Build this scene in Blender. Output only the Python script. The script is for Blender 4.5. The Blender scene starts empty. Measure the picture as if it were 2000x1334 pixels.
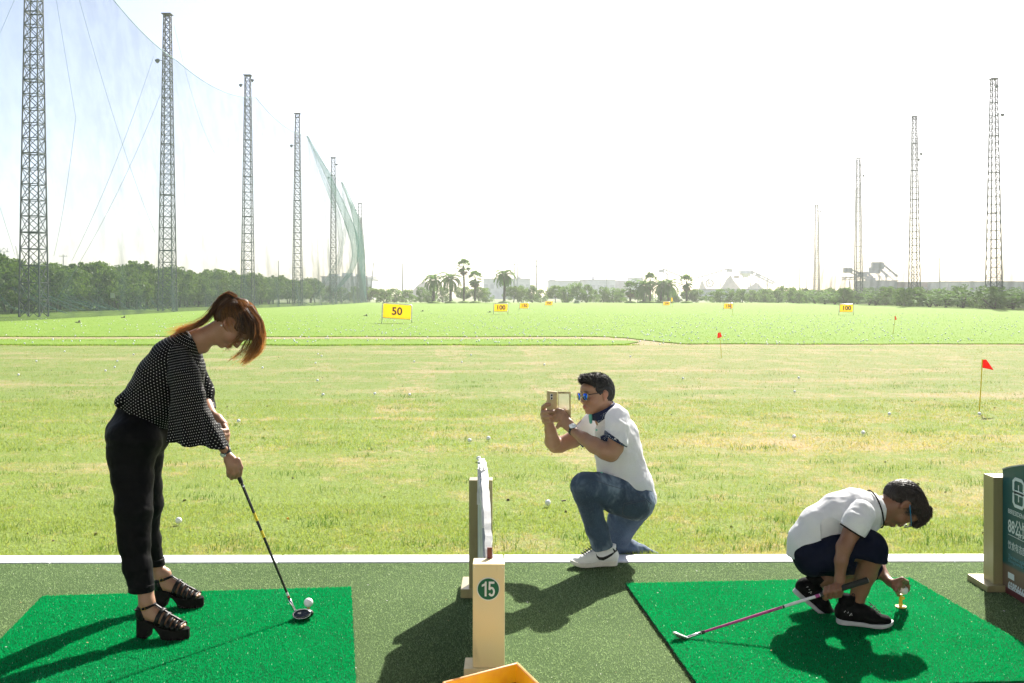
import bpy, math, random
import numpy as np
from mathutils import Vector, Matrix
R = math.radians
S = bpy.context.scene
COL = S.collection
# ------------------------------------------------------------ camera, sky, sun, exposure
F_PX, CX, HY, EYE = 2000.0, 1000.0, 577.0, 1.5
cam_d = bpy.data.cameras.new('camera'); cam = bpy.data.objects.new('camera', cam_d); COL.objects.link(cam)
cam_d.sensor_width = 36.0; cam_d.lens = 36.0
cam_d.shift_y = -(667.0 - HY) / 2000.0
cam_d.clip_start = 0.05; cam_d.clip_end = 6000
cam.location = (0, 0, EYE); cam.rotation_euler = (R(90), 0, 0)
S.camera = cam
SUN_AZ, SUN_EL = 24.0, 38.0
w = bpy.data.worlds.new("World"); S.world = w; w.use_nodes = True
wn = w.node_tree.nodes; wl = w.node_tree.links
sky = wn.new('ShaderNodeTexSky'); sky.sky_type = 'NISHITA'; sky.sun_disc = False
sky.sun_elevation = R(SUN_EL); sky.sun_rotation = R(SUN_AZ)
sky.dust_density = 1.7; sky.air_density = 0.6; sky.ozone_density = 0.0
bg = wn['Background']; bg.inputs['Strength'].default_value = 0.078
wl.new(sky.outputs[0], bg.inputs['Color'])
sd = bpy.data.lights.new('sun', 'SUN'); so = bpy.data.objects.new('sun', sd); COL.objects.link(so)
sd.energy = 4.9; sd.angle = R(0.6); sd.color = (1.0, 0.95, 0.86)
dirv = Vector((math.sin(R(SUN_AZ)) * math.cos(R(SUN_EL)), math.cos(R(SUN_AZ)) * math.cos(R(SUN_EL)), math.sin(R(SUN_EL))))
so.rotation_euler = dirv.to_track_quat('Z', 'Y').to_euler(); so.location = dirv * 50
S.view_settings.view_transform = 'Standard'; S.view_settings.look = 'None'
S.view_settings.gamma = 1.0; S.view_settings.use_curve_mapping = False
S.view_settings.exposure = 1.55
S.cycles.max_bounces = 8; S.cycles.transparent_max_bounces = 24; S.cycles.volume_bounces = 1
S.cycles.volume_step_rate = 4.0

def P(px, py, d):
    return np.array(((px - CX) / F_PX * d, d, EYE - (py - HY) / F_PX * d))
def gy(py, z=0.0):           # distance of a point of height z seen at row py
    return F_PX * (EYE - z) / (py - HY)
def G(px, py, z=0.0):
    d = gy(py, z); return np.array(((px - CX) / F_PX * d, d, z))
rng = np.random.default_rng(7); random.seed(7)

# ------------------------------------------------------------ naming helpers
def tag(o, label=None, cat=None, group=None, kind=None):
    if label: o['label'] = label
    if cat: o['category'] = cat
    if group: o['group'] = group
    if kind: o['kind'] = kind
    return o
def empty(name, loc, label, cat, group=None, rz=0.0):
    o = bpy.data.objects.new(name, None); COL.objects.link(o); o.empty_display_size = 0.1
    o.location = [float(v) for v in loc]; o.rotation_euler = (0, 0, rz)
    return tag(o, label, cat, group)
def link(name, me, m=None, parent=None, world=True):
    o = bpy.data.objects.new(name, me); COL.objects.link(o)
    if m is not None and not me.materials: me.materials.append(m)
    if parent is not None:
        o.parent = parent
        if world: o.matrix_parent_inverse = pmat(parent).inverted()
    return o
def pmat(p):
    m = Matrix.LocRotScale(p.location, p.rotation_euler, p.scale)
    if p.parent: m = pmat(p.parent) @ p.matrix_parent_inverse @ m
    return m
def copy_tree(o, parent=None):
    c = o.copy(); COL.objects.link(c)
    if parent is not None: c.parent = parent
    for ch in [x for x in o.children]: copy_tree(ch, c)
    return c

# ------------------------------------------------------------ mesh helpers
class MB:
    """collects shapes into one mesh"""
    def __init__(s): s.v = []; s.f = []; s.n = 0; s.mi = []
    def add(s, v, f, m=0):
        v = np.asarray(v, float); s.v.append(v)
        for q in f: s.f.append([i + s.n for i in q]); s.mi.append(m)
        s.n += len(v)
    def box(s, c, size, rot=None, m=0, taper=1.0):
        x, y, z = [a / 2 for a in size]
        v = np.array([(-x,-y,-z),(x,-y,-z),(x,y,-z),(-x,y,-z),(-x*taper,-y*taper,z),(x*taper,-y*taper,z),(x*taper,y*taper,z),(-x*taper,y*taper,z)])
        if rot is not None: v = v @ np.array(rot).T
        s.add(v + np.array(c), [(0,3,2,1),(4,5,6,7),(0,1,5,4),(1,2,6,5),(2,3,7,6),(3,0,4,7)], m)
    def bar(s, a, b, wd, th=None, m=0, n=4):
        s.tube([a, b], [wd / 2, wd / 2], n, m)
    def tube(s, pts, rad, n=8, m=0, cap=True, flat=1.0, updir=None):
        pts = [np.array(p, float) for p in pts]; k = len(pts)
        if not hasattr(rad, '__len__'): rad = [rad] * k
        vs = []; up = None
        for i, p in enumerate(pts):
            t = pts[min(i + 1, k - 1)] - pts[max(i - 1, 0)]; t = t / (np.linalg.norm(t) + 1e-12)
            if up is None:
                if updir is not None: up = np.array(updir, float)
                else: up = np.array((0, 0, 1.0)) if abs(t[2]) < .9 else np.array((1.0, 0, 0))
            u = np.cross(up, t); u /= np.linalg.norm(u) + 1e-12; v2 = np.cross(t, u); up = v2
            for j in range(n):
                a = 2 * math.pi * (j + .5) / n
                vs.append(p + rad[i] * (math.cos(a) * u + flat * math.sin(a) * v2))
        fs = []
        for i in range(k - 1):
            for j in range(n):
                j2 = (j + 1) % n
                fs.append((i*n + j, i*n + j2, (i+1)*n + j2, (i+1)*n + j))
        if cap: fs += [tuple(range(n))[::-1], tuple((k-1)*n + j for j in range(n))]
        s.add(vs, fs, m)
    def lathe(s, prof, c=(0,0,0), n=24, m=0, rot=None, cap=True):
        vs = [(r * math.cos(2*math.pi*j/n), r * math.sin(2*math.pi*j/n), z) for r, z in prof for j in range(n)]
        fs = [(i*n + j, i*n + (j+1) % n, (i+1)*n + (j+1) % n, (i+1)*n + j) for i in range(len(prof)-1) for j in range(n)]
        if cap: fs += [tuple(range(n))[::-1], tuple((len(prof)-1)*n + j for j in range(n))]
        vs = np.array(vs)
        if rot is not None: vs = vs @ np.array(rot).T
        s.add(vs + np.array(c), fs, m)
    def prism(s, poly, y0, y1, axes=(0, 2, 1), m=0):
        k = len(poly); v = np.zeros((2*k, 3))
        for i, (a, b) in enumerate(poly):
            for q, d in ((0, y0), (1, y1)):
                v[i + q*k, axes[0]] = a; v[i + q*k, axes[1]] = b; v[i + q*k, axes[2]] = d
        s.add(v, [tuple(range(k)), tuple(range(k, 2*k))[::-1]] + [(i, i + k, (i+1) % k + k, (i+1) % k) for i in range(k)], m)
    def mesh(s, name, smooth=False):
        return mesh_from(name, np.concatenate(s.v), s.f, smooth, s.mi)
    def build(s, name, m, parent=None, smooth=False, bevel=0):
        me = s.mesh(name, smooth)
        for q in (m if isinstance(m, (list, tuple)) else [m]): me.materials.append(q)
        o = link(name, me, None, parent)
        if bevel:
            b = o.modifiers.new('bevel', 'BEVEL'); b.width = bevel; b.segments = 2; b.limit_method = 'ANGLE'; b.angle_limit = R(40)
        if smooth == 'auto': pass
        return o
def mesh_from(name, v, f, smooth=False, mi=None):
    me = bpy.data.meshes.new(name); me.from_pydata(np.asarray(v).tolist(), [], [tuple(int(i) for i in q) for q in f])
    if smooth:
        me.polygons.foreach_set('use_smooth', [True] * len(me.polygons))
        if smooth == 'auto': me.set_sharp_from_angle(angle=R(38))
    if mi is not None and any(mi): me.polygons.foreach_set('material_index', mi)
    me.update(); return me
def fast_mesh(name, v, f, smooth=True, attrs=None):
    """v (n,3), f (m,k) arrays; attrs: name -> (n,) floats or (n,3)"""
    v = np.ascontiguousarray(v, np.float32); f = np.ascontiguousarray(f, np.int32); m, k = f.shape
    me = bpy.data.meshes.new(name)
    me.vertices.add(len(v)); me.vertices.foreach_set('co', v.ravel())
    me.loops.add(m * k); me.loops.foreach_set('vertex_index', f.ravel())
    me.polygons.add(m); me.polygons.foreach_set('loop_start', np.arange(0, m * k, k, dtype=np.int32))
    if smooth: me.polygons.foreach_set('use_smooth', np.ones(m, bool))
    me.update(calc_edges=True)
    for nm, a in (attrs or {}).items():
        a = np.asarray(a, np.float32)
        if a.ndim == 1:
            at = me.attributes.new(nm, 'FLOAT', 'POINT'); at.data.foreach_set('value', a)
        else:
            at = me.attributes.new(nm, 'FLOAT_VECTOR', 'POINT'); at.data.foreach_set('vector', a.ravel())
    return me
def rotz(a): c, s_ = math.cos(a), math.sin(a); return np.array(((c, -s_, 0), (s_, c, 0), (0, 0, 1.0)))
def rotx(a): c, s_ = math.cos(a), math.sin(a); return np.array(((1.0, 0, 0), (0, c, -s_), (0, s_, c)))
def roty(a): c, s_ = math.cos(a), math.sin(a); return np.array(((c, 0, s_), (0, 1.0, 0), (-s_, 0, c)))
def unit(v): v = np.asarray(v, float); return v / (np.linalg.norm(v) + 1e-12)

# ------------------------------------------------------------ material helpers
class NT:
    def __init__(s, name):
        s.m = bpy.data.materials.new(name); s.m.use_nodes = True; s.t = s.m.node_tree
        s.b = s.t.nodes['Principled BSDF']; s.out = s.t.nodes['Material Output']
    def n(s, typ, **kw):
        nd = s.t.nodes.new('ShaderNode' + typ)
        for k, v in kw.items():
            if k in nd.inputs and not hasattr(nd, k): nd.inputs[k].default_value = v
            else: setattr(nd, k, v)
        return nd
    def l(s, a, b): s.t.links.new(a, b); return s
    def val(s, sock, v):
        if isinstance(v, (int, float, tuple, list)): sock.default_value = v if not (isinstance(v, (tuple, list)) and len(v) == 3 and sock.type == 'RGBA') else (*v, 1)
        else: s.l(v, sock)
    def pos(s): return s.n('NewGeometry').outputs['Position']
    def obj(s): return s.n('TexCoord').outputs['Object']
    def noise(s, vec, scale, detail=3, rough=.55, dist=0.0):
        nd = s.n('TexNoise'); nd.inputs['Scale'].default_value = scale; nd.inputs['Detail'].default_value = detail
        nd.inputs['Roughness'].default_value = rough; nd.inputs['Distortion'].default_value = dist
        s.l(vec, nd.inputs['Vector']); return nd.outputs['Fac']
    def mapr(s, v, a, b, c=0.0, d=1.0, smooth=True):
        nd = s.n('MapRange'); nd.interpolation_type = 'SMOOTHSTEP' if smooth else 'LINEAR'
        s.val(nd.inputs['Value'], v)
        for i, q in zip((1, 2, 3, 4), (a, b, c, d)): nd.inputs[i].default_value = q
        return nd.outputs[0]
    def math(s, op, a, b=0.0, c=0.0):
        nd = s.n('Math'); nd.operation = op; s.val(nd.inputs[0], a); s.val(nd.inputs[1], b); s.val(nd.inputs[2], c); return nd.outputs[0]
    def mix(s, f, a, b, typ='MIX'):
        nd = s.n('Mix'); nd.data_type = 'RGBA'; nd.blend_type = typ
        s.val(nd.inputs[0], f); s.val(nd.inputs[6], a); s.val(nd.inputs[7], b); return nd.outputs[2]
    def scalev(s, vec, sc, off=(0, 0, 0)):
        nd = s.n('Mapping'); s.l(vec, nd.inputs[0]); nd.inputs['Scale'].default_value = sc; nd.inputs['Location'].default_value = off; return nd.outputs[0]
    def bump(s, h, strength=.3, dist=.01):
        nd = s.n('Bump'); nd.inputs['Strength'].default_value = strength; nd.inputs['Distance'].default_value = dist
        s.l(h, nd.inputs['Height']); s.l(nd.outputs[0], s.b.inputs['Normal']); return nd
    def attr(s, name): nd = s.n('Attribute'); nd.attribute_name = name; return nd
    def set(s, **kw):
        for k, v in kw.items():
            k = {'color': 'Base Color', 'rough': 'Roughness', 'metal': 'Metallic', 'spec': 'Specular IOR Level', 'sheen': 'Sheen Weight', 'trans': 'Transmission Weight', 'sss': 'Subsurface Weight', 'coat': 'Coat Weight'}.get(k, k)
            s.val(s.b.inputs[k], v)
        return s
def M(name, color, rough=.6, metal=0.0, spec=.5, var=.12, scale=12.0, bump=0.0, bscale=60.0, **kw):
    t = NT(name); p = t.obj()
    n = t.noise(p, scale, 4)
    c = t.mix(t.mapr(n, .3, .7), tuple(max(0, x * (1 - var)) for x in color), tuple(min(1, x * (1 + var)) for x in color))
    t.set(color=c, rough=t.mapr(n, .3, .7, max(0, rough - .06), min(1, rough + .06)), metal=metal, spec=spec, **kw)
    if bump: t.bump(t.noise(p, bscale, 3), bump, .004)
    return t.m
def leafmat(name, c1, c2, trans=.45, scale=.9, attr=None, dry=None, gloss=.03):
    """two-sided foliage: diffuse + translucent, colour varies per leaf"""
    t = NT(name); t.t.nodes.remove(t.b)
    a = t.attr('rnd').outputs['Fac']; oi = t.n('ObjectInfo').outputs['Random']
    c = t.mix(a, c1, c2)
    c = t.mix(t.mapr(oi, 0, 1, 0, .35, False), c, tuple(x * .62 for x in c1))
    if dry: c = t.mix(t.mapr(a, .93, .97), c, dry)
    d = t.n('BsdfDiffuse'); tr = t.n('BsdfTranslucent'); mx = t.n('MixShader'); gl = t.n('BsdfGlossy'); m2 = t.n('MixShader')
    gl.inputs['Roughness'].default_value = .45; gl.inputs['Color'].default_value = (.8, .85, .8, 1)
    t.l(c, d.inputs[0]); t.l(t.mix(.35, c, (c2[0] * 1.5, c2[1] * 1.35, c2[2] * .6)), tr.inputs[0]); mx.inputs[0].default_value = trans
    t.l(d.outputs[0], mx.inputs[1]); t.l(tr.outputs[0], mx.inputs[2])
    m2.inputs[0].default_value = gloss; t.l(mx.outputs[0], m2.inputs[1]); t.l(gl.outputs[0], m2.inputs[2]); t.l(m2.outputs[0], t.out.inputs[0])
    return t.m
def textobj(name, body, size, m, parent, origin, xdir, ydir, bold=0.0, depth=.0006, align='CENTER', sx=1.0):
    cu = bpy.data.curves.new(name, 'FONT'); cu.body = body; cu.size = size; cu.extrude = depth; cu.offset = bold
    cu.align_x = align; cu.align_y = 'CENTER'; cu.resolution_u = 3
    cu.materials.append(m)
    o = bpy.data.objects.new(name, cu); COL.objects.link(o)
    x = Vector(xdir).normalized(); y = Vector(ydir).normalized(); z = x.cross(y)
    mt = Matrix((x * sx, y, z)).transposed().to_4x4(); mt.translation = Vector([float(q) for q in origin])
    if parent is not None:
        o.parent = parent; o.matrix_parent_inverse = pmat(parent).inverted()
    o.matrix_basis = mt
    return o

_O1 = ['', 'first', 'second', 'third', 'fourth', 'fifth', 'sixth', 'seventh', 'eighth', 'ninth', 'tenth', 'eleventh', 'twelfth', 'thirteenth', 'fourteenth', 'fifteenth', 'sixteenth', 'seventeenth', 'eighteenth', 'nineteenth']
_T1 = ['', '', 'twent', 'thirt', 'fort', 'fift', 'sixt']
def nth(i):
    return _O1[i] if i < 20 else (_T1[i // 10] + ('ieth' if i % 10 == 0 else 'y ' + _O1[i % 10]))
# ============================================================ SETTING: ground, lawn, turf
def lawn_color(t, far=False):
    """colour of the mown grass by where it stands"""
    p = t.pos()
    sx = t.n('SeparateXYZ'); t.l(p, sx.inputs[0]); X, Y = sx.outputs[0], sx.outputs[1]
    u = t.math('MULTIPLY_ADD', Y, .075, X)
    big = t.noise(t.scalev(p, (.9, .6, 1)), 1.0, 5, .7)
    med = t.noise(t.scalev(p, (1.0, .8, 1)), 4.2, 6, .72, .4)
    fine = t.noise(t.scalev(p, (1, 1, 1)), 14, 4, .7)
    if far:
        c = t.mix(t.mapr(big, .35, .65), (.130, .235, .016), (.170, .265, .030))
        c = t.mix(t.mapr(med, .58, .75, 0, .45), c, (.23, .25, .06))
        return t.mix(t.mapr(fine, .3, .7, 0, .3), c, (.08, .16, .012))
    # sod strips laid a little askew of the view
    uv = t.n('CombineXYZ'); t.l(t.math('FLOOR', t.math('MULTIPLY', u, 1.25)), uv.inputs[0])
    t.l(t.math('FLOOR', t.math('MULTIPLY', t.math('ADD', Y, t.math('MULTIPLY', t.math('FLOOR', t.math('MULTIPLY', u, 1.25)), 3.7)), .16)), uv.inputs[1])
    wn_ = t.n('TexWhiteNoise'); t.l(uv.outputs[0], wn_.inputs['Vector'])
    strip = t.math('MULTIPLY', t.mapr(wn_.outputs['Value'], .60, .95, 0, .42), t.mapr(med, .35, .62))
    ctr = t.math('MULTIPLY', t.mapr(X, -4.5, -3.6), t.mapr(X, 2.2, 1.2))
    strip = t.math('MULTIPLY', t.math('MULTIPLY', strip, ctr), t.mapr(Y, 7.5, 9.5, 0, 1))
    # bands across
    yb = t.noise(t.scalev(p, (.11, .75, 1)), 1.0, 3, .6, .5)
    dry = t.math('ADD', t.mapr(t.math('ADD', t.math('MULTIPLY', big, .6), t.math('MULTIPLY', med, .4)), .43, .68, 0, .80), strip)
    dry = t.math('ADD', dry, t.mapr(yb, .50, .68, -.10, .38))
    dry = t.math('ADD', dry, t.mapr(Y, 9.5, 24.0, -.04, .12))
    dry = t.math('SUBTRACT', dry, t.mapr(Y, 8.0, 6.2, 0, .12))
    dry = t.math('ADD', dry, t.mapr(X, -2.0, 3.0, -.03, .20))
    dry = t.math('ADD', dry, t.mapr(Y, 30.5, 32.2, 0, .7))
    dry = t.math('ADD', dry, t.mapr(fine, .35, .7, -.22, .22))
    dn = t.n('Clamp'); t.l(dry, dn.inputs[0]); dry = dn.outputs[0]
    c = t.mix(dry, (.185, .248, .058), (.375, .30, .162))
    c = t.mix(t.mapr(med, .62, .82, 0, .35), c, (.10, .17, .02))
    gl_ = t.math('MULTIPLY', t.mapr(t.math('ABSOLUTE', t.math('SUBTRACT', t.math('ADD', Y, t.math('MULTIPLY', t.noise(p, .8, 3), .5)), 26.1)), .05, .015), t.mapr(X, 1.0, -1.5))
    c = t.mix(t.math('MULTIPLY', gl_, .75), c, (.09, .08, .03))
    c = t.mix(t.mapr(t.noise(t.scalev(p, (1.6, 1.1, 1)), 1.0, 6, .7, 1.0), .66, .74, 0, .55), c, (.21, .15, .08))
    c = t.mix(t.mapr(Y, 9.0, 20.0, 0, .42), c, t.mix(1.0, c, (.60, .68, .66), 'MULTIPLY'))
    return c
def grassmat(name, far=False, blade=False):
    t = NT(name)
    c = lawn_color(t, far)
    if blade:
        a = t.attr('rnd').outputs['Fac']
        c = t.mix(t.mapr(a, 0, 1, 0, .45, False), c, t.mix(1.0, c, (1.3, 1.25, 1.5), 'MULTIPLY'))
        c = t.mix(t.mapr(a, .93, .97, 0, .7), c, (.36, .31, .18))
        t.t.nodes.remove(t.b)
        d = t.n('BsdfDiffuse'); tr = t.n('BsdfTranslucent'); mx = t.n('MixShader'); mx.inputs[0].default_value = .42
        t.l(c, d.inputs[0]); t.l(t.mix(1.0, c, (1.7, 1.6, .9), 'MULTIPLY'), tr.inputs[0])
        t.l(d.outputs[0], mx.inputs[1]); t.l(tr.outputs[0], mx.inputs[2]); t.l(mx.outputs[0], t.out.inputs[0])
        return t.m
    p = t.pos()
    b1 = t.noise(p, 9 if not far else 3, 5, .7)
    b2 = t.noise(p, 55, 3, .7)
    c = t.mix(t.mapr(b2, .3, .6, .30, 0), c, (.03, .045, .01))
    t.set(color=c, rough=.95, spec=.15)
    t.bump(t.math('ADD', t.math('MULTIPLY', b1, .8), t.math('MULTIPLY', b2, .5)), .8, .05)
    return t.m
M_LAWN = grassmat('lawn_soil'); M_FAR = grassmat('range_grass', True)
M_BLADE = grassmat('lawn_blades', blade=True); M_FBLADE = grassmat('range_blades', True, True)
M_GROUND = M('bare_ground', (.16, .19, .09), .95, var=.3, scale=.02, bump=.3, bscale=.5, spec=.1)

def sheet(name, pts, z, m, kind='structure', thick=0.0, parent=None):
    """flat polygon, with a skirt when thick"""
    pts = [(float(a), float(b)) for a, b in pts]; n = len(pts)
    v = [(a, b, z) for a, b in pts]; f = [tuple(range(n))]
    if thick:
        v += [(a, b, z - thick) for a, b in pts]
        f += [(i, i + n, (i + 1) % n + n, (i + 1) % n) for i in range(n)]
    me = mesh_from(name, v, f); bm_fix(me)
    o = link(name, me, m, parent)
    if parent is None: tag(o, kind=kind)
    return o
def bm_fix(me):
    import bmesh
    b = bmesh.new(); b.from_mesh(me); bmesh.ops.triangulate(b, faces=[f for f in b.faces if len(f.verts) > 4]); bmesh.ops.recalc_face_normals(b, faces=b.faces); b.to_mesh(me); b.free()
LZ = -0.03
o = sheet('ground', [(-1000, -1000), (1000, -1000), (1000, 1000), (-1000, 1000)], -0.09, M_GROUND)
o = sheet('lawn', [(-45, 5.86), (45, 5.80), (45, 60), (-45, 60)], LZ, M_LAWN)
def wob(x, a=.25, s=0.0): return a * (math.sin(x * .9 + s) + .6 * math.sin(x * 2.3 + 1.7 + s) + .4 * math.sin(x * 5.1 + s))
# range field: a slightly higher sheet of greener grass with an uneven cut front edge
dA = gy(655, 0.03); dB = gy(669, 0.03)
edge = []
for x in np.arange(-62, 63, .5):
    px = CX + x * F_PX / 37
    if px < 1120: y = dA + wob(x, .12)
    elif px < 1300: y = dA + (dB - dA) * (0.5 - 0.5 * math.cos(math.pi * (px - 1120) / 180)) ** 3 + wob(x, .1)
    else: y = dB + wob(x, .10, 2)
    edge.append((x, y))
o = sheet('range_field', edge + [(62, 215), (-62, 215)], -.002, M_FAR, thick=.03)
band = [(x, gy(661, .02) + wob(x, .10, 1)) for x in np.arange(-40, 3.0, .5)]
band2 = [(x, gy(671.5, .02) + wob(x, .12, 4)) for x in np.arange(3.4, -40.1, -.5)]
o = sheet('grass_strip', band + [(3.2, 34.6), (4.0, 34.0), (4.1, 33.2)] + band2, .0, M_FAR, thick=.034)

# white kerb along the bay edge, laid in lengths
t = NT('white_kerb_paint'); p_ = t.obj(); c = t.mix(t.mapr(t.noise(p_, 3, 4), .3, .7), (.70, .72, .76), (.78, .80, .84))
c = t.mix(t.mapr(t.noise(t.scalev(p_, (1, 1, 1)), 2.6, 7, .75, 2.5), .56, .62, 0, .30), c, (.42, .42, .42)); c = t.mix(t.mapr(t.noise(p_, 24, 5, .7), .60, .72, 0, .5), c, (.34, .31, .26))
t.set(color=c, rough=.6, spec=.4); t.bump(t.noise(p_, 60, 4), .25, .003); M_KERB = t.m
def kerb():
    mb0 = None
    xs = [-6.4 + i * 1.27 for i in range(12)]
    root = None
    for i in range(11):
        mb = MB(); x0, x1 = xs[i] + .004, xs[i + 1] - .001
        sl = lambda x: 5.745 + .006 * x
        y0, y1 = sl((x0 + x1) / 2), sl((x0 + x1) / 2) + .158
        mb.box(((x0 + x1) / 2, (y0 + y1) / 2, -.043), (x1 - x0, y1 - y0, .10), rot=rotz(math.atan(.006)))
        if root is None:
            root = mb.build('kerb', M_KERB, None, bevel=.004); tag(root, kind='structure')
        else: mb.build('kerb_stone', M_KERB, root, bevel=.004)
kerb()
# artificial turf on the bay floor
def turfmat(name, c1, c2, c3, spark, fib=False, bumpd=.01, worn=None):
    t = NT(name); p = t.pos()
    n1 = t.noise(p, 170, 2, .7); n2 = t.noise(p, 1.3, 4, .6); n3 = t.noise(t.scalev(p, (1, 1, 1)), 420, 1, .5)
    c = t.mix(t.mapr(n2, .3, .7), c1, c2)
    if not worn: c = t.mix(t.mapr(t.noise(p, 1.7, 5, .65, .8), .56, .74, 0, .35), c, tuple(x * .5 for x in c1)); c = t.mix(t.mapr(t.noise(p, 5.5, 3, .7), .70, .76, 0, .35), c, (.24, .24, .18))
    if worn: c = t.mix(t.math('MULTIPLY', t.mapr(t.noise(p, 1.6, 5, .65, .8), .48, .70, 0, .75), 1.0), c, worn)
    if fib:
        a = t.attr('rnd').outputs['Fac']
        c = t.mix(t.mapr(a, 0, .9, 0, 1, False), c, c3); c = t.mix(t.mapr(a, .992, .994), c, spark)
        df_ = t.n('BsdfDiffuse'); t.l(c, df_.inputs[0])
        tl = t.n('BsdfTranslucent'); mx = t.n('MixShader'); mx.inputs[0].default_value = .5; t.l(t.mix(1.0, c, (1.5, 1.5, 1.3), 'MULTIPLY'), tl.inputs[0])
        t.l(df_.outputs[0], mx.inputs[1]); t.l(tl.outputs[0], mx.inputs[2]); t.l(mx.outputs[0], t.out.inputs[0])
        return t.m
    c = t.mix(t.mapr(n1, .35, .65, 0, .6), c, tuple(x * .55 for x in c1))
    t.set(color=c, rough=.9, spec=.05); t.bump(t.math('ADD', n1, t.math('MULTIPLY', n3, .6)), .9, bumpd)
    return t.m
M_FLOOR = turfmat('olive_carpet', (.085, .14, .055), (.11, .17, .07), 0, 0)
M_FLOORF = turfmat('olive_fibre', (.130, .195, .092), (.158, .232, .110), (.205, .28, .15), (.4, .45, .36), True)
M_MAT = turfmat('mat_base', (.0005, .115, .034), (.001, .145, .044), 0, 0)
M_MATF = turfmat('mat_fibre', (.0005, .170, .046), (.001, .210, .060), (.002, .265, .085), (.20, .42, .30), True, worn=(.012, .21, .095))
M_RUB = M('black_rubber', (.012, .012, .012), .8)
o = sheet('bay_floor', [(-14, -6), (14, -6), (14, 5.825), (-14, 5.66)], 0, M_FLOOR, thick=.05)
tag(o, kind='structure')

def fibres(n, sample, h0, h1, wd, lean=.5, seg=1):
    """n small upright triangles/quads; sample(n)->(n,3) roots"""
    r = sample(n); n = len(r)
    a = rng.uniform(0, 2 * math.pi, n); d = np.stack((np.cos(a), np.sin(a), np.zeros(n)), 1)
    b = rng.uniform(0, 2 * math.pi, n); l = np.stack((np.cos(b), np.sin(b), np.zeros(n)), 1) * (rng.uniform(0, lean, n)[:, None])
    h = rng.uniform(h0, h1, n); w_ = wd * rng.uniform(.6, 1.3, n)
    tip = r + np.stack((l[:, 0] * h, l[:, 1] * h, h), 1)
    if seg == 1:
        v = np.stack((r - d * w_[:, None] / 2, r + d * w_[:, None] / 2, tip), 1).reshape(-1, 3)
        f = np.arange(n * 3).reshape(n, 3)
        return v, f, np.repeat(rng.uniform(0, 1, n), 3)
    mid = r + np.stack((l[:, 0] * h * .3, l[:, 1] * h * .3, h * .62), 1)
    v = np.stack((r - d * w_[:, None] / 2, r + d * w_[:, None] / 2, mid + d * w_[:, None] * .35, mid - d * w_[:, None] * .35, tip, tip), 1)[:, :5].reshape(-1, 3)
    base = np.arange(n)[:, None] * 5
    f = np.concatenate((base + np.array([0, 1, 2]), base + np.array([0, 2, 3]), base + np.array([3, 2, 4])))
    return v, f, np.repeat(rng.uniform(0, 1, n), 5)
def quad_sample(A, B, C, D, z):
    A, B, C, D = [np.array(q[:2], float) for q in (A, B, C, D)]
    def s(n):
        u, v = rng.uniform(0, 1, (2, n)); u, v = u[:, None], v[:, None]
        p = A * (1-u)*(1-v) + B * u*(1-v) + C * u*v + D * (1-u)*v
        return np.concatenate((p, np.full((n, 1), z)), 1)
    return s
# carpet pile (only the strip of floor in view)
v, f, r_ = fibres(150000, quad_sample((-2.3, 3.7), (2.4, 3.7), (3.0, 5.74), (-3.0, 5.72), 0.0), .003, .008, .004, .9)
o = link('carpet_pile_grass', fast_mesh('carpet_pile', v, f, False, {'rnd': r_}), M_FLOORF); tag(o, 'short olive artificial turf pile covering the bay floor', 'artificial turf', kind='stuff')
# lawn blades, thinning with distance
def lawn_sample(bands):
    def s(n):
        out = []
        for (y0, y1, k) in bands:
            y = rng.uniform(y0, y1, k); x = rng.uniform(-1, 1, k) * (.58 * y + 1.0)
            # clumps
            keep = (np.sin(x * 3.1 + np.sin(y * 2.3) * 1.3) * np.sin(y * 3.7 + x) + rng.normal(0, .6, k)) > -.9
            out.append(np.stack((x, y, np.full(k, LZ)), 1)[keep])
        return np.concatenate(out)
    return s
v1 = fibres(0, lawn_sample([(5.9, 7.5, 110000), (7.5, 10, 80000)]), .008, .024, .0032, 1.6, 2)
v2 = fibres(0, lawn_sample([(10, 15, 90000), (15, 32, 80000)]), .012, .030, .008, 1.3, 1)
o = link('lawn_grass', fast_mesh('lawn_grass', v1[0], v1[1], False, {'rnd': v1[2]}), M_BLADE); tag(o, 'mown grass blades at the near edge of the lawn', 'grass', kind='stuff')
o = link('lawn_grass', fast_mesh('lawn_grass_far', v2[0], v2[1], False, {'rnd': v2[2]}), M_BLADE); tag(o, 'sparser mown grass blades farther out on the lawn', 'grass', kind='stuff')
def far_s(n):
    y = 32.5 + 50 * rng.uniform(0, 1, n) ** 1.6; x = rng.uniform(-1, 1, n) * .54 * y
    z = np.full(n, .02); k = np.where((x < 2.6) & (y > 33.0) & (y < 35.2), True, False) | (y > 38.2) | ((x > 5.6) & (y > 32.9))
    return np.stack((x, y, z), 1)[k]
v3 = fibres(26000, far_s, .012, .03, .03, 1.6, 1)
o = link('range_grass', fast_mesh('range_grass', v3[0], v3[1], False, {'rnd': v3[2]}), M_FBLADE); tag(o, 'bright green longer grass on the range beyond the lawn', 'grass', kind='stuff')
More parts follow.
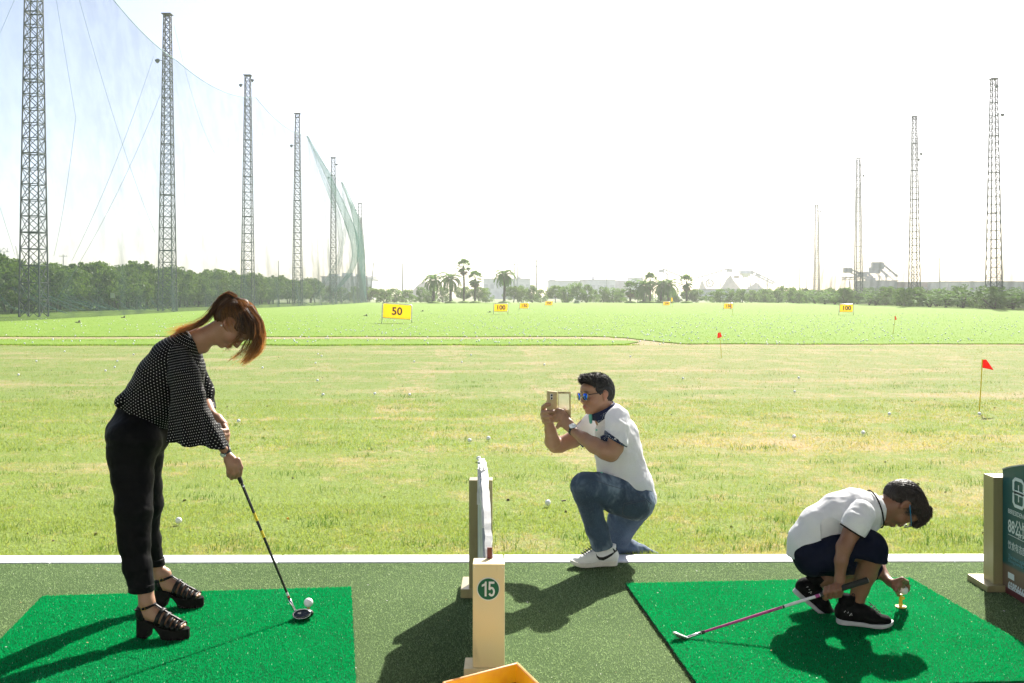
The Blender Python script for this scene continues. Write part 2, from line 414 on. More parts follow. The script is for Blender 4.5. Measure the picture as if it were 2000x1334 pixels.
# small scraps trodden into the floor and the mats
for nm_, cl_, lb_, k_ in (('paper_scraps', (.62, .62, .60), 'tiny pale scraps and tee splinters strewn on the bay floor', 20), ('straw_bits', (.42, .33, .14), 'tiny dry grass bits strewn on the bay floor', 20)):
    mb = MB()
    for _i in range(k_):
        y = rng.uniform(3.9, 5.6); x = rng.uniform(-1, 1) * .52 * y; s_ = rng.uniform(.0015, .0045) ; mb.box((x, y, .012 + (.018 if (x < -.75 or x > .7) and y < 5.15 else 0)), (s_ * rng.uniform(1, 3), s_, s_ * .5), rotz(rng.uniform(0, 3)) @ rotx(rng.uniform(-.3, .3)))
    tag(mb.build(nm_, M(nm_, cl_, .8)), lb_, 'litter', kind='stuff')
# grass creeping over the kerb, darker tufts and small clods in the near lawn
def kerb_s(n): x = rng.uniform(-3.4, 3.4, n); return np.stack((x, 5.908 + .006 * x + np.abs(rng.normal(0, .018, n)), np.full(n, LZ)), 1)
v5 = fibres(9000, kerb_s, .03, .062, .0034, 1.0, 2)
o = link('kerb_grass', fast_mesh('kerb_grass', v5[0], v5[1], False, {'rnd': v5[2] * .85}), M_BLADE); tag(o, 'ragged grass fringe leaning over the back of the white kerb', 'grass', kind='stuff')
def tuft_s(n):
    k = 260; y = 6.1 + 16 * rng.uniform(0, 1, k) ** 1.5; x = rng.uniform(-1, 1, k) * .53 * y; i = rng.integers(0, k, n); sp_ = .02 + .004 * y[i]
    return np.stack((x[i] + rng.normal(0, 1, n) * sp_ * 2.2, y[i] + rng.normal(0, 1, n) * sp_, np.full(n, LZ)), 1)
t_ = NT('tuft_blades'); t_.t.nodes.remove(t_.b); _d = t_.n('BsdfDiffuse'); _t = t_.n('BsdfTranslucent'); _x = t_.n('MixShader'); _x.inputs[0].default_value = .35; t_.l(t_.mix(t_.attr('rnd').outputs['Fac'], (.08, .17, .025), (.15, .25, .045)), _d.inputs[0]); t_.l(_d.inputs[0].links[0].from_socket, _t.inputs[0])
t_.l(_d.outputs[0], _x.inputs[1]).l(_t.outputs[0], _x.inputs[2]).l(_x.outputs[0], t_.out.inputs[0])
v6 = fibres(9000, tuft_s, .02, .05, .005, 1.1, 2)
o = link('grass_tufts', fast_mesh('grass_tufts', v6[0], v6[1], False, {'rnd': v6[2]}), t_.m); tag(o, 'scattered darker green tufts in the mown lawn', 'grass', kind='stuff')
mb = MB()
for _i in range(130):
    y = 6.1 + 22 * rng.uniform(0, 1) ** 1.3; x = rng.uniform(-1, 1) * .52 * y; s_ = rng.uniform(.004, .011); mb.box((x, y, LZ + s_ * .8), (s_ * 2.2, s_ * 1.6, s_ * 1.2), rotz(rng.uniform(0, 3)) @ rotx(rng.uniform(-.4, .4)), taper=.55)
o = mb.build('soil_crumbs', M('soil', (.10, .075, .045), .95)); tag(o, 'small dark crumbs of soil and thatch strewn over the lawn', 'soil', kind='stuff')
# rough tufts along the field's cut front edges
def edge_s(n):
    i = rng.integers(0, len(edge), n); e = np.array(edge)[i]; e = e + rng.normal(0, 1, (n, 2)) * (.3, .06)
    i2 = rng.integers(0, len(band2), n); e2 = np.array(band2)[i2] + rng.normal(0, 1, (n, 2)) * (.3, .06)
    p = np.concatenate((e, e2)); return np.concatenate((p, np.full((len(p), 1), -.03)), 1)
v4 = fibres(9000, edge_s, .03, .07, .03, 1.2, 1)
o = link('edge_grass', fast_mesh('edge_grass', v4[0], v4[1], False, {'rnd': v4[2]}), M_FBLADE); tag(o, 'uncut grass along the step between lawn and range', 'grass', kind='stuff')

# ------------------------------------------------------------ the two tee mats
MATZ = .02
def tee_mat(corners, label, nf):
    TL, TR, BR, BL = [np.array(c[:2]) for c in corners]
    c0 = (TL + TR + BR + BL) / 4
    root = empty('tee_mat', (*c0, 0), label, 'golf mat')
    pts = []
    for a, b in ((BL, BR), (BR, TR), (TR, TL), (TL, BL)):
        for k in range(90):
            t_ = k / 90; nrm = np.array((-(b - a)[1], (b - a)[0])); nrm /= np.linalg.norm(nrm)
            pts.append(a + (b - a) * t_ + nrm * rng.normal(0, .0022))
    sheet('turf_face', pts, MATZ - .003, M_MAT, parent=root, thick=.006)
    b_ = [c0 + (q - c0) * .997 for q in (BL, BR, TR, TL)]
    sheet('rubber_backing', b_, MATZ - .010, M_RUB, parent=root, thick=.0098)
    v, f, r_ = fibres(nf, quad_sample(BL, BR, TR, TL, MATZ - .003), .004, .009, .0032, .8)
    link('turf_fibres', fast_mesh('turf_fibres', v, f, False, {'rnd': r_}), M_MATF, root)['kind'] = 'stuff'
    return root
g = lambda x, y: G(x, y, MATZ)[:2]
TL, TR = g(83, 1163), g(686, 1145); e = (g(695, 1334) - TR); e = e / np.linalg.norm(e) * 1.5
tee_mat((TL, TR, TR + e, TL + e), 'bright green tee mat under the woman, with a teed white ball', 130000)
TL, TR = g(1222, 1138), g(1777, 1127); e = (g(1362, 1334) - TL); e = e / np.linalg.norm(e) * 1.43
tee_mat((TL, TR, TR + e, TL + e), 'bright green tee mat under the crouching boy', 124000)

# ------------------------------------------------------------ roof over the bays (above and behind the camera)
M_ROOF = M('canopy_paint', (.16, .17, .17), .7)
mb = MB(); mb.box((0, 3.0, 3.35), (24, 3.6, .16)); o = mb.build('bay_roof', M_ROOF); tag(o, kind='structure')
# unseen front added behind the bays to bounce sunlight: plastered wall, doors and windows
M_PLAST = M('pale_plaster', (.50, .485, .46), .85, var=.05, scale=1.2, bump=.2, bscale=20); M_DGL = M('dark_window_glass', (.05, .06, .07), .1)
bounce_ = empty('bounce_wall', (0, -5.4, 0), 'pale plastered wall added unseen behind the golf bays to bounce fill light', 'building')
mb = MB(); mb.box((0, -5.6, 2.1), (26, .3, 4.4)); mb.build('wall', M_PLAST, bounce_)
for x in (-9, -5, 5, 9):
    mb = MB(); mb.box((x, -5.42, 1.7), (1.6, .1, 1.3)); w_ = mb.build('window', M_DGL, bounce_)
mb = MB(); mb.box((0, -5.42, 1.05), (1.6, .1, 2.1)); mb.build('door', M_DGL, bounce_)
for x in (-7.6, 7.6):
    mb = MB(); mb.box((x, 4.6, 1.62), (.18, .18, 3.28)); mb.box((x, 4.6, .1), (.34, .34, .2))
    o = mb.build('roof_column', M_ROOF); tag(o, 'grey steel column carrying the bay roof, beside the bays', 'column', 'columns carrying the bay roof', 'structure')

# ============================================================ NETS AND TOWERS
M_STEEL = M('tower_steel', (.045, .058, .062), .6, .0, var=.2, scale=1.5)
M_LAMP = M('floodlight_metal', (.12, .13, .14), .45, .4); M_LENS = M('floodlight_glass', (.3, .32, .34), .15)
def tower(loc, H, wb, wt, lab, nlev=22, head=(1, 0), lamps=((.93, 1),)):
    root = empty('lattice_tower', loc, lab, 'tower', 'lattice towers holding the range nets')
    C = [(-1, -1), (1, -1), (1, 1), (-1, 1)]
    def pt(i, z): hw = (wb + (wt - wb) * z / H) / 2; return np.array((C[i][0] * hw, C[i][1] * hw, z))
    th = .105 if loc[0] < 0 else .13
    for i in range(4):
        mb = MB(); mb.tube([pt(i, 0), pt(i, H)], [th * .62, th * .45], 4); o = mb.build('leg', M_STEEL, None); o.parent = root
    # panel heights shrink with width
    zs = [0.0]; 
    while zs[-1] < H - .3: zs.append(min(H, zs[-1] + (wb + (wt - wb) * zs[-1] / H) * .62 + .35))
    for k in range(1, len(zs)):
        z0, z1 = zs[k - 1], zs[k]
        mb = MB(); md = MB()
        for i in range(4):
            j = (i + 1) % 4
            mb.tube([pt(i, z1), pt(j, z1)], .042 if k % 5 else .06, 4, cap=False)
            md.tube([pt(i, z0), pt(j, z1)], .032, 3, cap=False); md.tube([pt(j, z0), pt(i, z1)], .032, 3, cap=False)
        o = mb.build('horizontal_brace', M_STEEL, None); o.parent = root
        o = md.build('cross_brace', M_STEEL, None); o.parent = root
    mb = MB(); mb.box((0, 0, H + .05), (wt + .35, wt + .35, .08)); o = mb.build('top_plate', M_STEEL); o.parent = root
    for fr, sd_ in lamps:
        z = H * fr; hw = (wb + (wt - wb) * fr) / 2
        mb = MB(); mb.tube([(0, -hw, z), (sd_ * (hw + .3), -hw - .2, z + .1)], .03, 5)
        mb.lathe([(.07, -.16), (.16, -.08), (.22, .15), (.22, .19)], (sd_ * (hw + .36), -hw - .25, z + .05), 12, rot=rotz(0) @ roty(-sd_ * R(60)) @ rotx(R(20)) @ np.diag((1, 1, -1)))
        o = mb.build('floodlight', M_LAMP); o.parent = root
    return root
def at_tower(px, d): return ((px - CX) / F_PX * d, d, -.05)
LT = [(66, 72.0, 30.0, 1.42, .70), (327, 100, 28.95, 1.42, .58), (484, 128, 29.0, 1.42, .62), (581, 156, 29.2, 1.35, .62), (651, 188, 26.8, 1.2, .65), (703, 228, 22.0, 1.0, .7)]
RT = [(1941, 130, 29.0, 1.55, .62), (1786, 158, 29.1, 1.42, .58), (1676.5, 190, 26.9, 1.28, .58), (1595, 235, 22.3, 1.15, .65)]
lampL = [(), ((.84, -1),), ((.955, -1), (.975, 1)), ((.83, -1),), ((.86, -1), (.95, 1)), ((.93, -1),)]
lampR = [((.84, 1), (.965, .2)), ((.80, 1), (.77, .5)), ((.88, 1), (.955, .2)), ((.93, 1),)]
names = ['tallest and nearest steel lattice tower, at the left edge, its top out of view', 'second lattice tower, behind the sagging net and left of the woman',
         'lattice tower rising directly behind the ponytailed woman', 'slim lattice tower between the woman and the 50 sign, fourth in the row',
         'lattice tower crossed by the gathered curve of the net', 'short farthest tower wrapped by the end of the left net']
for q, lm, nm in zip(LT, lampL, names): tower(at_tower(q[0], q[1]), q[2], q[3], q[4], nm, lamps=lm)
names = ['tallest lattice tower at the right, above the divider board', 'lattice tower with two floodlights, second from the right edge',
         'lattice tower standing behind the right 100 sign', 'smallest and palest lattice tower of the right row']
for q, lm, nm in zip(RT, lampR, names): tower(at_tower(q[0], q[1]), q[2], q[3], q[4], nm, lamps=lm)

def netmat(name, a, col):
    t = NT(name); t.t.nodes.remove(t.b)
    g_ = t.n('NewGeometry'); dt = t.n('VectorMath'); dt.operation = 'DOT_PRODUCT'
    t.l(g_.outputs['Incoming'], dt.inputs[0]); t.l(g_.outputs['Normal'], dt.inputs[1])
    cs = t.math('MAXIMUM', t.math('ABSOLUTE', dt.outputs['Value']), .12)
    den = t.math('MULTIPLY', t.attr('den').outputs['Fac'], 1.0)
    # thread coverage seen along the ray grows with the slant of the netting
    op = t.math('SUBTRACT', 1.0, t.math('POWER', t.math('SUBTRACT', 1.0, t.math('MULTIPLY', den, a)), t.math('DIVIDE', 1.0, cs)))
    nz = t.noise(t.obj(), .35, 3); op = t.math('MULTIPLY', op, t.mapr(nz, .3, .7, .8, 1.2))
    d = t.n('BsdfDiffuse'); d.inputs[0].default_value = (*col, 1); tl = t.n('BsdfTranslucent'); tl.inputs[0].default_value = (*col, 1)
    mx = t.n('MixShader'); mx.inputs[0].default_value = .4; t.l(d.outputs[0], mx.inputs[1]); t.l(tl.outputs[0], mx.inputs[2])
    tp = t.n('BsdfTransparent'); m2 = t.n('MixShader'); t.l(op, m2.inputs[0]); t.l(tp.outputs[0], m2.inputs[1]); t.l(mx.outputs[0], m2.inputs[2])
    t.l(m2.outputs[0], t.out.inputs[0]); return t.m
M_NET = netmat('green_netting', .115, (.045, .075, .068)); M_ROPE = M('net_rope', (.13, .24, .22), .8)
def net(side, stations, lab, drag=2.2):
    """curtain of netting hung between the towers; stations = (d, x_top, z_top)"""
    root = empty('safety_net', (stations[0][1], stations[0][0], 0), lab, 'net')
    Y, XT, ZT = [], [], []
    for k in range(len(stations) - 1):
        a, b = stations[k], stations[k + 1]; n = int((b[0] - a[0]) / .8)
        for i in range(n + (k == len(stations) - 2)):
            t_ = i / n; Y.append(a[0] + (b[0] - a[0]) * t_); XT.append(a[1] + (b[1] - a[1]) * t_)
            sag = (.8 if k < 6 else 0) * (1 + .14 * (b[0] - a[0]) / 28)
            ZT.append(a[2] + (b[2] - a[2]) * t_ - sag * 4 * t_ * (1 - t_) * 1.15)
    Y, XT, ZT = map(np.array, (Y, XT, ZT)); m = 30; n = len(Y)
    T = np.linspace(0, 1, m)[None, :]
    y = Y[:, None] + 0 * T
    fold = .10 * np.sin(y * .5 + 3 * T) + .05 * np.sin(y * 1.3 - 2 * T)
    grow = (1 - T) ** 1.6
    x = XT[:, None] - side * (drag * (1 - T) ** 3.2 + .8 * np.sin(np.pi * T) * .9) + fold * grow * 1.4
    yy = y - 2.6 * (1 - T) ** 4 + .5 * fold * grow
    z = ZT[:, None] * T + (1 - T) * .02
    v = np.stack((x, yy, z), 2).reshape(-1, 3)
    idx = np.arange(n * m).reshape(n, m)
    f = np.stack((idx[:-1, :-1], idx[1:, :-1], idx[1:, 1:], idx[:-1, 1:]), 2).reshape(-1, 4)
    den = (.72 + .9 * (1 - T) ** 3 + 0 * y).reshape(-1)
    link('netting', fast_mesh('netting', v, f, True, {'den': den}), M_NET, root)
    mb = MB(); mb.tube([(x[i, -1], y[i, -1], z[i, -1]) for i in range(n)], .035, 4); mb.build('top_rope', M_ROPE, root)
    return root, (Y, XT, ZT)
def xat(px, d): return (px - CX) / F_PX * d
def zat(py, d): return EYE - (py - HY) / F_PX * d
stL = [(42, -31.5, 27), (72, -31.2, 26.8), (100, xat(345, 100), zat(118, 100)), (128, xat(500, 128), zat(190, 128)), (155, xat(600, 155), zat(265, 155)),
       (188, xat(668, 188), zat(355, 188)), (228, xat(706, 228), zat(425, 228))]
nL, _ = net(-1, stL, 'sagging green safety net hung along the left tower row')
stR = [(80, 57, 27), (105, 57.5, 26.5), (130, xat(1962, 130), zat(215, 130)), (158, xat(1795, 158), zat(268, 158)), (190, xat(1688, 190), zat(350, 190)), (235, xat(1600, 235), zat(420, 235))]
nR, _ = net(1, stR, 'faint safety net hung along the right tower row', 3.2)
# gathered folds of the left net: rolls of netting that sweep down to the grass
M_FOLD = netmat('gathered_netting', .6, (.11, .22, .20))
def fold_strip(pts, wd, den, parent, name='net_fold'):
    pts = np.array(pts, float); n = 26; k = len(pts)
    tt = np.linspace(0, k - 1, n); P_ = np.stack([np.interp(tt, range(k), pts[:, i]) for i in range(3)], 1)
    for _ in range(6): P_[1:-1] = (P_[:-2] + P_[2:] + 2 * P_[1:-1]) / 4
    if not hasattr(wd, '__len__'): wd = [wd, wd]
    W = np.interp(np.linspace(0, 1, n), np.linspace(0, 1, len(wd)), wd)[:, None]
    v = []
    for a in np.linspace(0, 2 * math.pi, 9)[:-1]:
        v.append(P_ + W * np.array((math.cos(a), math.cos(a) * .6, math.sin(a) * .3)))
    v = np.stack(v, 1); idx = np.arange(n * 8).reshape(n, 8); i2 = np.roll(idx, -1, 1)
    f = np.stack((idx[:-1], i2[:-1], i2[1:], idx[1:]), 2).reshape(-1, 4)
    return link(name, fast_mesh(name, v.reshape(-1, 3), f, True, {'den': np.full(n * 8, den)}), M_FOLD, parent)
def PP(l): return [P(*q) for q in l]
fold_strip(PP([(600, 265, 155), (640, 340, 160), (680, 430, 166), (697, 480, 170), (690, 530, 172), (640, 583, 168)]), [.15, .5, .7, .45, .3], .5, nL)
fold_strip(PP([(601, 267, 156), (632, 350, 160), (662, 420, 164), (670, 500, 164), (610, 588, 160)]), [.1, .3, .35, .2], .3, nL)
fold_strip(PP([(668, 356, 188), (692, 410, 196), (703, 470, 205), (706, 530, 212), (710, 588, 215)]), [.2, .6, .7, .6], .55, nL)
fold_strip(PP([(706, 426, 228), (707, 500, 226), (709, 589, 222)]), [.3, .6, .6], .55, nL)
fold_strip(PP([(668, 358, 188), (676, 440, 188), (660, 540, 186), (630, 589, 182)]), [.1, .3, .2], .25, nL)
for (x0, y0, x1, y1, x2, y2, d) in [(8, 540, 50, 580, 120, 609, 82), (0, 575, 20, 600, 60, 614, 80), (35, 505, 85, 575, 165, 606, 84), (60, 500, 110, 580, 200, 606, 88),
        (100, 545, 130, 580, 180, 604, 90), (125, 560, 160, 590, 215, 606, 92), (145, 565, 185, 596, 225, 607, 94), (172, 572, 200, 600, 235, 606, 97),
        (193, 575, 208, 597, 235, 607, 99), (235, 588, 250, 604, 272, 611, 102), (250, 592, 262, 605, 285, 612, 103), (270, 592, 285, 606, 305, 611, 104), (280, 590, 292, 604, 312, 611, 106),
        (294, 580, 305, 600, 322, 609, 108), (305, 570, 315, 596, 330, 608, 110), (470, 575, 480, 592, 497, 600, 140), (485, 578, 492, 592, 506, 600, 142), (575, 560, 590, 590, 610, 598, 150),
        (30, 480, 60, 570, 150, 608, 84), (20, 520, 70, 590, 130, 612, 82)]:
    fold_strip(PP([(x0, y0, d), (x0 + (x1 - x0) * .45, y0 + (y1 - y0) * .62, d), (x1, y1, d), (x2, min(y2, HY + 2960 / d), d)]), [.05, .14, .10], .35, nL)
# stay ropes crossing behind the net
def rope(a, b, r=.02, parent=None, sag=.0, lab=None):
    a, b = np.array(a), np.array(b); pts = [a + (b - a) * t_ - np.array((0, 0, sag * 4 * t_ * (1 - t_))) for t_ in np.linspace(0, 1, 12)]
    mb = MB(); mb.tube(pts, r, 4); return mb.build('net_rope', M_ROPE, parent)
for a, b, s_ in [((313, 185, 100), (112, 582, 86), 1.2), ((155, 0, 74), (303, 455, 100), 1.0), ((300, 110, 100), (140, 510, 88), 1.0), ((340, 50, 100), (420, 300, 127), 1.5),
                 ((0, 405, 74), (30, 500, 80), 0), ((28, 0, 73), (0, 65, 71), 0), ((110, 0, 73), (148, 230, 80), 0), ((148, 230, 80), (105, 500, 84), 1.0)]:
    rope(P(*a), P(*b), .014, nL, s_)
for a, b, s_ in [((1972, 230, 130), (2010, 330, 118), 0), ((1800, 270, 158), (1856, 420, 150), .5), ((1930, 240, 131), (1850, 440, 150), .5), ((1640, 480, 235), (1676, 300, 191), .5), ((1920, 590, 125), (1880, 510, 128), 0)]:
    rope(P(*a), P(*b), .014, nR, s_)
M_WHITE = M('white_plastic', (.75, .76, .76), .5)
for (px, py, wd, ht, d, lab) in [(219.5, 577, 8, 10, 100, 'small white notice panel hanging on the left net'), (1608.5, 584, 3.5, 5, 190, 'tiny white panel on the net left of the right 100 sign'),
                                 (1709, 585, 3.5, 5, 170, 'tiny white panel on the net right of the right 100 sign'), (1891, 583, 5, 7, 130, 'white panel on the net near the tallest right tower')]:
    mb = MB(); c = P(px, py, d); k = d / F_PX; mb.box(c, (wd * k, .04, ht * k)); mb.tube([c + (0, 0, ht * k / 2), c + (0, 0, ht * k / 2 + .25)], .012, 4)
    tag(mb.build('notice_panel', M_WHITE, bevel=.01), lab, 'sign')

# ============================================================ TREES
M_LEAF = leafmat('orchard_leaves', (.038, .105, .012), (.17, .28, .045), .45); M_LEAF2 = leafmat('shrub_leaves', (.045, .12, .025), (.15, .26, .06), .5)
M_PALM = leafmat('palm_leaves', (.045, .13, .028), (.14, .26, .06), .45, gloss=.012); M_BARK = M('bark', (.07, .055, .04), .9, var=.3, scale=6)
M_PBARK = M('palm_bark', (.06, .05, .04), .95, var=.3, scale=5); M_DEAD = leafmat('dead_frond', (.14, .10, .05), (.20, .15, .08), .3)
def leaf_cloud(name, centers, radii, per, size, seed, squash=.75):
    r = np.random.default_rng(seed); V = []; RN = []
    for c, rad in zip(centers, radii):
        d = r.normal(0, 1, (per, 3)); d /= np.linalg.norm(d, axis=1)[:, None]
        rr = rad * r.uniform(.55, 1.08, per) ** .7
        p = np.array(c) + d * rr[:, None] * (1, 1, squash)
        a = r.normal(0, 1, (per, 3)); a /= np.linalg.norm(a, axis=1)[:, None]; b = np.cross(a, d + r.normal(0, .5, (per, 3))); b /= np.linalg.norm(b, axis=1)[:, None] + 1e-9
        s_ = size * r.uniform(.6, 1.35, per)[:, None]
        V.append(np.stack((p - a * s_, p - b * s_ * .5, p + a * s_, p + b * s_ * .5), 1)); RN.append(np.repeat(np.clip(r.uniform(0, 1) * .55 + r.uniform(0, .45, per), 0, 1), 4))
    V = np.concatenate(V).reshape(-1, 3); f = np.arange(len(V)).reshape(-1, 4)
    return fast_mesh(name, V, f, False, {'rnd': np.concatenate(RN)})
def orchard_tree(seed, H=4.7, W=2.3, low=.75):
    r = np.random.default_rng(seed)
    n = 78; a = r.uniform(0, 2 * math.pi, n); zf = r.uniform(0, 1, n)
    rad = W * np.sqrt(np.clip(1 - (zf * 2 - .9) ** 2 * .75, .05, 1)) * r.uniform(.55, 1.0, n)
    cs = np.stack((np.cos(a) * rad, np.sin(a) * rad, low + .45 + zf * (H - low - .95)), 1)
    cs[:8, :2] *= .3; rs = r.uniform(.38, .72, n)
    sp = r.integers(0, n, 12); cs2 = cs[sp] + r.normal(0, .25, (12, 3)) + (0, 0, .35); cs = np.concatenate((cs, cs2)); rs = np.concatenate((rs, r.uniform(.18, .3, 12)))
    crown = leaf_cloud('crown', cs, rs, 70, .13, seed)
    mb = MB(); top = np.array((r.normal(0, .1), r.normal(0, .1), low + .9))
    mb.tube([(0, 0, -.1), top * (.5, .5, .5), top], [.13, .10, .08], 7)
    for k in range(6):
        e = cs[r.integers(0, n)]; mb.tube([top * .8, (top + e) / 2 + r.normal(0, .1, 3), e], [.06, .04, .02], 5)
    return crown, mb.mesh('trunk', True)
def plant_tree(data, loc, s, rz, name, label, cat, group, mats):
    o = empty(name, loc, label, cat, group, rz); o.scale = (s[0], s[0], s[1]) if hasattr(s, '__len__') else (s, s, s)
    for (me, nm, m) in zip(data, ('crown', 'trunk'), mats):
        if not me.materials: me.materials.append(m)
        c = bpy.data.objects.new(nm, me); COL.objects.link(c); c.parent = o
    return o
OT = [orchard_tree(100 + i) for i in range(5)]
r = np.random.default_rng(5); k = 0
def occl(i, d): return None
for row, (X0, dmax) in enumerate(((-41.5, 212), (-46.5, 205))):
    d = 62.0 + row * 2; cnt_ = 0
    while d < dmax:
        s = r.uniform(.93, 1.12); x = X0 + r.normal(0, .4); px = CX + x / d * F_PX
        cnt_ += 1; lab = f'{nth(cnt_)} leafy tree from the left end of the {("front", "rear")[row]} orchard row'
        plant_tree(OT[k % 5], (x, d, -.08), (s, s * r.uniform(.92, 1.1)), r.uniform(0, 6), 'orchard_tree', lab, 'tree', 'orchard trees behind the left net', (M_LEAF, M_BARK)); k += 1
        d += r.uniform(3.0, 4.0) * (1 + row * .25)
d = 78.0
# low bushes behind the orchard rows are added below
# right hand planting: low palms and shrubs in a thick row
def fan_shrub(seed, H=2.6):
    """clump of small fan palms"""
    r = np.random.default_rng(seed); V = []; RN = []
    for c in range(9):
        base = np.array((r.normal(0, .8), r.normal(0, .8), 0)); h = H * r.uniform(.45, 1.0)
        for k in range(15):
            az = r.uniform(0, 2 * math.pi); el = r.uniform(-.1, 1.35); L = r.uniform(.5, .9)
            hub = base + np.array((math.cos(az) * math.cos(el) * L, math.sin(az) * math.cos(el) * L, h * r.uniform(.08, .85) + math.sin(el) * L * .8))
            ax = unit((math.cos(az), math.sin(az), .2 + el * .4)); sd_ = unit(np.cross(ax, (0, 0, 1))); rn = r.uniform(0, 1)
            for j in range(9):
                q = (j - 4) / 4 * 1.25; dr = ax * math.cos(q) + sd_ * math.sin(q); tip = hub + dr * r.uniform(.45, .65) - np.array((0, 0, .10))
                pr = np.cross(dr, ax + (0, 0, .01)); pr = unit(np.cross(dr, (0, 0, 1))) * .045
                V.append((hub, hub + dr * .3 + pr, tip, hub + dr * .3 - pr)); RN += [min(1, rn * .7 + r.uniform(0, .3))] * 4
    V = np.array(V).reshape(-1, 3); me = fast_mesh('crown', V, np.arange(len(V)).reshape(-1, 4), False, {'rnd': np.array(RN)})
    mb = MB()
    for c in range(2): b = (r.normal(0, .3), r.normal(0, .3)); mb.tube([(0, 0, -.1), (b[0] * 1.1, b[1] * 1.1, H * .45)], [.12, .08], 6)
    return me, mb.mesh('trunk', True)
def bush(seed, H=3.0, W=1.9, size=.12):
    r = np.random.default_rng(seed); n = 44; a = r.uniform(0, 2 * math.pi, n); zf = r.uniform(0, 1, n)
    rad = W * np.sqrt(1 - zf ** 2 * .85) * r.uniform(.3, 1, n); cs = np.stack((np.cos(a) * rad, np.sin(a) * rad, .3 + zf * (H - .6)), 1)
    mb = MB()
    for k in range(4): mb.tube([(r.normal(0, .2), r.normal(0, .2), -.1), cs[k] * .6, cs[k]], [.08, .05, .02], 5)
    return leaf_cloud('crown', cs, r.uniform(.3, .6, n), 62, size, seed), mb.mesh('trunk', True)
FS = [fan_shrub(200 + i) for i in range(4)]; BS = [bush(300 + i) for i in range(5)]
d = 80.0; cnt_ = 0
while d < 215:
    cnt_ += 1
    plant_tree(BS[k % 5], (-50.5 + r.normal(0, .5), d, -.08), (r.uniform(1.0, 1.25), r.uniform(.9, 1.1)), r.uniform(0, 6), 'leafy_bush', f'{nth(cnt_)} bush from the left in the strip behind the orchard rows', 'bush', 'bushes behind the orchard', (M_LEAF2, M_BARK)); k += 1; d += r.uniform(3.2, 4.4)
for row, X0 in enumerate((54.5, 58.5, 63.5, 68.0)):
    d = 96.0; cnt_ = 0
    while d < 236:
        x = X0 + r.normal(0, .6); px = CX + x / d * F_PX
        cnt_ += 1; fan = r.uniform() < .62 and d < 190
        s = r.uniform(.9, 1.12)
        where = 'right of the tallest right tower' if px > 1965 else 'between the tallest tower and the two-lamp tower' if px > 1800 else 'right of the 100 sign' if px > 1700 else 'behind the right 100 sign' if px > 1600 else 'at the thin far end of the row'
        ro = ('front', 'second', 'third', 'rear')[row]
        if row == 3: fan = False
        if fan: plant_tree(FS[k % 4], (x, d, -.08), s * 1.02, r.uniform(0, 6), 'fan_palm_shrub', f'young fan palm, {nth(cnt_)} plant from the right in the {ro} line under the net', 'palm', 'plants under the right net', (M_PALM, M_PBARK))
        else: plant_tree(BS[k % 5], (x, d, -.08), (s, s * r.uniform(.8, 1.0)), r.uniform(0, 6), 'leafy_bush', f'leafy bush, {nth(cnt_)} plant from the right in the {ro} line under the net', 'bush', 'plants under the right net', (M_LEAF2, M_BARK))
        k += 1; d += r.uniform(3.0, 4.6) * (1 + .012 * (d - 96))
# far hedge trees across the end of the range
hc_ = 0
for px, top, d in sorted([(735, 566, 225), (752, 566, 214), (772, 565, 218), (796, 566, 222), (822, 562, 226), (840, 566, 220), (866, 562, 226), (905, 560, 228), (935, 562, 228), (950, 564, 232), (1003, 562, 222), (1020, 560, 224), (1040, 559, 220), (1056, 566, 230),
                   (1085, 560, 222), (1106, 556, 215), (1126, 554, 212), (1146, 558, 214), (1160, 566, 225), (1178, 562, 218), (1196, 563, 216), (1212, 565, 220), (1245, 566, 224), (1262, 566, 232), (1290, 563, 230), (1318, 566, 226), (1345, 567, 226), (1362, 566, 224),
                   (1392, 570, 228), (1408, 566, 216), (1428, 564, 212), (1448, 565, 214), (1468, 568, 218), (1488, 572, 226), (1508, 568, 232), (1524, 560, 226), (1545, 561, 222), (1570, 563, 220), (1500, 575, 214), (715, 562, 232), (640, 560, 238), (668, 562, 236), (692, 560, 236), (615, 556, 225)]):
    hc_ += 1
    H = EYE - (top - HY) / F_PX * d + .1; wx = r.uniform(.8, 1.15)
    near = 'left of the palm group' if px < 830 else 'behind the left palm group' if px < 1000 else 'behind the left 100 and 200 signs' if px < 1090 else 'left of the small white 250 sign' if px < 1128 else 'between the white 250 sign and the right palms' if px < 1225 else 'behind the right palm group' if px < 1370 else 'behind the right 150 sign' if px < 1480 else 'where the far hedge meets the right row'
    mesh = OT[k % 5] if px % 2 else BS[k % 5]; Hm = 4.75 if mesh is OT[k % 5] else 3.1
    tx = 'rounded hedge tree' if px % 2 else 'dense hedge bush'; near = near.replace('behind the left 100 and 200 signs', 'behind the left signs').replace('between the white 250 sign and the right palms', 'right of the white sign').replace('where the far hedge meets the right row', 'by the right row').replace('left of the small white 250 sign', 'left of the white sign')
    plant_tree(mesh, ((px - CX) / F_PX * d, d, -.08), (wx * 4.0 / (4.7 if Hm > 4 else 3.9), 1.12 * H / Hm), r.uniform(0, 6), 'hedge_tree', f'{nth(hc_)} {tx[:-5] + tx[-5:]} from the left end, {near}', 'tree', 'hedge trees across the end of the range', (M_LEAF2, M_BARK)); k += 1
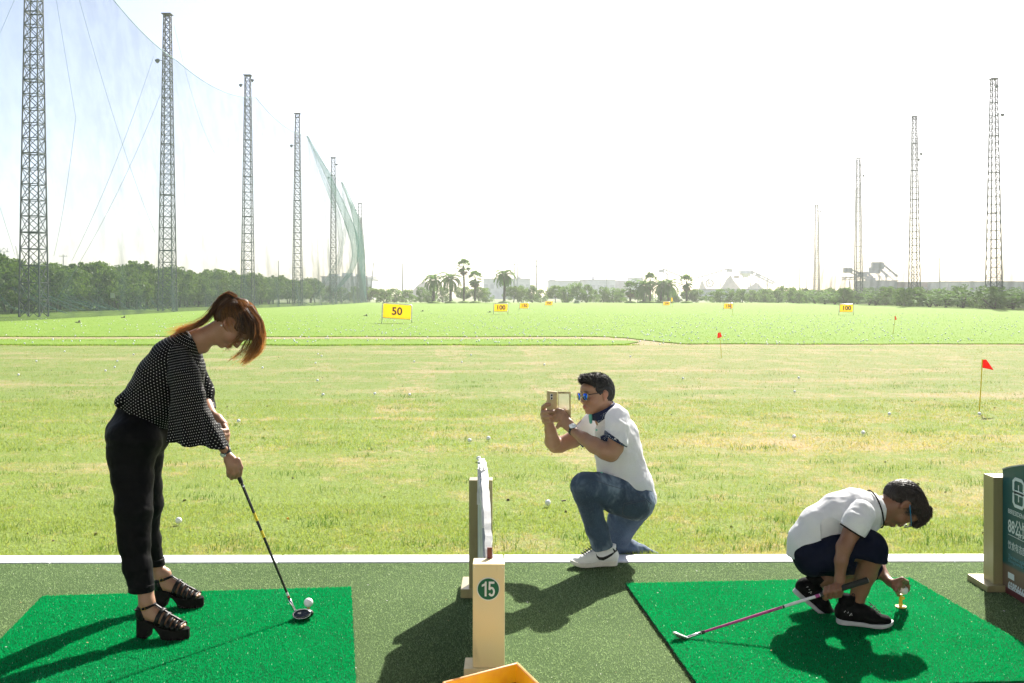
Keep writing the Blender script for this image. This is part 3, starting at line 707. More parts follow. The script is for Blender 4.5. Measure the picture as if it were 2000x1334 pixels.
# palms
def feather_palm(seed, H, L=3.1, nf=46):
    r = np.random.default_rng(seed); V = []; RN = []; parts = []
    for i in range(nf):
        az = i * 2.399 + r.normal(0, .2); el = R(80 - 105 * (i / nf) + r.normal(0, 5)); ln = L * r.uniform(.85, 1.1)
        p = np.array((0, 0, H)); pts = [p]; e = el
        for s_ in range(9):
            e -= .16 + .03 * s_ * .5; p = p + np.array((math.cos(az) * math.cos(e), math.sin(az) * math.cos(e), math.sin(e))) * ln / 9; pts.append(p)
        pts = np.array(pts); rn = r.uniform(0, 1); side = np.array((-math.sin(az), math.cos(az), 0))
        for s_ in range(1, 9):
            t_ = unit(pts[s_ + 1 if s_ < 9 else s_] - pts[s_])
            for q in (0, .33, .66):
                b = pts[s_] + (pts[s_ + 1] - pts[s_]) * q if s_ < 9 else pts[s_]
                ll = .62 * (1 - abs(s_ - 4) / 9)
                for sg in (-1, 1):
                    dr = unit(side * sg + t_ * .9 + (0, 0, -.35 + r.normal(0, .1))); wv = t_ * .075
                    V.append((b - wv, b + wv, b + dr * ll, b + dr * ll * .6 - wv * .6)); RN += [min(1, rn * .6 + r.uniform(0, .4))] * 4
    V = np.array(V).reshape(-1, 3)
    return fast_mesh('fronds', V, np.arange(len(V)).reshape(-1, 4), False, {'rnd': np.array(RN)})
def fan_palm(seed, H, Rr=1.25, nf=24):
    r = np.random.default_rng(seed); V = []; RN = []
    for i in range(nf):
        az = i * 2.399 + r.normal(0, .2); el = R(80 - 130 * (i / nf)); L = Rr * r.uniform(.75, 1.0)
        ax = np.array((math.cos(az) * math.cos(el), math.sin(az) * math.cos(el), math.sin(el))); hub = np.array((0, 0, H)) + ax * L
        sd_ = np.array((-math.sin(az), math.cos(az), 0)); up = np.cross(sd_, ax); rn = r.uniform(0, 1)
        V.append((np.array((0, 0, H)) - sd_ * .03, np.array((0, 0, H)) + sd_ * .03, hub + sd_ * .03, hub - sd_ * .03)); RN += [rn] * 4
        for j in range(15):
            q = (j - 7) / 7 * 1.9; dr = ax * math.cos(q) + sd_ * math.sin(q) + (0, 0, -.12); tip = hub + dr * r.uniform(.6, .95) - (0, 0, .12)
            w2 = unit(np.cross(dr, up)) * .13; V.append((hub, hub + dr * .35 + w2, tip, hub + dr * .35 - w2)); RN += [min(1, rn * .6 + r.uniform(0, .4))] * 4
    V = np.array(V).reshape(-1, 3)
    return fast_mesh('fronds', V, np.arange(len(V)).reshape(-1, 4), False, {'rnd': np.array(RN)})
M_MOUND = grassmat('mound_grass', True)
def palm(px, d, top, kind, lab, seed):
    x = xat(px, d); Ht = EYE - (top - HY) / F_PX * d
    root = empty('palm_tree', (x, d, .02), lab, 'palm tree', 'palms at the end of the range', seed * 1.3)
    if kind == 'feather': H = Ht - 1.9; me = feather_palm(seed, H)
    else: H = Ht - 1.6; me = fan_palm(seed, H)
    me.materials.append(M_PALM); c = bpy.data.objects.new('fronds', me); COL.objects.link(c); c.parent = root
    if kind == 'fan':
        me2 = fan_palm(seed + 50, H - .7, .6, 8); me2.materials.append(M_DEAD); v = np.zeros(len(me2.vertices) * 3); me2.vertices.foreach_get('co', v); v = v.reshape(-1, 3)
        v[:, 2] = np.where(v[:, 2] > H - .7, 2 * (H - .7) - v[:, 2], v[:, 2]) - .25; me2.vertices.foreach_set('co', v.ravel()); c = bpy.data.objects.new('dead_fronds', me2); COL.objects.link(c); c.parent = root
    mb = MB(); tr_ = .26 if kind == 'feather' else .2; n = 14
    mb.tube([(.12 * math.sin(i * .35 + seed) * i / n, .08 * math.cos(i * .3) * i / n * 0, H * i / n) for i in range(n + 1)], [tr_ * (1.25 if i == 0 else 1 + .10 * (i % 2) - .15 * i / n) for i in range(n + 1)], 10)
    o = mb.build('trunk', M_PBARK, smooth=True); o.parent = root
    mb = MB(); mb.lathe([(1.35, -.1), (1.2, .12), (.9, .28), (.4, .36), (.1, .38)], n=14); o = mb.build('grass_mound', M_MOUND, smooth=True); o.parent = root
for i, (px, d, top, kd, lab) in enumerate([(847, 200, 529, 'feather', 'leftmost feather palm of the left group'), (880, 198, 526, 'feather', 'feather palm just left of the tallest palm'),
        (906, 203, 504, 'fan', 'tallest fan palm in the middle of the left group'), (928, 200, 528, 'fan', 'short fan palm with a brown skirt right of the tallest palm'),
        (985, 199, 519, 'feather', 'lone full feather palm right of the left group'), (1231, 205, 548, 'fan', 'small fan palm at the left end of the right group'),
        (1257, 204, 540, 'feather', 'feather palm second from the left of the right group'), (1270, 207, 532, 'fan', 'tallest fan palm of the right group'),
        (1291, 206, 540, 'feather', 'feather palm behind the right 200 sign, left of its pair'), (1306, 204, 539, 'feather', 'feather palm behind the right 200 sign, right of its pair'),
        (1341, 203, 535, 'fan', 'fan palm at the right end of the right group')]): palm(px, d, top, kd, lab, i + 1)
# ============================================================ far industrial skyline
M_CONC = M('pale_concrete', (.42, .40, .42), .8, scale=.3); M_CONC2 = M('hazed_cladding', (.58, .58, .60), .7, scale=.3)  # cladding lightened so distance haze sits in its colour
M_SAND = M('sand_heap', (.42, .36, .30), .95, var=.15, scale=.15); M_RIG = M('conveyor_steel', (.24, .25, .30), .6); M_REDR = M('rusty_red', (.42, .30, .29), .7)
M_WIN = M('hazed_window', (.42, .43, .45), .5); M_POLE = M('pole_concrete', (.30, .31, .33), .8)  # window colour lightened for haze like the cladding
def building(x0, x1, top, d, lab, m=M_CONC2, wins=0, roof=None, depth=18):
    a, b = xat(x0, d), xat(x1, d); H = zat(top, d); root = empty('building', ((a + b) / 2, d, 0), lab, 'building')
    mb = MB(); mb.box(((a + b) / 2, d + depth / 2, H / 2 - .1), (b - a, depth, H + .2)); mb.build('wall', m, root)
    mb = MB(); mb.box(((a + b) / 2, d + depth / 2, H + .15), (b - a + .8, depth + .8, .3)); ro = mb.build('roof', M_CONC, root)
    if roof:
        for (u0, u1, tp) in roof:
            p, q = xat(u0, d), xat(u1, d); mb = MB(); mb.box(((p + q) / 2, d + depth / 2, (H + zat(tp, d)) / 2 + .3), (q - p, 5, zat(tp, d) - H)); mb.build('roof_house', m, root)
    for i in range(wins):
        mb = MB(); ww = (b - a) / wins
        mb.box((a + (i + .5) * ww, d - .03, H * .62), (ww * .6, .10, H * .22)); mb.build('window', M_WIN, root)
    return root
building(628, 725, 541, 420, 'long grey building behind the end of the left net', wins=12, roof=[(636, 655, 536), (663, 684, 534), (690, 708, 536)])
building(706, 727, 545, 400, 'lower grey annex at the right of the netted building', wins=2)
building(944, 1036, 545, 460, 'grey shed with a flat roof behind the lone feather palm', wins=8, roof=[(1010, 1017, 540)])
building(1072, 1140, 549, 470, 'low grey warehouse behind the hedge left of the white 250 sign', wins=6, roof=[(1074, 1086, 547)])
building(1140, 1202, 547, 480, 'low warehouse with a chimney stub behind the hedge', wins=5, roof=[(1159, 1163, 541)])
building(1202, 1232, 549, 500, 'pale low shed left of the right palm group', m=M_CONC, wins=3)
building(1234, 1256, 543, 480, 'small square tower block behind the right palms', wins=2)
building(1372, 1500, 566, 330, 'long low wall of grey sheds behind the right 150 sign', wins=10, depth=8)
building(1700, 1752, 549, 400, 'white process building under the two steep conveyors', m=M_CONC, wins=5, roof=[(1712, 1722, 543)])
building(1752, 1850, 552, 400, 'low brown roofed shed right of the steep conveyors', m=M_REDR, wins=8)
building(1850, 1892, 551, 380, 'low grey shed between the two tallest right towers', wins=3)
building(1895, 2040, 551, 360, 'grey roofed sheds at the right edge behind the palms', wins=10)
def heap(x0, x1, top, d, lab, seed):
    r = np.random.default_rng(seed); a, b = xat(x0, d), xat(x1, d); H = zat(top, d); n, m = 20, 6; R0 = (b - a) / 2
    v = []; f = []
    for j in range(m + 1):
        for i in range(n):
            t_ = j / m; rr = R0 * (1 - t_) * (1 + .12 * r.normal()) + .4; q = 2 * math.pi * i / n
            v.append(((a + b) / 2 + rr * math.cos(q), d + rr * .6 * math.sin(q), H * t_ ** .9 * (1 + .03 * r.normal()) - .1))
    for j in range(m):
        for i in range(n): f.append((j * n + i, j * n + (i + 1) % n, (j + 1) * n + (i + 1) % n, (j + 1) * n + i))
    f.append(tuple(m * n + i for i in range(n)))
    tag(link('sand_heap', mesh_from('heap', v, f, True), M_SAND), lab, 'sand heap', 'sand heaps of the gravel works')
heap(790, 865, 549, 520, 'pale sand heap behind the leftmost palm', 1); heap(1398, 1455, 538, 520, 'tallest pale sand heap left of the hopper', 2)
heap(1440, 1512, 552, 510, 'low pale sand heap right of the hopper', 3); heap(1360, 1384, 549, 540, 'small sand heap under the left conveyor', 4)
def conveyor(a, b, d, lab, wd=1.6, legs=2, head=1.5):
    pa, pb = P(*a, d), P(*b, d); root = empty('conveyor', (float(pb[0]), d, 0), lab, 'conveyor', 'conveyors of the gravel works')
    mb = MB(); L = np.linalg.norm(pb - pa); u = (pb - pa) / L; up = np.array((-u[2], 0, u[0]));
    if up[2] < 0: up = -up
    for s_ in (-.8, .8):
        for o_ in (0, wd): mb.tube([pa + up * o_ + (0, s_, 0), pb + up * o_ + (0, s_, 0)], .16, 4)
        n = int(L / 2.2)
        for i in range(n): mb.tube([pa + u * (i * L / n) + (0, s_, 0), pa + u * ((i + 1) * L / n) + up * wd + (0, s_, 0)], .10, 3)
    mb.build('truss', M_RIG, root)
    mb = MB(); c = (pa + pb) / 2 + up * wd * .8; mb.tube([pa + up * wd * .9, pb + up * wd * .9], .35, 4); mb.build('belt', M_RIG, root)
    mb = MB(); hi = pa if pa[2] > pb[2] else pb; mb.box(hi + (0, 0, .4), (head * 1.6, 2, head)); mb.build('drive_head', M_RIG, root)
    for k in range(legs):
        q = pa + (pb - pa) * ((k + 1) / (legs + 1)); mb = MB(); mb.tube([q, (q[0], q[1], 0)], .18, 4); mb.tube([q, (q[0] + 1.5, q[1], 0)], .12, 4); mb.build('support', M_RIG, root)
    return root
conveyor((1292, 531), (1330, 546), 480, 'thin truss conveyor descending behind the right palms')
conveyor((1425, 530), (1362, 549), 480, 'thin truss conveyor rising right towards the tallest sand heap')
conveyor((1466, 534), (1512, 556), 480, 'truss conveyor running down right from the hopper', wd=1.3)
conveyor((1480, 539), (1514, 556), 560, 'faint conveyor at the far right of the hopper', wd=1)
conveyor((1656, 530), (1698, 549), 420, 'dark conveyor crossing behind the third right tower', 1.3, 2, 2.0)
conveyor((1685, 538), (1697, 549), 415, 'short steep dark conveyor left of the process building', 2.2, 1, 2.0)
conveyor((1708, 530), (1726, 549), 410, 'short steep conveyor on the process building', 2.4, 1, 2.5)
conveyor((1714, 521), (1746, 548), 405, 'tallest steep conveyor right of the process building', 2.2, 1, 2.8)
conveyor((1645, 547), (1700, 543), 430, 'low level gantry in front of the dark conveyors', 1.0, 3, 1)
r = empty('hopper', P(1455, 560, 480), 'raised dark hopper on legs between the sand heaps', 'hopper')
k = 480 / F_PX
mb = MB(); c = P(1455, 531, 480); mb.box(c + (0, 0, 0), (20 * k, 4, 6 * k)); mb.build('bin', M_CONC2, r)
mb = MB(); mb.box(P(1456, 538, 480), (6 * k, 3, 8 * k), taper=2.6); mb.build('cone', M_CONC2, r)
for dx in (-9, -3, 5, 9):
    mb = MB(); mb.tube([P(1455 + dx, 533, 480), P(1455 + dx * 1.25, 562, 480)], .25, 4); mb.build('support', M_RIG, r)
mb = MB(); mb.box(P(1438, 541, 482), (9 * k, 3, 6 * k)); mb.build('cabin', M_REDR, r)
rr_ = empty('washing_wheel', P(1386, 552, 490), 'round sand washing wheel left of the tallest heap', 'wheel')
mb = MB(); q = [P(1386, 553, 490) + np.array((math.cos(a), 0, math.sin(a))) * 1.75 for a in np.linspace(0, 2 * math.pi, 17)]; mb.tube(q, .4, 5, cap=False); mb.build('rim', M_RIG, rr_)
mb = MB()
for a in np.linspace(0, math.pi, 5)[:-1]: mb.tube([P(1386, 553, 490) + np.array((math.cos(a), 0, math.sin(a))) * 1.7, P(1386, 553, 490) - np.array((math.cos(a), 0, math.sin(a))) * 1.7], .12, 4)
mb.build('spoke_frame', M_RIG, rr_)
# utility poles
for i, (px, top, d, arms, lab) in enumerate([(123.5, 497, 330, 1, 'utility pole above the orchard right of the nearest tower'), (544, 509, 380, 0, 'thin pole above the orchard between third and fourth towers'),
        (722, 512, 300, 0, 'leaning thin pole just right of the left net'), (786.5, 513, 290, 0, 'thin dark pole left of the palm group'), (1004.5, 513, 330, 1, 'lattice like power pole right of the lone palm'),
        (1010.5, 516, 345, 0, 'thin pole close right of the power pole'), (1047.5, 506, 300, 2, 'utility pole with crossarms right of the lone palm'), (1134, 530, 420, 0, 'short pole above the low warehouse'),
        (1185, 541, 420, 0, 'tiny pole at the warehouse end'), (1254, 521, 400, 0, 'thin pole above the small tower block'), (1302.5, 508, 360, 0, 'tall thin pole above the right palms'), (1408, 526, 420, 0, 'thin pole by the left conveyors'),
        (1465, 535, 440, 1, 'short pole right of the hopper'), (1499.5, 514, 380, 0, 'pole between hopper and right row'), (1531, 505, 400, 0, 'thin pole left of the small ship like rig'), (1542, 518, 420, 0, 'thin mast over the small rig, left'),
        (1549, 514, 420, 1, 'thin mast over the small rig, right'), (1561.5, 500, 360, 1, 'tallest pole left of the smallest right tower'), (1575, 523, 380, 1, 'short pole beside the smallest right tower'),
        (1785, 520, 300, 0, 'mast seen through the two-lamp tower'), (1835.5, 503, 300, 0, 'lone tall pole between the two tallest right towers'), (0, 488, 280, 0, 'pole at the left edge under the gantry')]):
    x = xat(px, d); H = zat(top, d); root = empty('utility_pole', (x, d, 0), lab, 'pole', 'poles on the skyline')
    mb = MB(); mb.tube([(x, d, -.1), (x + (1.2 if px == 722 else 0), d, H)], [.24, .14], 6); mb.build('shaft', M_POLE, root)
    for a in range(arms):
        z = H - .6 - a * 1.6; mb = MB(); mb.box((x, d, z), (2.6, .15, .15))
        for q in (-1.1, -.4, .4, 1.1): mb.tube([(x + q, d, z), (x + q, d, z + .4)], .07, 5)
        mb.build('crossarm', M_POLE, root)
d = 230; root = empty('gantry', P(5, 560, d), 'thin truss gantry top above the trees at the left edge', 'gantry')
mb = MB()
for a, b in [((-20, 492), (20, 492)), ((-20, 492), (-20, 488)), ((0, 492), (8, 484)), ((8, 484), (15, 492)), ((15, 492), (15, 484)), ((0, 492), (0, 485))]: mb.tube([P(*a, d), P(*b, d)], .07, 4)
mb.build('truss', M_POLE, root)
mb = MB(); mb.tube([P(8, 492, d), P(8, 590, d)], .12, 5); mb.build('mast', M_POLE, root)
# kite
M_KITE = M('kite_cloth', (.30, .29, .33), .8)
root = empty('kite', P(820, 490, 150), 'small grey kite with a broken tail high left of the palms', 'kite')
me = mesh_from('sail', [P(817, 488, 150), P(821, 489, 150.1), P(823, 494, 150), P(820, 491, 149.8), P(817, 488, 150) + (0, .05, 0)], [(0, 3, 2, 1)]); link('sail', me, M_KITE, root)
for a, b in (((824, 505), (827, 505.5)), ((829, 518), (830, 519))):
    mb = MB(); mb.box((P(*a, 150) + P(*b, 150)) / 2, (.22, .03, .1)); mb.build('tail_piece', M_KITE, root)
mb = MB(); mb.tube([P(822, 493, 150), P(826, 505, 150), P(830, 519, 150), P(838, 535, 150)], .008, 3); mb.build('tail_line', M_KITE, root)

# ============================================================ distance signs
t = NT('yellow_board'); t.set(color=(.90, .62, .004), rough=.5, spec=.3); _t = t.n('BsdfTranslucent'); _t.inputs[0].default_value = (.95, .72, .01, 1); _m = t.n('MixShader'); _m.inputs[0].default_value = .6
t.l(t.b.outputs[0], _m.inputs[1]).l(_t.outputs[0], _m.inputs[2]).l(_m.outputs[0], t.out.inputs[0]); M_YEL = t.m; M_BLK = M('black_print', (.015, .012, .012), .6); M_GREYP = M('grey_pipe', (.55, .57, .60), .35, .5)
M_WBOARD = M('white_board', (.62, .60, .48), .6)
def dist_sign(x0, x1, ytl, ytr, ybl, ybr, base, txt, lab, m=M_YEL, tsz=.55):
    d = gy(base, .02); k = d / F_PX; yaw = 0.0
    A = lambda x, y: P(x, y, d)
    root = empty('distance_sign', (*P((x0 + x1) / 2, base, d)[:2], .02), lab, 'distance sign', 'yardage signs on the range')
    TL, TR, BR, BL = A(x0 + 1, ytl), A(x1, ytr), A(x1 - 1, ybr), A(x0, ybl)
    th = max(.03, .02 * 1); 
    mb = MB(); v = [q + (0, s_ * th, 0) for s_ in (-1, 1) for q in (BL, BR, TR, TL)]
    mb.add(v, [(0, 1, 2, 3), (7, 6, 5, 4), (0, 4, 5, 1), (1, 5, 6, 2), (2, 6, 7, 3), (3, 7, 4, 0)]); mb.build('board', m, root, bevel=.01)
    pr = .022
    lg = lambda q, g_: (q[0] + (g_[0]), q[1], .0)
    off = np.array((0, 0, .06)); sx = np.array((.05, 0, 0))
    for nm, pts in (('frame_post', [TL - sx + off * .3, BL - sx, (BL[0] - .07, d, .0)]), ('frame_post', [TR + sx + off * .3, BR + sx, (BR[0] + .07, d, .0)]), ('top_rail', [TL - sx, TL + off * .7 + sx * .5, TR + off * .7 - sx * .5, TR + sx]), ('bottom_rail', [BL - sx, BR + sx])):
        mb = MB(); mb.tube(pts, pr, 6); mb.build(nm, M_GREYP, root, smooth=True)
    if txt == '50':
        mb = MB()   # orange border stripe of the near board
        for a, b in ((BL, BR), (TL, TR), (BL, TL), (BR, TR)):
            pass
    c = (TL + TR + BL + BR) / 4 - (0, th + .02, 0); xd = (TR - TL) + (BR - BL)
    textobj('number', txt, (ybl - ytl) * k * tsz * (1.38 if txt == '50' else 1.55), M_BLK, root, c, xd, (0, 0, 1), bold=(ybl - ytl) * k * (.022 if txt == '50' else .034))
    return root
dist_sign(748, 803, 593, 597, 620, 624, 630.5, '50', 'large yellow sign reading 50 on a grey pipe frame', tsz=.56)
dist_sign(965, 991.5, 594, 594, 608, 608, 613.5, '100', 'yellow 100 sign on two legs, right of the lone palm')
dist_sign(1015, 1033, 592.5, 592.5, 602, 602, 605, '150', 'yellow 150 sign second from the left 100 sign')
dist_sign(1064.5, 1079.5, 588.5, 588.5, 596, 596, 597.8, '200', 'small yellow 200 sign, third sign right of the lone palm')
dist_sign(1121, 1132, 587, 587, 592.5, 592.5, 593.4, '250', 'tiny white 250 sign in front of the far hedge', m=M_WBOARD)
dist_sign(1295, 1309, 589.5, 589.5, 596, 596, 597.5, '200', 'small yellow 200 sign before the right palm group')
dist_sign(1413.5, 1431.5, 593, 593, 602.5, 602.5, 604.5, '150', 'yellow 150 sign with a pink flag standing before it')
dist_sign(1640, 1666, 595, 595, 609, 609, 615, '100', 'yellow 100 sign in front of the third right tower')

# ============================================================ flags
M_RED = NT('red_flag'); M_RED.set(color=(.75, .03, .025), rough=.7); _tr = M_RED.n('BsdfTranslucent'); _tr.inputs[0].default_value = (.9, .05, .03, 1); _mx = M_RED.n('MixShader'); _mx.inputs[0].default_value = .45
M_RED.l(M_RED.b.outputs[0], _mx.inputs[1]).l(_tr.outputs[0], _mx.inputs[2]).l(_mx.outputs[0], M_RED.out.inputs[0]); M_RED = M_RED.m
M_YPOLE = M('yellow_pole', (.80, .60, .02), .5); M_PINK = M('pink_flag', (.75, .25, .35), .7)
def flag(base, top, pts, lab, rp=.009, m=M_RED, ztop=None):
    d = gy(base[1], LZ); k = d / F_PX; root = empty('practice_flag', (*P(base[0], base[1], d)[:2], LZ), lab, 'flag', 'practice flags')
    mb = MB(); mb.tube([P(*base, d), P((base[0] + top[0]) / 2 + .5, (base[1] + top[1]) / 2, d), P(*top, d)], rp, 8); mb.build('pole', M_YPOLE, root, smooth=True)
    q = [P(x, y, d) for x, y in pts]; n = 7; v = []; f = []
    for i in range(n):
        for j in range(n):
            s_, t_ = i / (n - 1), j / (n - 1); a = q[0] + (q[3] - q[0]) * t_; b = q[1] + (q[2] - q[1]) * t_; p = a + (b - a) * s_ + np.array((0, .03 * math.sin(5 * s_ + 2 * t_) * s_ * k * 18, 0)); v.append(p)
    for i in range(n - 1):
        for j in range(n - 1): f.append((i*n + j, (i+1)*n + j, (i+1)*n + j + 1, i*n + j + 1))
    o = link('flag_cloth', mesh_from('flag_cloth', v, f, True), m, root); so_ = o.modifiers.new('t', 'SOLIDIFY'); so_.thickness = .002
    return root
flag((1912.5, 805), (1918.5, 701), [(1917.5, 703), (1926, 702), (1941, 723), (1917, 718)], 'red flag on a yellow pole, the nearest, at the right', .007)
flag((1409, 699), (1405, 649), [(1402, 650), (1407, 649), (1410, 658), (1401, 661)], 'small red flag on a thin yellow pole right of the man', .006)
flag((1744, 652), (1748.5, 617), [(1747.5, 617), (1749, 617), (1751.5, 624), (1747, 625)], 'farthest red flag on a slanting yellow pole below the right 100 sign', .009)
flag((1432, 618), (1427, 592), [(1427, 591), (1428.5, 591), (1428, 602), (1426, 603)], 'faded pink flag leaning in front of the right 150 sign', .012, M_PINK)
flag((1313, 601), (1312, 583), [(1311, 582), (1313, 581), (1314, 588), (1311, 590)], 'tiny yellow flag by the right 200 sign', .02, M_YEL)

# ============================================================ golf balls
tb = NT('golf_ball_white'); vo = tb.n('TexVoronoi'); vo.inputs['Scale'].default_value = 330; tb.l(tb.obj(), vo.inputs['Vector'])
tb.set(color=(.80, .81, .82), rough=.35, spec=.5); tb.bump(tb.mapr(vo.outputs['Distance'], .1, .5), .35, .001); M_BALL = tb.m
def ball_mesh(n, m, r=.02135):
    mb = MB(); mb.lathe([(r * math.sin(math.pi * i / m) + (1e-5 if i in (0, m) else 0), -r * math.cos(math.pi * i / m)) for i in range(m + 1)], n=n); me = mb.mesh('golf_ball', True); me.materials.append(M_BALL); return me
BM_HI, BM_MID, BM_LO = ball_mesh(28, 16), ball_mesh(14, 8), ball_mesh(8, 5)
def ball(loc, lab, group=None, me=None, sc=1.0):
    o = bpy.data.objects.new('golf_ball', me or BM_HI); COL.objects.link(o); o.location = [float(q) for q in loc]; o.rotation_euler = (random.random() * 3, random.random() * 3, 0); o.scale = (sc,) * 3
    return tag(o, lab, 'golf ball', group)
GB = 'golf balls lying on the lawn'
near_balls = [(349, 1018, 'nearest ball on the grass, right of the woman\'s trouser legs'), (466, 822, 'ball on the lawn just right of the woman\'s rear hand'), (513, 717, 'ball on the lawn below the woman\'s hanging fringe'),
    (917, 860, 'left ball of the pair above the divider board'), (954, 856, 'right ball of the pair above the divider board'), (935, 896, 'ball directly above the top of the middle divider'),
    (1070, 983, 'ball on the lawn left of the man\'s raised knee'), (1551, 853, 'ball above the boy\'s back on the lawn'), (1686, 845, 'ball above the boy\'s head'), (1737, 808, 'ball between the nearest flag and the boy'),
    (1913, 808, 'ball at the foot of the nearest red flag'), (1552, 764, 'lower ball of the pair in mid lawn above the boy'), (1560, 737, 'upper ball of the pair in mid lawn above the boy'), (1334, 738, 'lone ball on the lawn right of the man\'s head'),
    (1231, 695, 'ball on the far lawn above the man'), (1063, 711, 'ball on the far lawn above the phone'), (732, 768, 'ball in mid lawn on the dry sod strip'), (631, 770, 'ball in mid lawn, left of the dry sod strip'), (800, 770, 'ball in mid lawn, right of the dry sod strip'),
    (620, 742, 'ball farther up the lawn near the brown scuff'), (36, 731, 'ball near the left edge of the lawn'), (206, 723, 'ball just behind the woman\'s back, lowest of three'), (224, 716, 'ball just behind the woman\'s back, middle of three'), (229, 704, 'ball behind the woman\'s back, topmost of three'),
    (71, 704, 'ball at the left, below the thin dark groove'), (261, 691, 'ball close behind the woman\'s collar'), (126, 685, 'ball at the left, above the thin dark groove'), (809, 705, 'ball on the far lawn under the 50 sign'), (902, 706, 'ball on the far lawn, left of the 100 sign'),
    (920, 692, 'ball on the far dry lawn below the lone palm'), (616, 708, 'ball on the far lawn, lowest of a trio'), (621, 690, 'ball on the far lawn, left of the trio top'), (628, 694, 'ball on the far lawn, right of the trio top'), (1701, 682, 'ball on the far lawn left of the farthest red flag\'s foot')]
for x, y, lab in near_balls: p = G(x, y + 2, LZ + .02); ball(p + (0, 0, .012), lab, GB)
r = np.random.default_rng(11); cnt = 0; rest = []
for i in range(1500):
    yy = r.choice([r.uniform(603, 668), r.uniform(608, 672), r.uniform(612, 645)], p=[.35, .3, .35]); xx = r.uniform(0, 2000)
    if xx < 330 and yy < 622: continue
    if 1640 < xx and yy < 612: continue
    if r.uniform() > (.38 if xx < 560 else 1.0 if 850 < xx < 1750 else .75): continue
    z = .025
    if 655 < yy < 661 and xx < 1120 and r.uniform() < .5: continue
    p = G(xx, yy, z + .03)
    if cnt < 262 and yy > 622: ball(p, 'white golf ball among the many strewn over the bright green range', 'golf balls strewn over the range', BM_MID, 1.15); cnt += 1
    else: rest.append(p)
mb = MB(); base = BM_LO; bv = np.zeros(len(base.vertices) * 3); base.vertices.foreach_get('co', bv); bv = bv.reshape(-1, 3) * 1.2; bf = [tuple(p.vertices) for p in base.polygons]
for p in rest: mb.add(bv + p, bf)
o = mb.build('scattered_balls', M_BALL, smooth=True); tag(o, 'hundreds of far golf balls speckling the range beyond', 'golf balls', kind='stuff')
# small litter on the lawn
M_LIT = M('litter_orange', (.8, .38, .03), .6); M_TWIG = M('cork_stub', (.16, .13, .10), .8)
mb = MB(); mb.box(G(562, 1018, LZ) + (0, 0, .02), (.018, .02, .012), rot=rotz(.5), taper=.4); tag(mb.build('leaf', M_LIT), 'small orange leaf scrap on the grass behind the club shaft', 'scrap')
mb = MB(); c = G(1101, 983, LZ) + (0, 0, .018); mb.tube([c - (.016, 0, 0), c + (.016, .005, .003)], .006, 7); tag(mb.build('stub', M_TWIG), 'short brown stub on the lawn right of the ball by the man', 'stub')
for x, y, lb_ in ((155, 627, 'dark clod on the green range near the left edge, below the nearest tower'), (243, 617.5, 'dark clod on the green range below the left net, behind the woman'), (716, 614, 'dark stub on the green range left of the 50 sign'), (826, 605, 'dark clod on the green range just right of the 50 sign'), (957, 607, 'dark clod on the green range beside the left 100 sign')):
    d = gy(y + 3, .02); p = P(x, y + 3, d); mb = MB(); mb.box(p + (0, 0, .06), (.12, .10, .14), taper=.7); mb.box(p + (-.12, 0, .02), (.2, .1, .05))
    tag(mb.build('clod', M_TWIG, bevel=.02), lb_, 'clod', 'dark clods on the range')

# ============================================================ dividers
t = NT('gold_laminate'); p_ = t.obj(); c = t.mix(t.noise(p_, 900, 1), (.72, .58, .32), (.80, .67, .40))
c = t.mix(t.mapr(t.noise(t.scalev(p_, (8, 8, 1.6)), 1.0, 5, .6, .6), .54, .75, 0, .35), c, (.30, .23, .13))
c = t.mix(t.mapr(t.noise(t.scalev(p_, (60, 60, 5)), 1.0, 4, .7, 1.2), .66, .70, 0, .4), c, (.25, .19, .11)); c = t.mix(t.mapr(t.noise(p_, 26, 3, .6), .68, .72, 0, .4), c, (.78, .72, .58))
t.set(color=c, rough=t.mapr(t.noise(p_, 12, 4), .3, .7, .3, .55), metal=.1, spec=.5); M_GOLD = t.m
M_PLAQ = M('plaque_green', (.0, .11, .055), .45, spec=.3); M_PLAQW = M('plaque_white', (.72, .74, .74), .4); M_WBRD = M('worn_white_board', (.72, .72, .72), .6, var=.08, scale=9, bump=.4, bscale=30); M_BOARDG = M('board_grey', (.42, .46, .50), .5, var=.2, scale=6); M_MAROON = M('maroon_trim', (.12, .02, .015), .5)
t = NT('gold_laminate_shaded'); p_ = t.obj(); c = t.mix(t.noise(p_, 900, 1), (.30, .26, .13), (.36, .32, .17)); c = t.mix(t.mapr(t.noise(t.scalev(p_, (8, 8, 1.6)), 1.0, 5, .6, .6), .50, .72, 0, .5), c, (.22, .18, .10))  # darker copy of the gold laminate, weaker fill put into the colour
t.set(color=c, rough=.4, metal=.2, spec=.5); M_GOLDSH = t.m
def div_post(x0, x1, yf, dep, H, lab, base, mt=None):
    mt = mt or M_GOLDSH
    root = empty('divider_post', ((x0 + x1) / 2, yf + dep / 2, 0), lab, 'post', 'gold posts of the bay dividers')
    mb = MB(); mb.box(((x0 + x1) / 2, yf + dep / 2, H / 2 + .012), (x1 - x0, dep, H - .024)); mb.build('column', mt, root, bevel=.002)
    (a, b, c_, d_, h) = base
    mb = MB(); mb.box(((a + b) / 2, (c_ + d_) / 2, h / 2), (b - a, d_ - c_, h)); mb.build('base_plate', mt, root, bevel=.003)
    return root
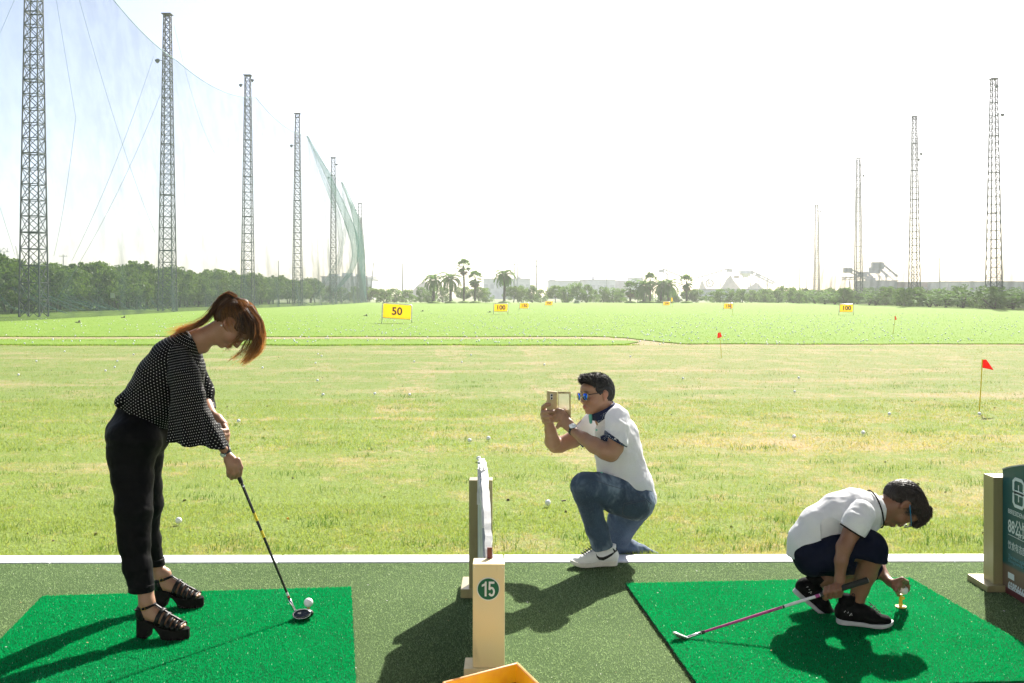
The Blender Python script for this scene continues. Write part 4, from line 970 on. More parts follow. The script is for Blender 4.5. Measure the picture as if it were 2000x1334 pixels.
# middle divider
pn = div_post(-.1555, -.0295, 4.05, .095, .437, 'near gold post with the round green 15 plaque', (-.19, -.035, 4.03, 4.16, .03), M_GOLD)
mb = MB(); mb.lathe([(.0455, 0), (.0455, .002)], (-.0935, 4.049, 1.5 - 573 / F_PX * 4.05), 48, rot=rotx(R(90))); pq = mb.build('number_plaque', M_PLAQW, pn)
mb = MB(); mb.lathe([(.042, 0), (.042, .001)], (-.0935, 4.0468, 1.5 - 573 / F_PX * 4.05), 48, rot=rotx(R(90))); mb.build('plaque_face', M_PLAQ, pq)
def block_15(parent):
    """the two condensed numerals as raised shapes"""
    cx, cz, y = -.0935, 1.5 - 573 / F_PX * 4.05, 4.0455
    def bars(name, polys):
        mb = MB()
        for k_, poly in enumerate(polys): mb.prism([(cx + a * .86, cz + b * 1.06) for a, b in poly], y - .0004 - k_ * .00012, y + .001, (0, 2, 1))
        me = mb.mesh(name); bm_fix(me); link(name, me, M_PLAQW, parent)
    bars('numeral', [[(-.017, -.027), (-.008, -.027), (-.008, .028), (-.015, .028), (-.017, .022), (-.030, .016), (-.030, .008), (-.017, .013)]])
    seg = [[(.002, .028), (.028, .028), (.028, .020), (.002, .020)], [(.002, .022), (.010, .022), (.009, -.002), (.001, -.002)]]
    arc = []
    for a in np.linspace(R(150), R(-150), 22): arc.append((.0145 + .0155 * math.cos(a), -.0095 + .0178 * math.sin(a)))
    for a in np.linspace(R(-155), R(150), 22): arc.append((.0145 + .0072 * math.cos(a), -.0095 + .0100 * math.sin(a)))
    bars('numeral', seg + [arc])
block_15(pq)
for sx_, sz_ in ((-.148, .425), (-.037, .425)):
    mb = MB(); mb.lathe([(.0022, 0), (.0022, .0012)], (sx_, 4.0495, sz_), 10, rot=rotx(R(90))); mb.build('screw', M_PLAQW, pn)
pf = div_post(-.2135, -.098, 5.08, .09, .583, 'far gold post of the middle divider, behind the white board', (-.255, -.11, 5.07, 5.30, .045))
def arch_board(root, yn, yf, xn, xf, ztop, zbot, th, name, mface, medge, n=24):
    """upright board between two posts, its top edge an arch; ztop(t)"""
    v = []; f = []
    for i in range(n + 1):
        t_ = i / n; y = yn + (yf - yn) * t_; x = xn + (xf - xn) * t_
        for s_ in (-.5, .5):
            for z in (zbot(t_), ztop(t_)): v.append((x + s_ * th, y, z))
    for i in range(n):
        a = i * 4; b = a + 4
        f += [(a, b, b + 1, a + 1), (a + 2, a + 3, b + 3, b + 2), (a + 1, b + 1, b + 3, a + 3), (a, a + 2, b + 2, b)]
    f += [(0, 1, 3, 2), (n * 4, n * 4 + 2, n * 4 + 3, n * 4 + 1)]
    me = mesh_from(name, v, f); me.materials.append(mface); me.materials.append(medge)
    return link(name, me, None, root)
bz = lambda t_: .44 + .27 * math.sin(min(1, t_ * 1.15) * math.pi * .62)
rb = empty('divider_board', (-.13, 4.6, .1), 'edge-on divider board with a worn white rim between the middle posts', 'board')
arch_board(rb, 4.15, 5.075, -.105, -.158, lambda t_: bz(t_) - .012, lambda t_: .05, .024, 'panel', M_BOARDG, M_BOARDG)
def rim(name, y0, y1, x0, x1, zf, wd, th, m, jag, seed, n=30, ox=0.0):
    r = np.random.default_rng(seed); v = []; f = []
    for i in range(n + 1):
        t_ = i / n; y = y0 + (y1 - y0) * t_; x = x0 + (x1 - x0) * t_ + ox + r.normal(0, jag * .25); z = zf(t_) + r.normal(0, jag * .4); h = wd / 2 * (1 + r.normal(0, jag * 14))
        v += [(x - h, y, z - th), (x + h, y, z - th), (x + h, y, z), (x - h, y, z)]
    for i in range(n):
        a = i * 4; b = a + 4
        for q in range(4): f.append((a + q, a + (q + 1) % 4, b + (q + 1) % 4, b + q))
    f += [(3, 2, 1, 0), (n * 4, n * 4 + 1, n * 4 + 2, n * 4 + 3)]
    me = mesh_from(name, v, f); bm_fix(me); return link(name, me, m, rb)
rim('white_rim', 4.145, 5.06, -.093, -.150, lambda t_: bz(t_) + .004, .030, .022, M_WBRD, .004, 3)
rim('torn_strip', 4.62, 4.80, -.148, -.152, lambda t_: bz(.55) + .012 - .10 * (1 - t_) * (1 - t_), .016, .05, M_WBRD, .006, 4, 10)
rim('torn_strip', 4.30, 4.66, -.118, -.147, lambda t_: bz(.2 + t_ * .4) - .02, .012, .03, M_WBRD, .006, 8, 12)
for q, (dx, dz) in enumerate(((-.018, .012), (.02, .014), (.012, .03))):
    mb = MB(); b = np.array((-.135, 4.66, bz(.56))); mb.tube([b, b + (dx * .6, 0, dz * .7), b + (dx * 1.6, .01, dz)], [.006, .004, .001], 4); mb.build('torn_shred', M_WBRD, rb)
mb = MB(); mb.box((-.0905, 4.14, .458), (.020, .012, .046)); mb.build('maroon_end', M_MAROON, rb)
# right divider
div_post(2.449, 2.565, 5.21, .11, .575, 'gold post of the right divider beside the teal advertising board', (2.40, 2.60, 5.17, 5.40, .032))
t = NT('teal_print'); p_ = t.pos(); sx_ = t.n('SeparateXYZ'); t.l(p_, sx_.inputs[0])
c = t.mix(t.mapr(sx_.outputs[2], .135, .155), (.15, .10, .07), (.001, .075, .085)); c = t.mix(t.mapr(t.noise(p_, 9, 4), .6, .8, 0, .3), c, (.01, .11, .12))
t.set(color=c, rough=.4, spec=.25); M_TEAL = t.m
M_PRT = M('pale_print', (.62, .70, .72), .5, var=.03); M_PRT2 = M('faded_print', (.10, .30, .38), .5); M_RIMR = M('dark_red_rim', (.10, .015, .02), .4); M_PEEL = M('peeled_edge', (.42, .44, .44), .7)
az_ = lambda t_: .615 + .09 * math.sin(math.pi * min(1, max(0, t_)))**.9
ra = empty('advertising_board', (2.50, 4.7, 0), 'teal advertising board with white 88 logo and Chinese lettering', 'board')
arch_board(ra, 4.15, 5.205, 2.505, 2.505, az_, lambda t_: .028, .022, 'printed_panel', M_TEAL, M_TEAL)
for nm, zf, hh in (('bottom_trim', lambda t_: .016, .03), ('top_edge', lambda t_: az_(t_) + .002, .006)):
    me = arch_board(ra, 4.15, 5.206, 2.505, 2.505, lambda t_, zf=zf, hh=hh: zf(t_) + hh / 2, lambda t_, zf=zf, hh=hh: zf(t_) - hh / 2, .028, nm, M_RIMR if nm == 'bottom_trim' else M_PEEL, M_PEEL); me.name = nm
XF = 2.4935
def bt(name, body, px, py, h, w=None, m=M_PRT, bold=0.0, sx=1.0):
    """printed line on the board face, starting where the face shows px, centred at row py"""
    d = XF / ((px - CX) / F_PX); z = EYE - (py - HY) / F_PX * d
    return textobj(name, body, h, m, ra, (XF - .0006, d, z), (0, -1, 0), (0, 0, 1), bold=bold, depth=.0003, align='LEFT', sx=sx)
def logo88():
    d0 = XF / ((1976.5 - CX) / F_PX); mb = []
    c_y = d0 - .068; w2, hz = .052, .036; zc = [EYE - (952 - HY) / F_PX * c_y, EYE - (977 - HY) / F_PX * c_y]
    for z in zc:
        pts = []
        for a, b in ((-.6, 1), (.6, 1), (1, .6), (1, -.5), (.7, -.95), (-.7, -.95), (-1, -.5), (-1, .6), (-.6, 1)): pts.append((XF - .001, c_y - a * w2, z + b * hz))
        m_ = MB(); m_.tube(pts, .0115, 4, flat=.1, updir=(1, 0, 0), cap=False); m_.build('logo', M_PRT, ra)
    m_ = MB(); m_.tube([(XF - .001, c_y, zc[0] + .01), (XF - .001, c_y, zc[0] - .03), (XF - .001, c_y - .035, zc[0] - .032)], .006, 4, flat=.1, updir=(1, 0, 0)); m_.build('logo', M_PRT, ra)
    m_ = MB(); m_.tube([(XF - .001, c_y, zc[1] - .01), (XF - .001, c_y - .0, zc[1] + .022), (XF - .001, c_y - .04, zc[1] + .024)], .006, 4, flat=.1, updir=(1, 0, 0)); m_.build('logo', M_PRT, ra)
logo88()
bt('lettering', '88RESIDENCE', 1969, 997.5, .034, sx=.95)
bt('lettering', '88公馆', 1969, 1027, .088, bold=.001, sx=.78)
bt('lettering', '饮食有态度 · 生活', 1969, 1064, .046, sx=.78)
bt('lettering', 'The most stylish', 1969.5, 1085, .027, m=M_PRT2)
bt('lettering', 'Dining here for life', 1969.5, 1093, .025, m=M_PRT2)
bt('lettering', '65856666', 1969, 1143, .056, bold=.0022, sx=.82)
mb = MB(); d0 = XF / ((1975 - CX) / F_PX); z0 = EYE - (1125.5 - HY) / F_PX * d0; mb.box((XF - .0008, d0, z0), (.0012, .062, .030)); mb.build('print_badge', M_PRT, ra, bevel=.0005)
d0 = XF / ((1969.5 - CX) / F_PX); mb = MB(); z0 = EYE - (1043 - HY) / F_PX * d0
mb.tube([(XF - .0007, d0, z0), (XF - .0007, d0 - .5, z0 - .004)], .0018, 4, flat=.2, updir=(1, 0, 0))
mb.tube([(XF - .0007, d0 - .12 - .035 * math.cos(a) - .012 * a / 3, z0 + .012 + .014 * math.sin(a * 1.7)) for a in np.linspace(0, 9, 26)], .0016, 4, flat=.2, updir=(1, 0, 0)); mb.build('print_line', M_PRT, ra)

# ============================================================ ball tray by the near post
t = NT('orange_plastic'); t.set(color=t.mix(t.mapr(t.noise(t.obj(), 14, 4), .35, .7), (.95, .55, .01), (.88, .42, .01)), rough=.35, spec=.5, sss=.0); M_ORG = t.m
M_ORGR = M('orange_rim', (.80, .42, .15), .4, var=.08); M_TRAYB = M('tray_bottom', (.30, .10, .01), .5, var=.35, scale=22)  # bottom in a darker, patchier brown than the walls
T0 = np.array((.019, 3.85)); U = unit((-.248, -.18, 0))[:2]; V_ = unit((.075, -.204, 0))[:2]; TW, TL_, TH = .325, .40, .115
def tray():
    root = empty('ball_tray', (float(T0[0]), float(T0[1]), 0), 'open orange plastic ball tray standing in front of the 15 post', 'tray')
    q = lambda a, b, z: (*(T0 + U * a + V_ * b), z)
    def wall(a0, b0, a1, b1, nm, inn):
        # outward-leaning thin wall
        mb = MB(); v = [q(a0, b0, TH), q(a1, b1, TH)]; c = np.array((TW / 2, TL_ / 2)); s_ = lambda a, b, k: (c + (np.array((a, b)) - c) * k)
        o0, o1, i0, i1 = s_(a0, b0, 1), s_(a1, b1, 1), s_(a0, b0, .975), s_(a1, b1, .975); p0, p1, r0, r1 = s_(a0, b0, .86), s_(a1, b1, .86), s_(a0, b0, .84), s_(a1, b1, .84)
        vs = [q(*o0, TH), q(*o1, TH), q(*i1, TH), q(*i0, TH), q(*p0, 0.004), q(*p1, 0.004), q(*r1, 0.004), q(*r0, 0.004)]
        mb.add(vs, [(0, 1, 2, 3), (4, 7, 6, 5), (0, 4, 5, 1), (3, 2, 6, 7), (0, 3, 7, 4), (1, 5, 6, 2)]); mb.build(nm, M_ORG, root)
    wall(0, 0, TW, 0, 'wall', 0); wall(TW, 0, TW, TL_, 'wall', 0); wall(TW, TL_, 0, TL_, 'wall', 0); wall(0, TL_, 0, 0, 'wall', 0)
    mb = MB(); mb.tube([q(0, 0, TH), q(TW, 0, TH), q(TW, TL_, TH), q(0, TL_, TH), q(0, 0, TH), q(TW * .1, 0, TH)], .0055, 6); mb.build('rim', M_ORGR, root)
    mb = MB(); k = .055; mb.add([q(TW * k, TL_ * k, .058), q(TW * (1 - k), TL_ * k, .058), q(TW * (1 - k), TL_ * (1 - k), .058), q(TW * k, TL_ * (1 - k), .058)], [(0, 1, 2, 3)]); mb.build('bottom', M_TRAYB, root)
    return root
tray()
for i, (a, b) in enumerate(((.14, .12), (.20, .15), (.10, .18), (.26, .13), (.17, .21))):
    p = T0 + U * a + V_ * b; ball((p[0], p[1], .0795), ('golf ball lying in the orange tray, farthest from the post' if i == 4 else 'golf ball lying near the rim in the orange tray'), 'balls in the orange tray')
# tees and teed balls
M_TEE = M('orange_rubber_tee', (.75, .28, .02), .5, var=.1); M_TEEY = M('yellow_plastic_tee', (.80, .52, .03), .35, var=.08)
d = 4.77; bx = (602.5 - CX) / F_PX * d; bzz = EYE - (1177 - HY) / F_PX * d
ball((bx, d, bzz), 'white golf ball teed up beside the woman\'s club head')
mb = MB(); mb.lathe([(.006, MATZ - .01), (.005, MATZ + .01), (.0055, bzz - .026), (.0085, bzz - .0175), (.006, bzz - .0185)], (bx, d, 0), 14); tag(mb.build('golf_tee', M_TEE, smooth='auto'), 'orange tee under the ball by the woman\'s club', 'golf tee')
TD = gy(1186, MATZ); tx = (1758.5 - CX) / F_PX * TD; bzz2 = EYE - (1152 - HY) / F_PX * TD; TBX = (1764 - CX) / F_PX * TD
ball((TBX, TD - .005, bzz2), 'white golf ball held over the yellow tee by the boy')
mb = MB(); mb.lathe([(.0255, MATZ), (.0265, MATZ + .003), (.0255, MATZ + .006), (.010, MATZ + .008), (.0085, MATZ + .012), (.0075, bzz2 - .030), (.010, bzz2 - .022), (.0075, bzz2 - .0225)], (tx + .002, TD, 0), 24)
mb.tube([(tx + .006, TD + .004, bzz2 - .040), (tx + .020, TD + .004, bzz2 - .040)], .0065, 8)
tag(mb.build('golf_tee', M_TEEY, smooth='auto'), 'yellow tee with a round foot under the boy\'s hand', 'golf tee')

# ============================================================ haze
def haze_box():
    mb = MB(); mb.box((0, 0, 19.0), (1990, 1990, 42)); 
    t = NT('air'); t.t.nodes.remove(t.b); vp = t.n('VolumePrincipled'); vp.inputs['Density'].default_value = HAZE; vp.inputs['Color'].default_value = (.97, .98, .97, 1); vp.inputs['Anisotropy'].default_value = .25
    t.l(vp.outputs[0], t.out.inputs['Volume']); o = mb.build('haze', t.m); tag(o, kind='stuff'); o['label'] = 'thin bright haze filling the air over the whole range'
HAZE = .0005
haze_box()
# ============================================================ PEOPLE: implicit surfaces turned into one continuous mesh
class Field:
    def __init__(s, lo, hi, h):
        s.lo = np.array(lo, float); s.h = h; s.n = np.ceil((np.array(hi) - s.lo) / h).astype(int) + 1
        s.F = np.full(s.n, 1.0, np.float32)
        s.ax = [s.lo[i] + h * np.arange(s.n[i]) for i in range(3)]
    def region(s, lo, hi):
        a = np.clip(np.floor((np.array(lo) - s.lo) / s.h).astype(int), 0, s.n); b = np.clip(np.ceil((np.array(hi) - s.lo) / s.h).astype(int) + 1, 0, s.n)
        sl = tuple(slice(a[i], b[i]) for i in range(3)); g = [s.ax[i][sl[i]] for i in range(3)]
        return sl, g[0][:, None, None], g[1][None, :, None], g[2][None, None, :]
    def comb(s, sl, d, k, op):
        A = s.F[sl]
        if A.size == 0: return
        if op == 'u':
            if k <= 0: s.F[sl] = np.minimum(A, d); return
            h = np.clip(.5 + .5 * (A - d) / k, 0, 1); s.F[sl] = A * (1 - h) + d * h - k * h * (1 - h)
        elif op == 's':
            d = -d
            if k <= 0: s.F[sl] = np.maximum(A, d); return
            h = np.clip(.5 - .5 * (A - d) / k, 0, 1); s.F[sl] = A * (1 - h) + d * h + k * h * (1 - h)
    def seg(s, p0, p1, r0, r1, k=.01, sc=(1, 1, 1), op='u'):
        p0, p1, sc = np.array(p0, float), np.array(p1, float), np.array(sc, float); m = (max(r0, r1) + k) * np.maximum(sc, 1) + 2 * s.h
        sl, X, Y, Z = s.region(np.minimum(p0, p1) - m, np.maximum(p0, p1) + m)
        x, y, z = (X - p0[0]) / sc[0], (Y - p0[1]) / sc[1], (Z - p0[2]) / sc[2]; b = (p1 - p0) / sc; L = max(float(b @ b), 1e-12)
        t = np.clip((x * b[0] + y * b[1] + z * b[2]) / L, 0, 1)
        d = np.sqrt((x - t * b[0]) ** 2 + (y - t * b[1]) ** 2 + (z - t * b[2]) ** 2) - (r0 + (r1 - r0) * t)
        s.comb(sl, d, k, op)
    def ell(s, c, r, R=None, k=.01, op='u'):
        c, r = np.array(c, float), np.array(r, float); R = np.eye(3) if R is None else np.array(R); m = r.max() + k + 2 * s.h
        sl, X, Y, Z = s.region(c - m, c + m); x, y, z = X - c[0], Y - c[1], Z - c[2]
        q = [(x * R[0, i] + y * R[1, i] + z * R[2, i]) for i in range(3)]
        k0 = np.sqrt(sum((q[i] / r[i]) ** 2 for i in range(3))) + 1e-6; k1 = np.sqrt(sum((q[i] / r[i] ** 2) ** 2 for i in range(3))) + 1e-6
        s.comb(sl, k0 * (k0 - 1) / k1, k, op)
    def box(s, c, hs, R=None, rr=.004, k=.0, op='u'):
        c, hs = np.array(c, float), np.array(hs, float); R = np.eye(3) if R is None else np.array(R); m = np.linalg.norm(hs) + k + 2 * s.h
        sl, X, Y, Z = s.region(c - m, c + m); x, y, z = X - c[0], Y - c[1], Z - c[2]
        q = [np.abs(x * R[0, i] + y * R[1, i] + z * R[2, i]) - hs[i] + rr for i in range(3)]
        d = np.sqrt(sum(np.maximum(a, 0) ** 2 for a in q)) + np.minimum(np.maximum(np.maximum(q[0], q[1]), q[2]), 0) - rr
        s.comb(sl, d, k, op)
    def cut(s, p, n, lo=None, hi=None, k=0.004):
        """remove what lies on the n side of the plane, inside an optional box"""
        lo = s.lo if lo is None else lo; hi = s.lo + s.h * s.n if hi is None else hi
        sl, X, Y, Z = s.region(lo, hi); n = unit(n); d = (X - p[0]) * n[0] + (Y - p[1]) * n[1] + (Z - p[2]) * n[2]
        A = s.F[sl]; h = np.clip(.5 - .5 * (A - d) / k, 0, 1); s.F[sl] = A * (1 - h) + d * h + k * h * (1 - h)
    def pxchain(s, pts, k=.012, sy=1.0, op='u', f=1.0):
        """pts: (px, py, depth, radius in pixels)"""
        q = [(P(a[0], a[1], a[2]), a[3] * a[2] / F_PX * f) for a in pts]
        sys_ = sy if hasattr(sy, '__len__') else [sy] * len(q)
        if len(q) == 1: s.seg(q[0][0], q[0][0] + 1e-4, q[0][1], q[0][1], k, (1, sys_[0], 1), op)
        for i in range(len(q) - 1): s.seg(q[i][0], q[i + 1][0], q[i][1], q[i + 1][1], k, (1, (sys_[i] + sys_[i + 1]) / 2, 1), op)
    def mesh(s, smooth=2):
        F = s.F; N = F.shape; I = F < 0
        c = I[:-1, :-1, :-1].astype(np.int8)
        for a, b, e in ((1,0,0),(0,1,0),(0,0,1),(1,1,0),(1,0,1),(0,1,1),(1,1,1)): c += I[a:N[0]-1+a, b:N[1]-1+b, e:N[2]-1+e]
        act = np.argwhere((c > 0) & (c < 8)); idx = np.full(tuple(np.array(N) - 1), -1, np.int32); idx[tuple(act.T)] = np.arange(len(act))
        acc = np.zeros((len(act), 3)); cnt = np.zeros(len(act))
        cor = [(a, b, e) for a in (0, 1) for b in (0, 1) for e in (0, 1)]; V = {q: F[act[:, 0] + q[0], act[:, 1] + q[1], act[:, 2] + q[2]].astype(float) for q in cor}
        for q in cor:
            for ax in range(3):
                if q[ax] == 0:
                    q2 = list(q); q2[ax] = 1; q2 = tuple(q2); a, b = V[q], V[q2]; m = (a < 0) != (b < 0); t = np.where(m, a / np.where(a == b, 1, a - b), 0)
                    p = np.array(q, float)[None, :] + np.zeros((len(act), 3)); p[:, ax] = t; acc[m] += p[m]; cnt[m] += 1
        v = s.lo + s.h * (act + acc / cnt[:, None])
        fs = []
        for ax in range(3):
            o = [i for i in range(3) if i != ax]; sl0 = [slice(None)] * 3; sl1 = [slice(None)] * 3; sl0[ax] = slice(0, -1); sl1[ax] = slice(1, None)
            A, B = I[tuple(sl0)], I[tuple(sl1)]; E = np.argwhere(A != B); E = E[(E[:, o[0]] > 0) & (E[:, o[1]] > 0) & (E[:, o[0]] < N[o[0]] - 1) & (E[:, o[1]] < N[o[1]] - 1)]
            def g(d0, d1): q = E.copy(); q[:, o[0]] -= d0; q[:, o[1]] -= d1; return idx[tuple(q.T)]
            f = np.stack((g(1, 1), g(0, 1), g(0, 0), g(1, 0)), 1); fl = A[tuple(E.T)]
            if ax == 1: fl = ~fl
            f[~fl] = f[~fl][:, ::-1]; fs.append(f)
        f = np.concatenate(fs); f = f[(f >= 0).all(1)]
        for _ in range(smooth):
            a = np.zeros_like(v); n = np.zeros(len(v))
            for i in range(4): np.add.at(a, f[:, i], v[f[:, (i + 1) % 4]]); np.add.at(n, f[:, i], 1)
            v = np.where(n[:, None] > 0, v * .5 + .5 * a / np.maximum(n, 1)[:, None], v)
        return v, f
def vnormals(v, f):
    n = np.cross(v[f[:, 2]] - v[f[:, 0]], v[f[:, 3]] - v[f[:, 1]]); a = np.zeros_like(v)
    for i in range(4): np.add.at(a, f[:, i], n)
    return a / (np.linalg.norm(a, axis=1)[:, None] + 1e-12)
_tab = np.random.default_rng(99).uniform(-1, 1, (32, 32, 32))
def vnoise(p):
    i = np.floor(p).astype(int); t = p - i; t = t * t * (3 - 2 * t); r = 0
    for a in (0, 1):
        for b in (0, 1):
            for c in (0, 1):
                r = r + _tab[(i[:, 0] + a) % 32, (i[:, 1] + b) % 32, (i[:, 2] + c) % 32] * (t[:, 0] if a else 1 - t[:, 0]) * (t[:, 1] if b else 1 - t[:, 1]) * (t[:, 2] if c else 1 - t[:, 2])
    return r
def creases(v, L):
    """L: (p0, p1, width, amplitude): smooth ridges (+) or valleys (-) along segments, in metres"""
    d = np.zeros(len(v))
    for p0, p1, w_, a in L:
        p0, p1 = np.array(p0), np.array(p1); b = p1 - p0; q = v - p0; t = np.clip(q @ b / (b @ b), 0, 1); e = q - t[:, None] * b; e[:, 1] *= .25
        dd = (e ** 2).sum(1); u = np.sin(np.pi * np.clip(t * .9 + .05, 0, 1)); d += a * u * np.exp(-dd / w_ ** 2)
    return d
def cloth_disp(v, f, amp=.004, sc=(9, 9, 9), cre=(), fine=.0012, dirs=None):
    n = vnormals(v, f); p = v * np.array(sc)
    w1 = vnoise(p * 1.0 + 3.1); r = 1 - np.abs(vnoise(p * 1.3 + w1[:, None] * .8 + 11)) * 2
    d = amp * (.6 * w1 + .6 * (r - .3)) + fine * vnoise(v * 60) + creases(v, cre)
    return v + n * d[:, None]
def add_mesh(name, v, f, m, parent, attrs=None):
    return link(name, fast_mesh(name, v, f, True, attrs), m, parent)
def fcross(f_, u_):   # head frame: columns forward, side, up
    f_ = unit(f_); u_ = unit(np.array(u_) - f_ * np.dot(f_, u_)); return np.stack((f_, np.cross(u_, f_), u_), 1)
def head(F, o, R, s=1.0, male=True, child=False, ear=True):
    """skull, face, nose, lips, ears; o = centre of the skull, R = frame; s = scale of an adult head"""
    W = lambda a, b, c: o + R @ (np.array((a, b, c)) * s)
    E = lambda c, r, k=.012, op='u': F.ell(W(*c), np.array(r) * s, R, k * s, op)
    G_ = lambda a, b, r0, r1, k=.008, op='u': F.seg(W(*a), W(*b), r0 * s, r1 * s, k * s, op=op)
    E((-.012, 0, .018), (.097, .076, .088)); E((.020, 0, -.035), (.070, .062, .075), .02)
    j = 1.0 if male else .9
    for q in (-1, 1):
        G_((-.005, q * .056 * j, -.045), (.062, q * .022 * j, -.100), .018, .014, .02)
        E((.060, q * .036, -.035), (.030, .026, .028), .018)
    E((.072, 0, -.102), (.017, .018 * j, .015), .014); E((.078, 0, -.072), (.016, .024, .022), .012)
    E((.070, 0, .032), (.026, .050, .030), .03)
    for q in (-1, 1):
        E((.098, q * .032, -.002), (.014, .019, .011), .010, 's')
        E((.080, q * .032, -.005), (.0125, .0150, .0105), .003)
        G_((.090, q * .012, .014), (.083, q * .046, .015), .006, .005, .008)
    G_((.090, 0, .002), (.109 if not child else .103, 0, -.036), .0075, .0095, .009)
    for q in (-1, 1): E((.098, q * .011, -.041), (.010, .0075, .007), .005)
    G_((.092, -.018, -.067), (.098, 0, -.064), .0050, .0062, .004); G_((.092, .018, -.067), (.098, 0, -.064), .0050, .0062, .004)
    G_((.090, -.015, -.077), (.0945, 0, -.078), .0055, .0070, .004); G_((.090, .015, -.077), (.0945, 0, -.078), .0055, .0070, .004)
    if ear:
        for q in (-1, 1):
            E((-.006, q * .079, -.010), (.017, .006, .030), .004); E((-.012, q * .082, -.004), (.018, .005, .024), .003)
            E((.000, q * .087, -.008), (.009, .005, .016), .003, 's'); E((.000, q * .080, -.034), (.008, .006, .009), .004)
def face_paint(v, o, R, s):
    q = (v - o) @ R / s
    lip = np.exp(-(((q[:, 0] - .098) / .013) ** 2 + (np.abs(q[:, 1]) / .021) ** 4 + ((q[:, 2] + .0715) / .0105) ** 4))
    brow = 0
    for sg in (-1, 1): brow = brow + np.exp(-(((q[:, 2] - (.020 - .12 * (np.abs(q[:, 1]) - .03) ** 1)) / .0045) ** 2 + ((q[:, 1] - sg * .031) / .021) ** 4 + ((q[:, 0] - .088) / .03) ** 4))
    cheek = np.exp(-(((q[:, 0] - .07) / .03) ** 2 + ((np.abs(q[:, 1]) - .045) / .02) ** 2 + ((q[:, 2] + .03) / .022) ** 2)) + np.exp(-((np.abs(q[:, 1]) - .083) / .008) ** 2 - ((q[:, 2] + .01) / .03) ** 4 - (q[:, 0] / .02) ** 4)
    return np.stack((np.clip(lip, 0, 1), np.clip(brow, 0, 1), np.clip(cheek, 0, 1)), 1)
def skinmat(name, col, deep, lip, brow=(.02, .013, .01), rough=.48):
    t = NT(name); p = t.obj(); a = t.attr('paint'); sp = t.n('SeparateXYZ'); t.l(a.outputs['Vector'], sp.inputs[0])
    n1 = t.noise(p, 22, 4); n2 = t.noise(p, 240, 2)
    c = t.mix(t.mapr(n1, .3, .7, 0, .5), col, deep); c = t.mix(t.mapr(n2, .4, .8, 0, .18), c, tuple(x * .6 for x in deep))
    c = t.mix(t.math('MULTIPLY', sp.outputs[2], .35), c, (deep[0] * 1.25, deep[1] * .75, deep[2] * .75))
    c = t.mix(t.math('MULTIPLY', sp.outputs[0], .8), c, lip); c = t.mix(t.math('MULTIPLY', sp.outputs[1], .85), c, brow)
    t.set(color=c, rough=rough, spec=.4, sss=.12); t.b.inputs['Subsurface Radius'].default_value = (1, .35, .2); t.b.inputs['Subsurface Scale'].default_value = .008
    t.bump(n2, .15, .002); return t.m
def person_skin(F, m, parent, o, R, s, smooth=2):
    v, f = F.mesh(smooth); pt = face_paint(v, o, R, s); return add_mesh('body', v, f, m, parent, {'paint': pt})
def strands(name, roots, ctrl, m, parent, w_=.0012, n=7, seed=1):
    """hair strands as thin tapering ribbons; ctrl: function(root index, t) -> points (k, n, 3)"""
    k = len(roots); T = np.linspace(0, 1, n); C = ctrl(roots, T)           # (k, n, 3)
    tg = np.gradient(C, axis=1); r = np.random.default_rng(seed); sd_ = r.normal(0, 1, (k, 1, 3)); sd_ = np.cross(tg, sd_ + 0 * tg); sd_ /= np.linalg.norm(sd_, axis=2)[:, :, None] + 1e-12
    ww = (w_ * (1 - .75 * T ** 2))[None, :, None] * r.uniform(.6, 1.3, (k, 1, 1))
    v = np.stack((C - sd_ * ww, C + sd_ * ww), 2).reshape(-1, 3); idx = np.arange(k * n * 2).reshape(k, n, 2)
    f = np.stack((idx[:, :-1, 0], idx[:, :-1, 1], idx[:, 1:, 1], idx[:, 1:, 0]), 3 - 1).reshape(-1, 4)
    return add_mesh(name, v, f, m, parent, {'rnd': np.repeat(r.uniform(0, 1, k), n * 2), 'len': np.tile(np.repeat(T, 2), k)})
def hairmat(name, c0, c1, rough=.35, trans=.35):
    t = NT(name); l_ = t.attr('len').outputs['Fac']; r = t.attr('rnd').outputs['Fac']
    c = t.mix(t.math('ADD', t.math('MULTIPLY', t.math('POWER', l_, 2.3), .85), t.math('MULTIPLY', r, .13)), c0, c1)
    t.set(color=c, rough=rough, spec=.5); tl = t.n('BsdfTranslucent'); t.l(t.mix(1.0, c, (1.6, 1.3, 1.0), 'MULTIPLY'), tl.inputs[0]); mx = t.n('MixShader'); mx.inputs[0].default_value = trans
    t.l(t.b.outputs[0], mx.inputs[1]); t.l(tl.outputs[0], mx.inputs[2]); t.l(mx.outputs[0], t.out.inputs[0]); return t.m
def clothmat(name, col, rough=.8, var=.12, weave=900, bump=.25, trans=0.0, sheen=.2, hook=None):
    t = NT(name); p = t.obj(); n1 = t.noise(p, 7, 4); c = t.mix(t.mapr(n1, .3, .7), tuple(x * (1 - var) for x in col), tuple(min(1, x * (1 + var)) for x in col))
    if hook: c = hook(t, c)
    t.set(color=c, rough=rough, spec=.25 if max(col) > .02 else .06, sheen=sheen); n2 = t.noise(p, weave, 1); n3 = t.noise(p, 45, 4, .6, .5)
    t.bump(t.math('ADD', t.math('MULTIPLY', n2, .25), n3), bump, .003)
    if trans:
        tl = t.n('BsdfTranslucent'); t.l(c, tl.inputs[0]); mx = t.n('MixShader'); mx.inputs[0].default_value = trans
        t.l(t.b.outputs[0], mx.inputs[1]); t.l(tl.outputs[0], mx.inputs[2]); t.l(mx.outputs[0], t.out.inputs[0])
    return t.m
def bx_px(pts, pad=.05, dlo=0, dhi=0):
    q = np.array([P(*a) for a in pts]); return q.min(0) - pad - (0, dlo, 0), q.max(0) + pad + (0, dhi, 0)
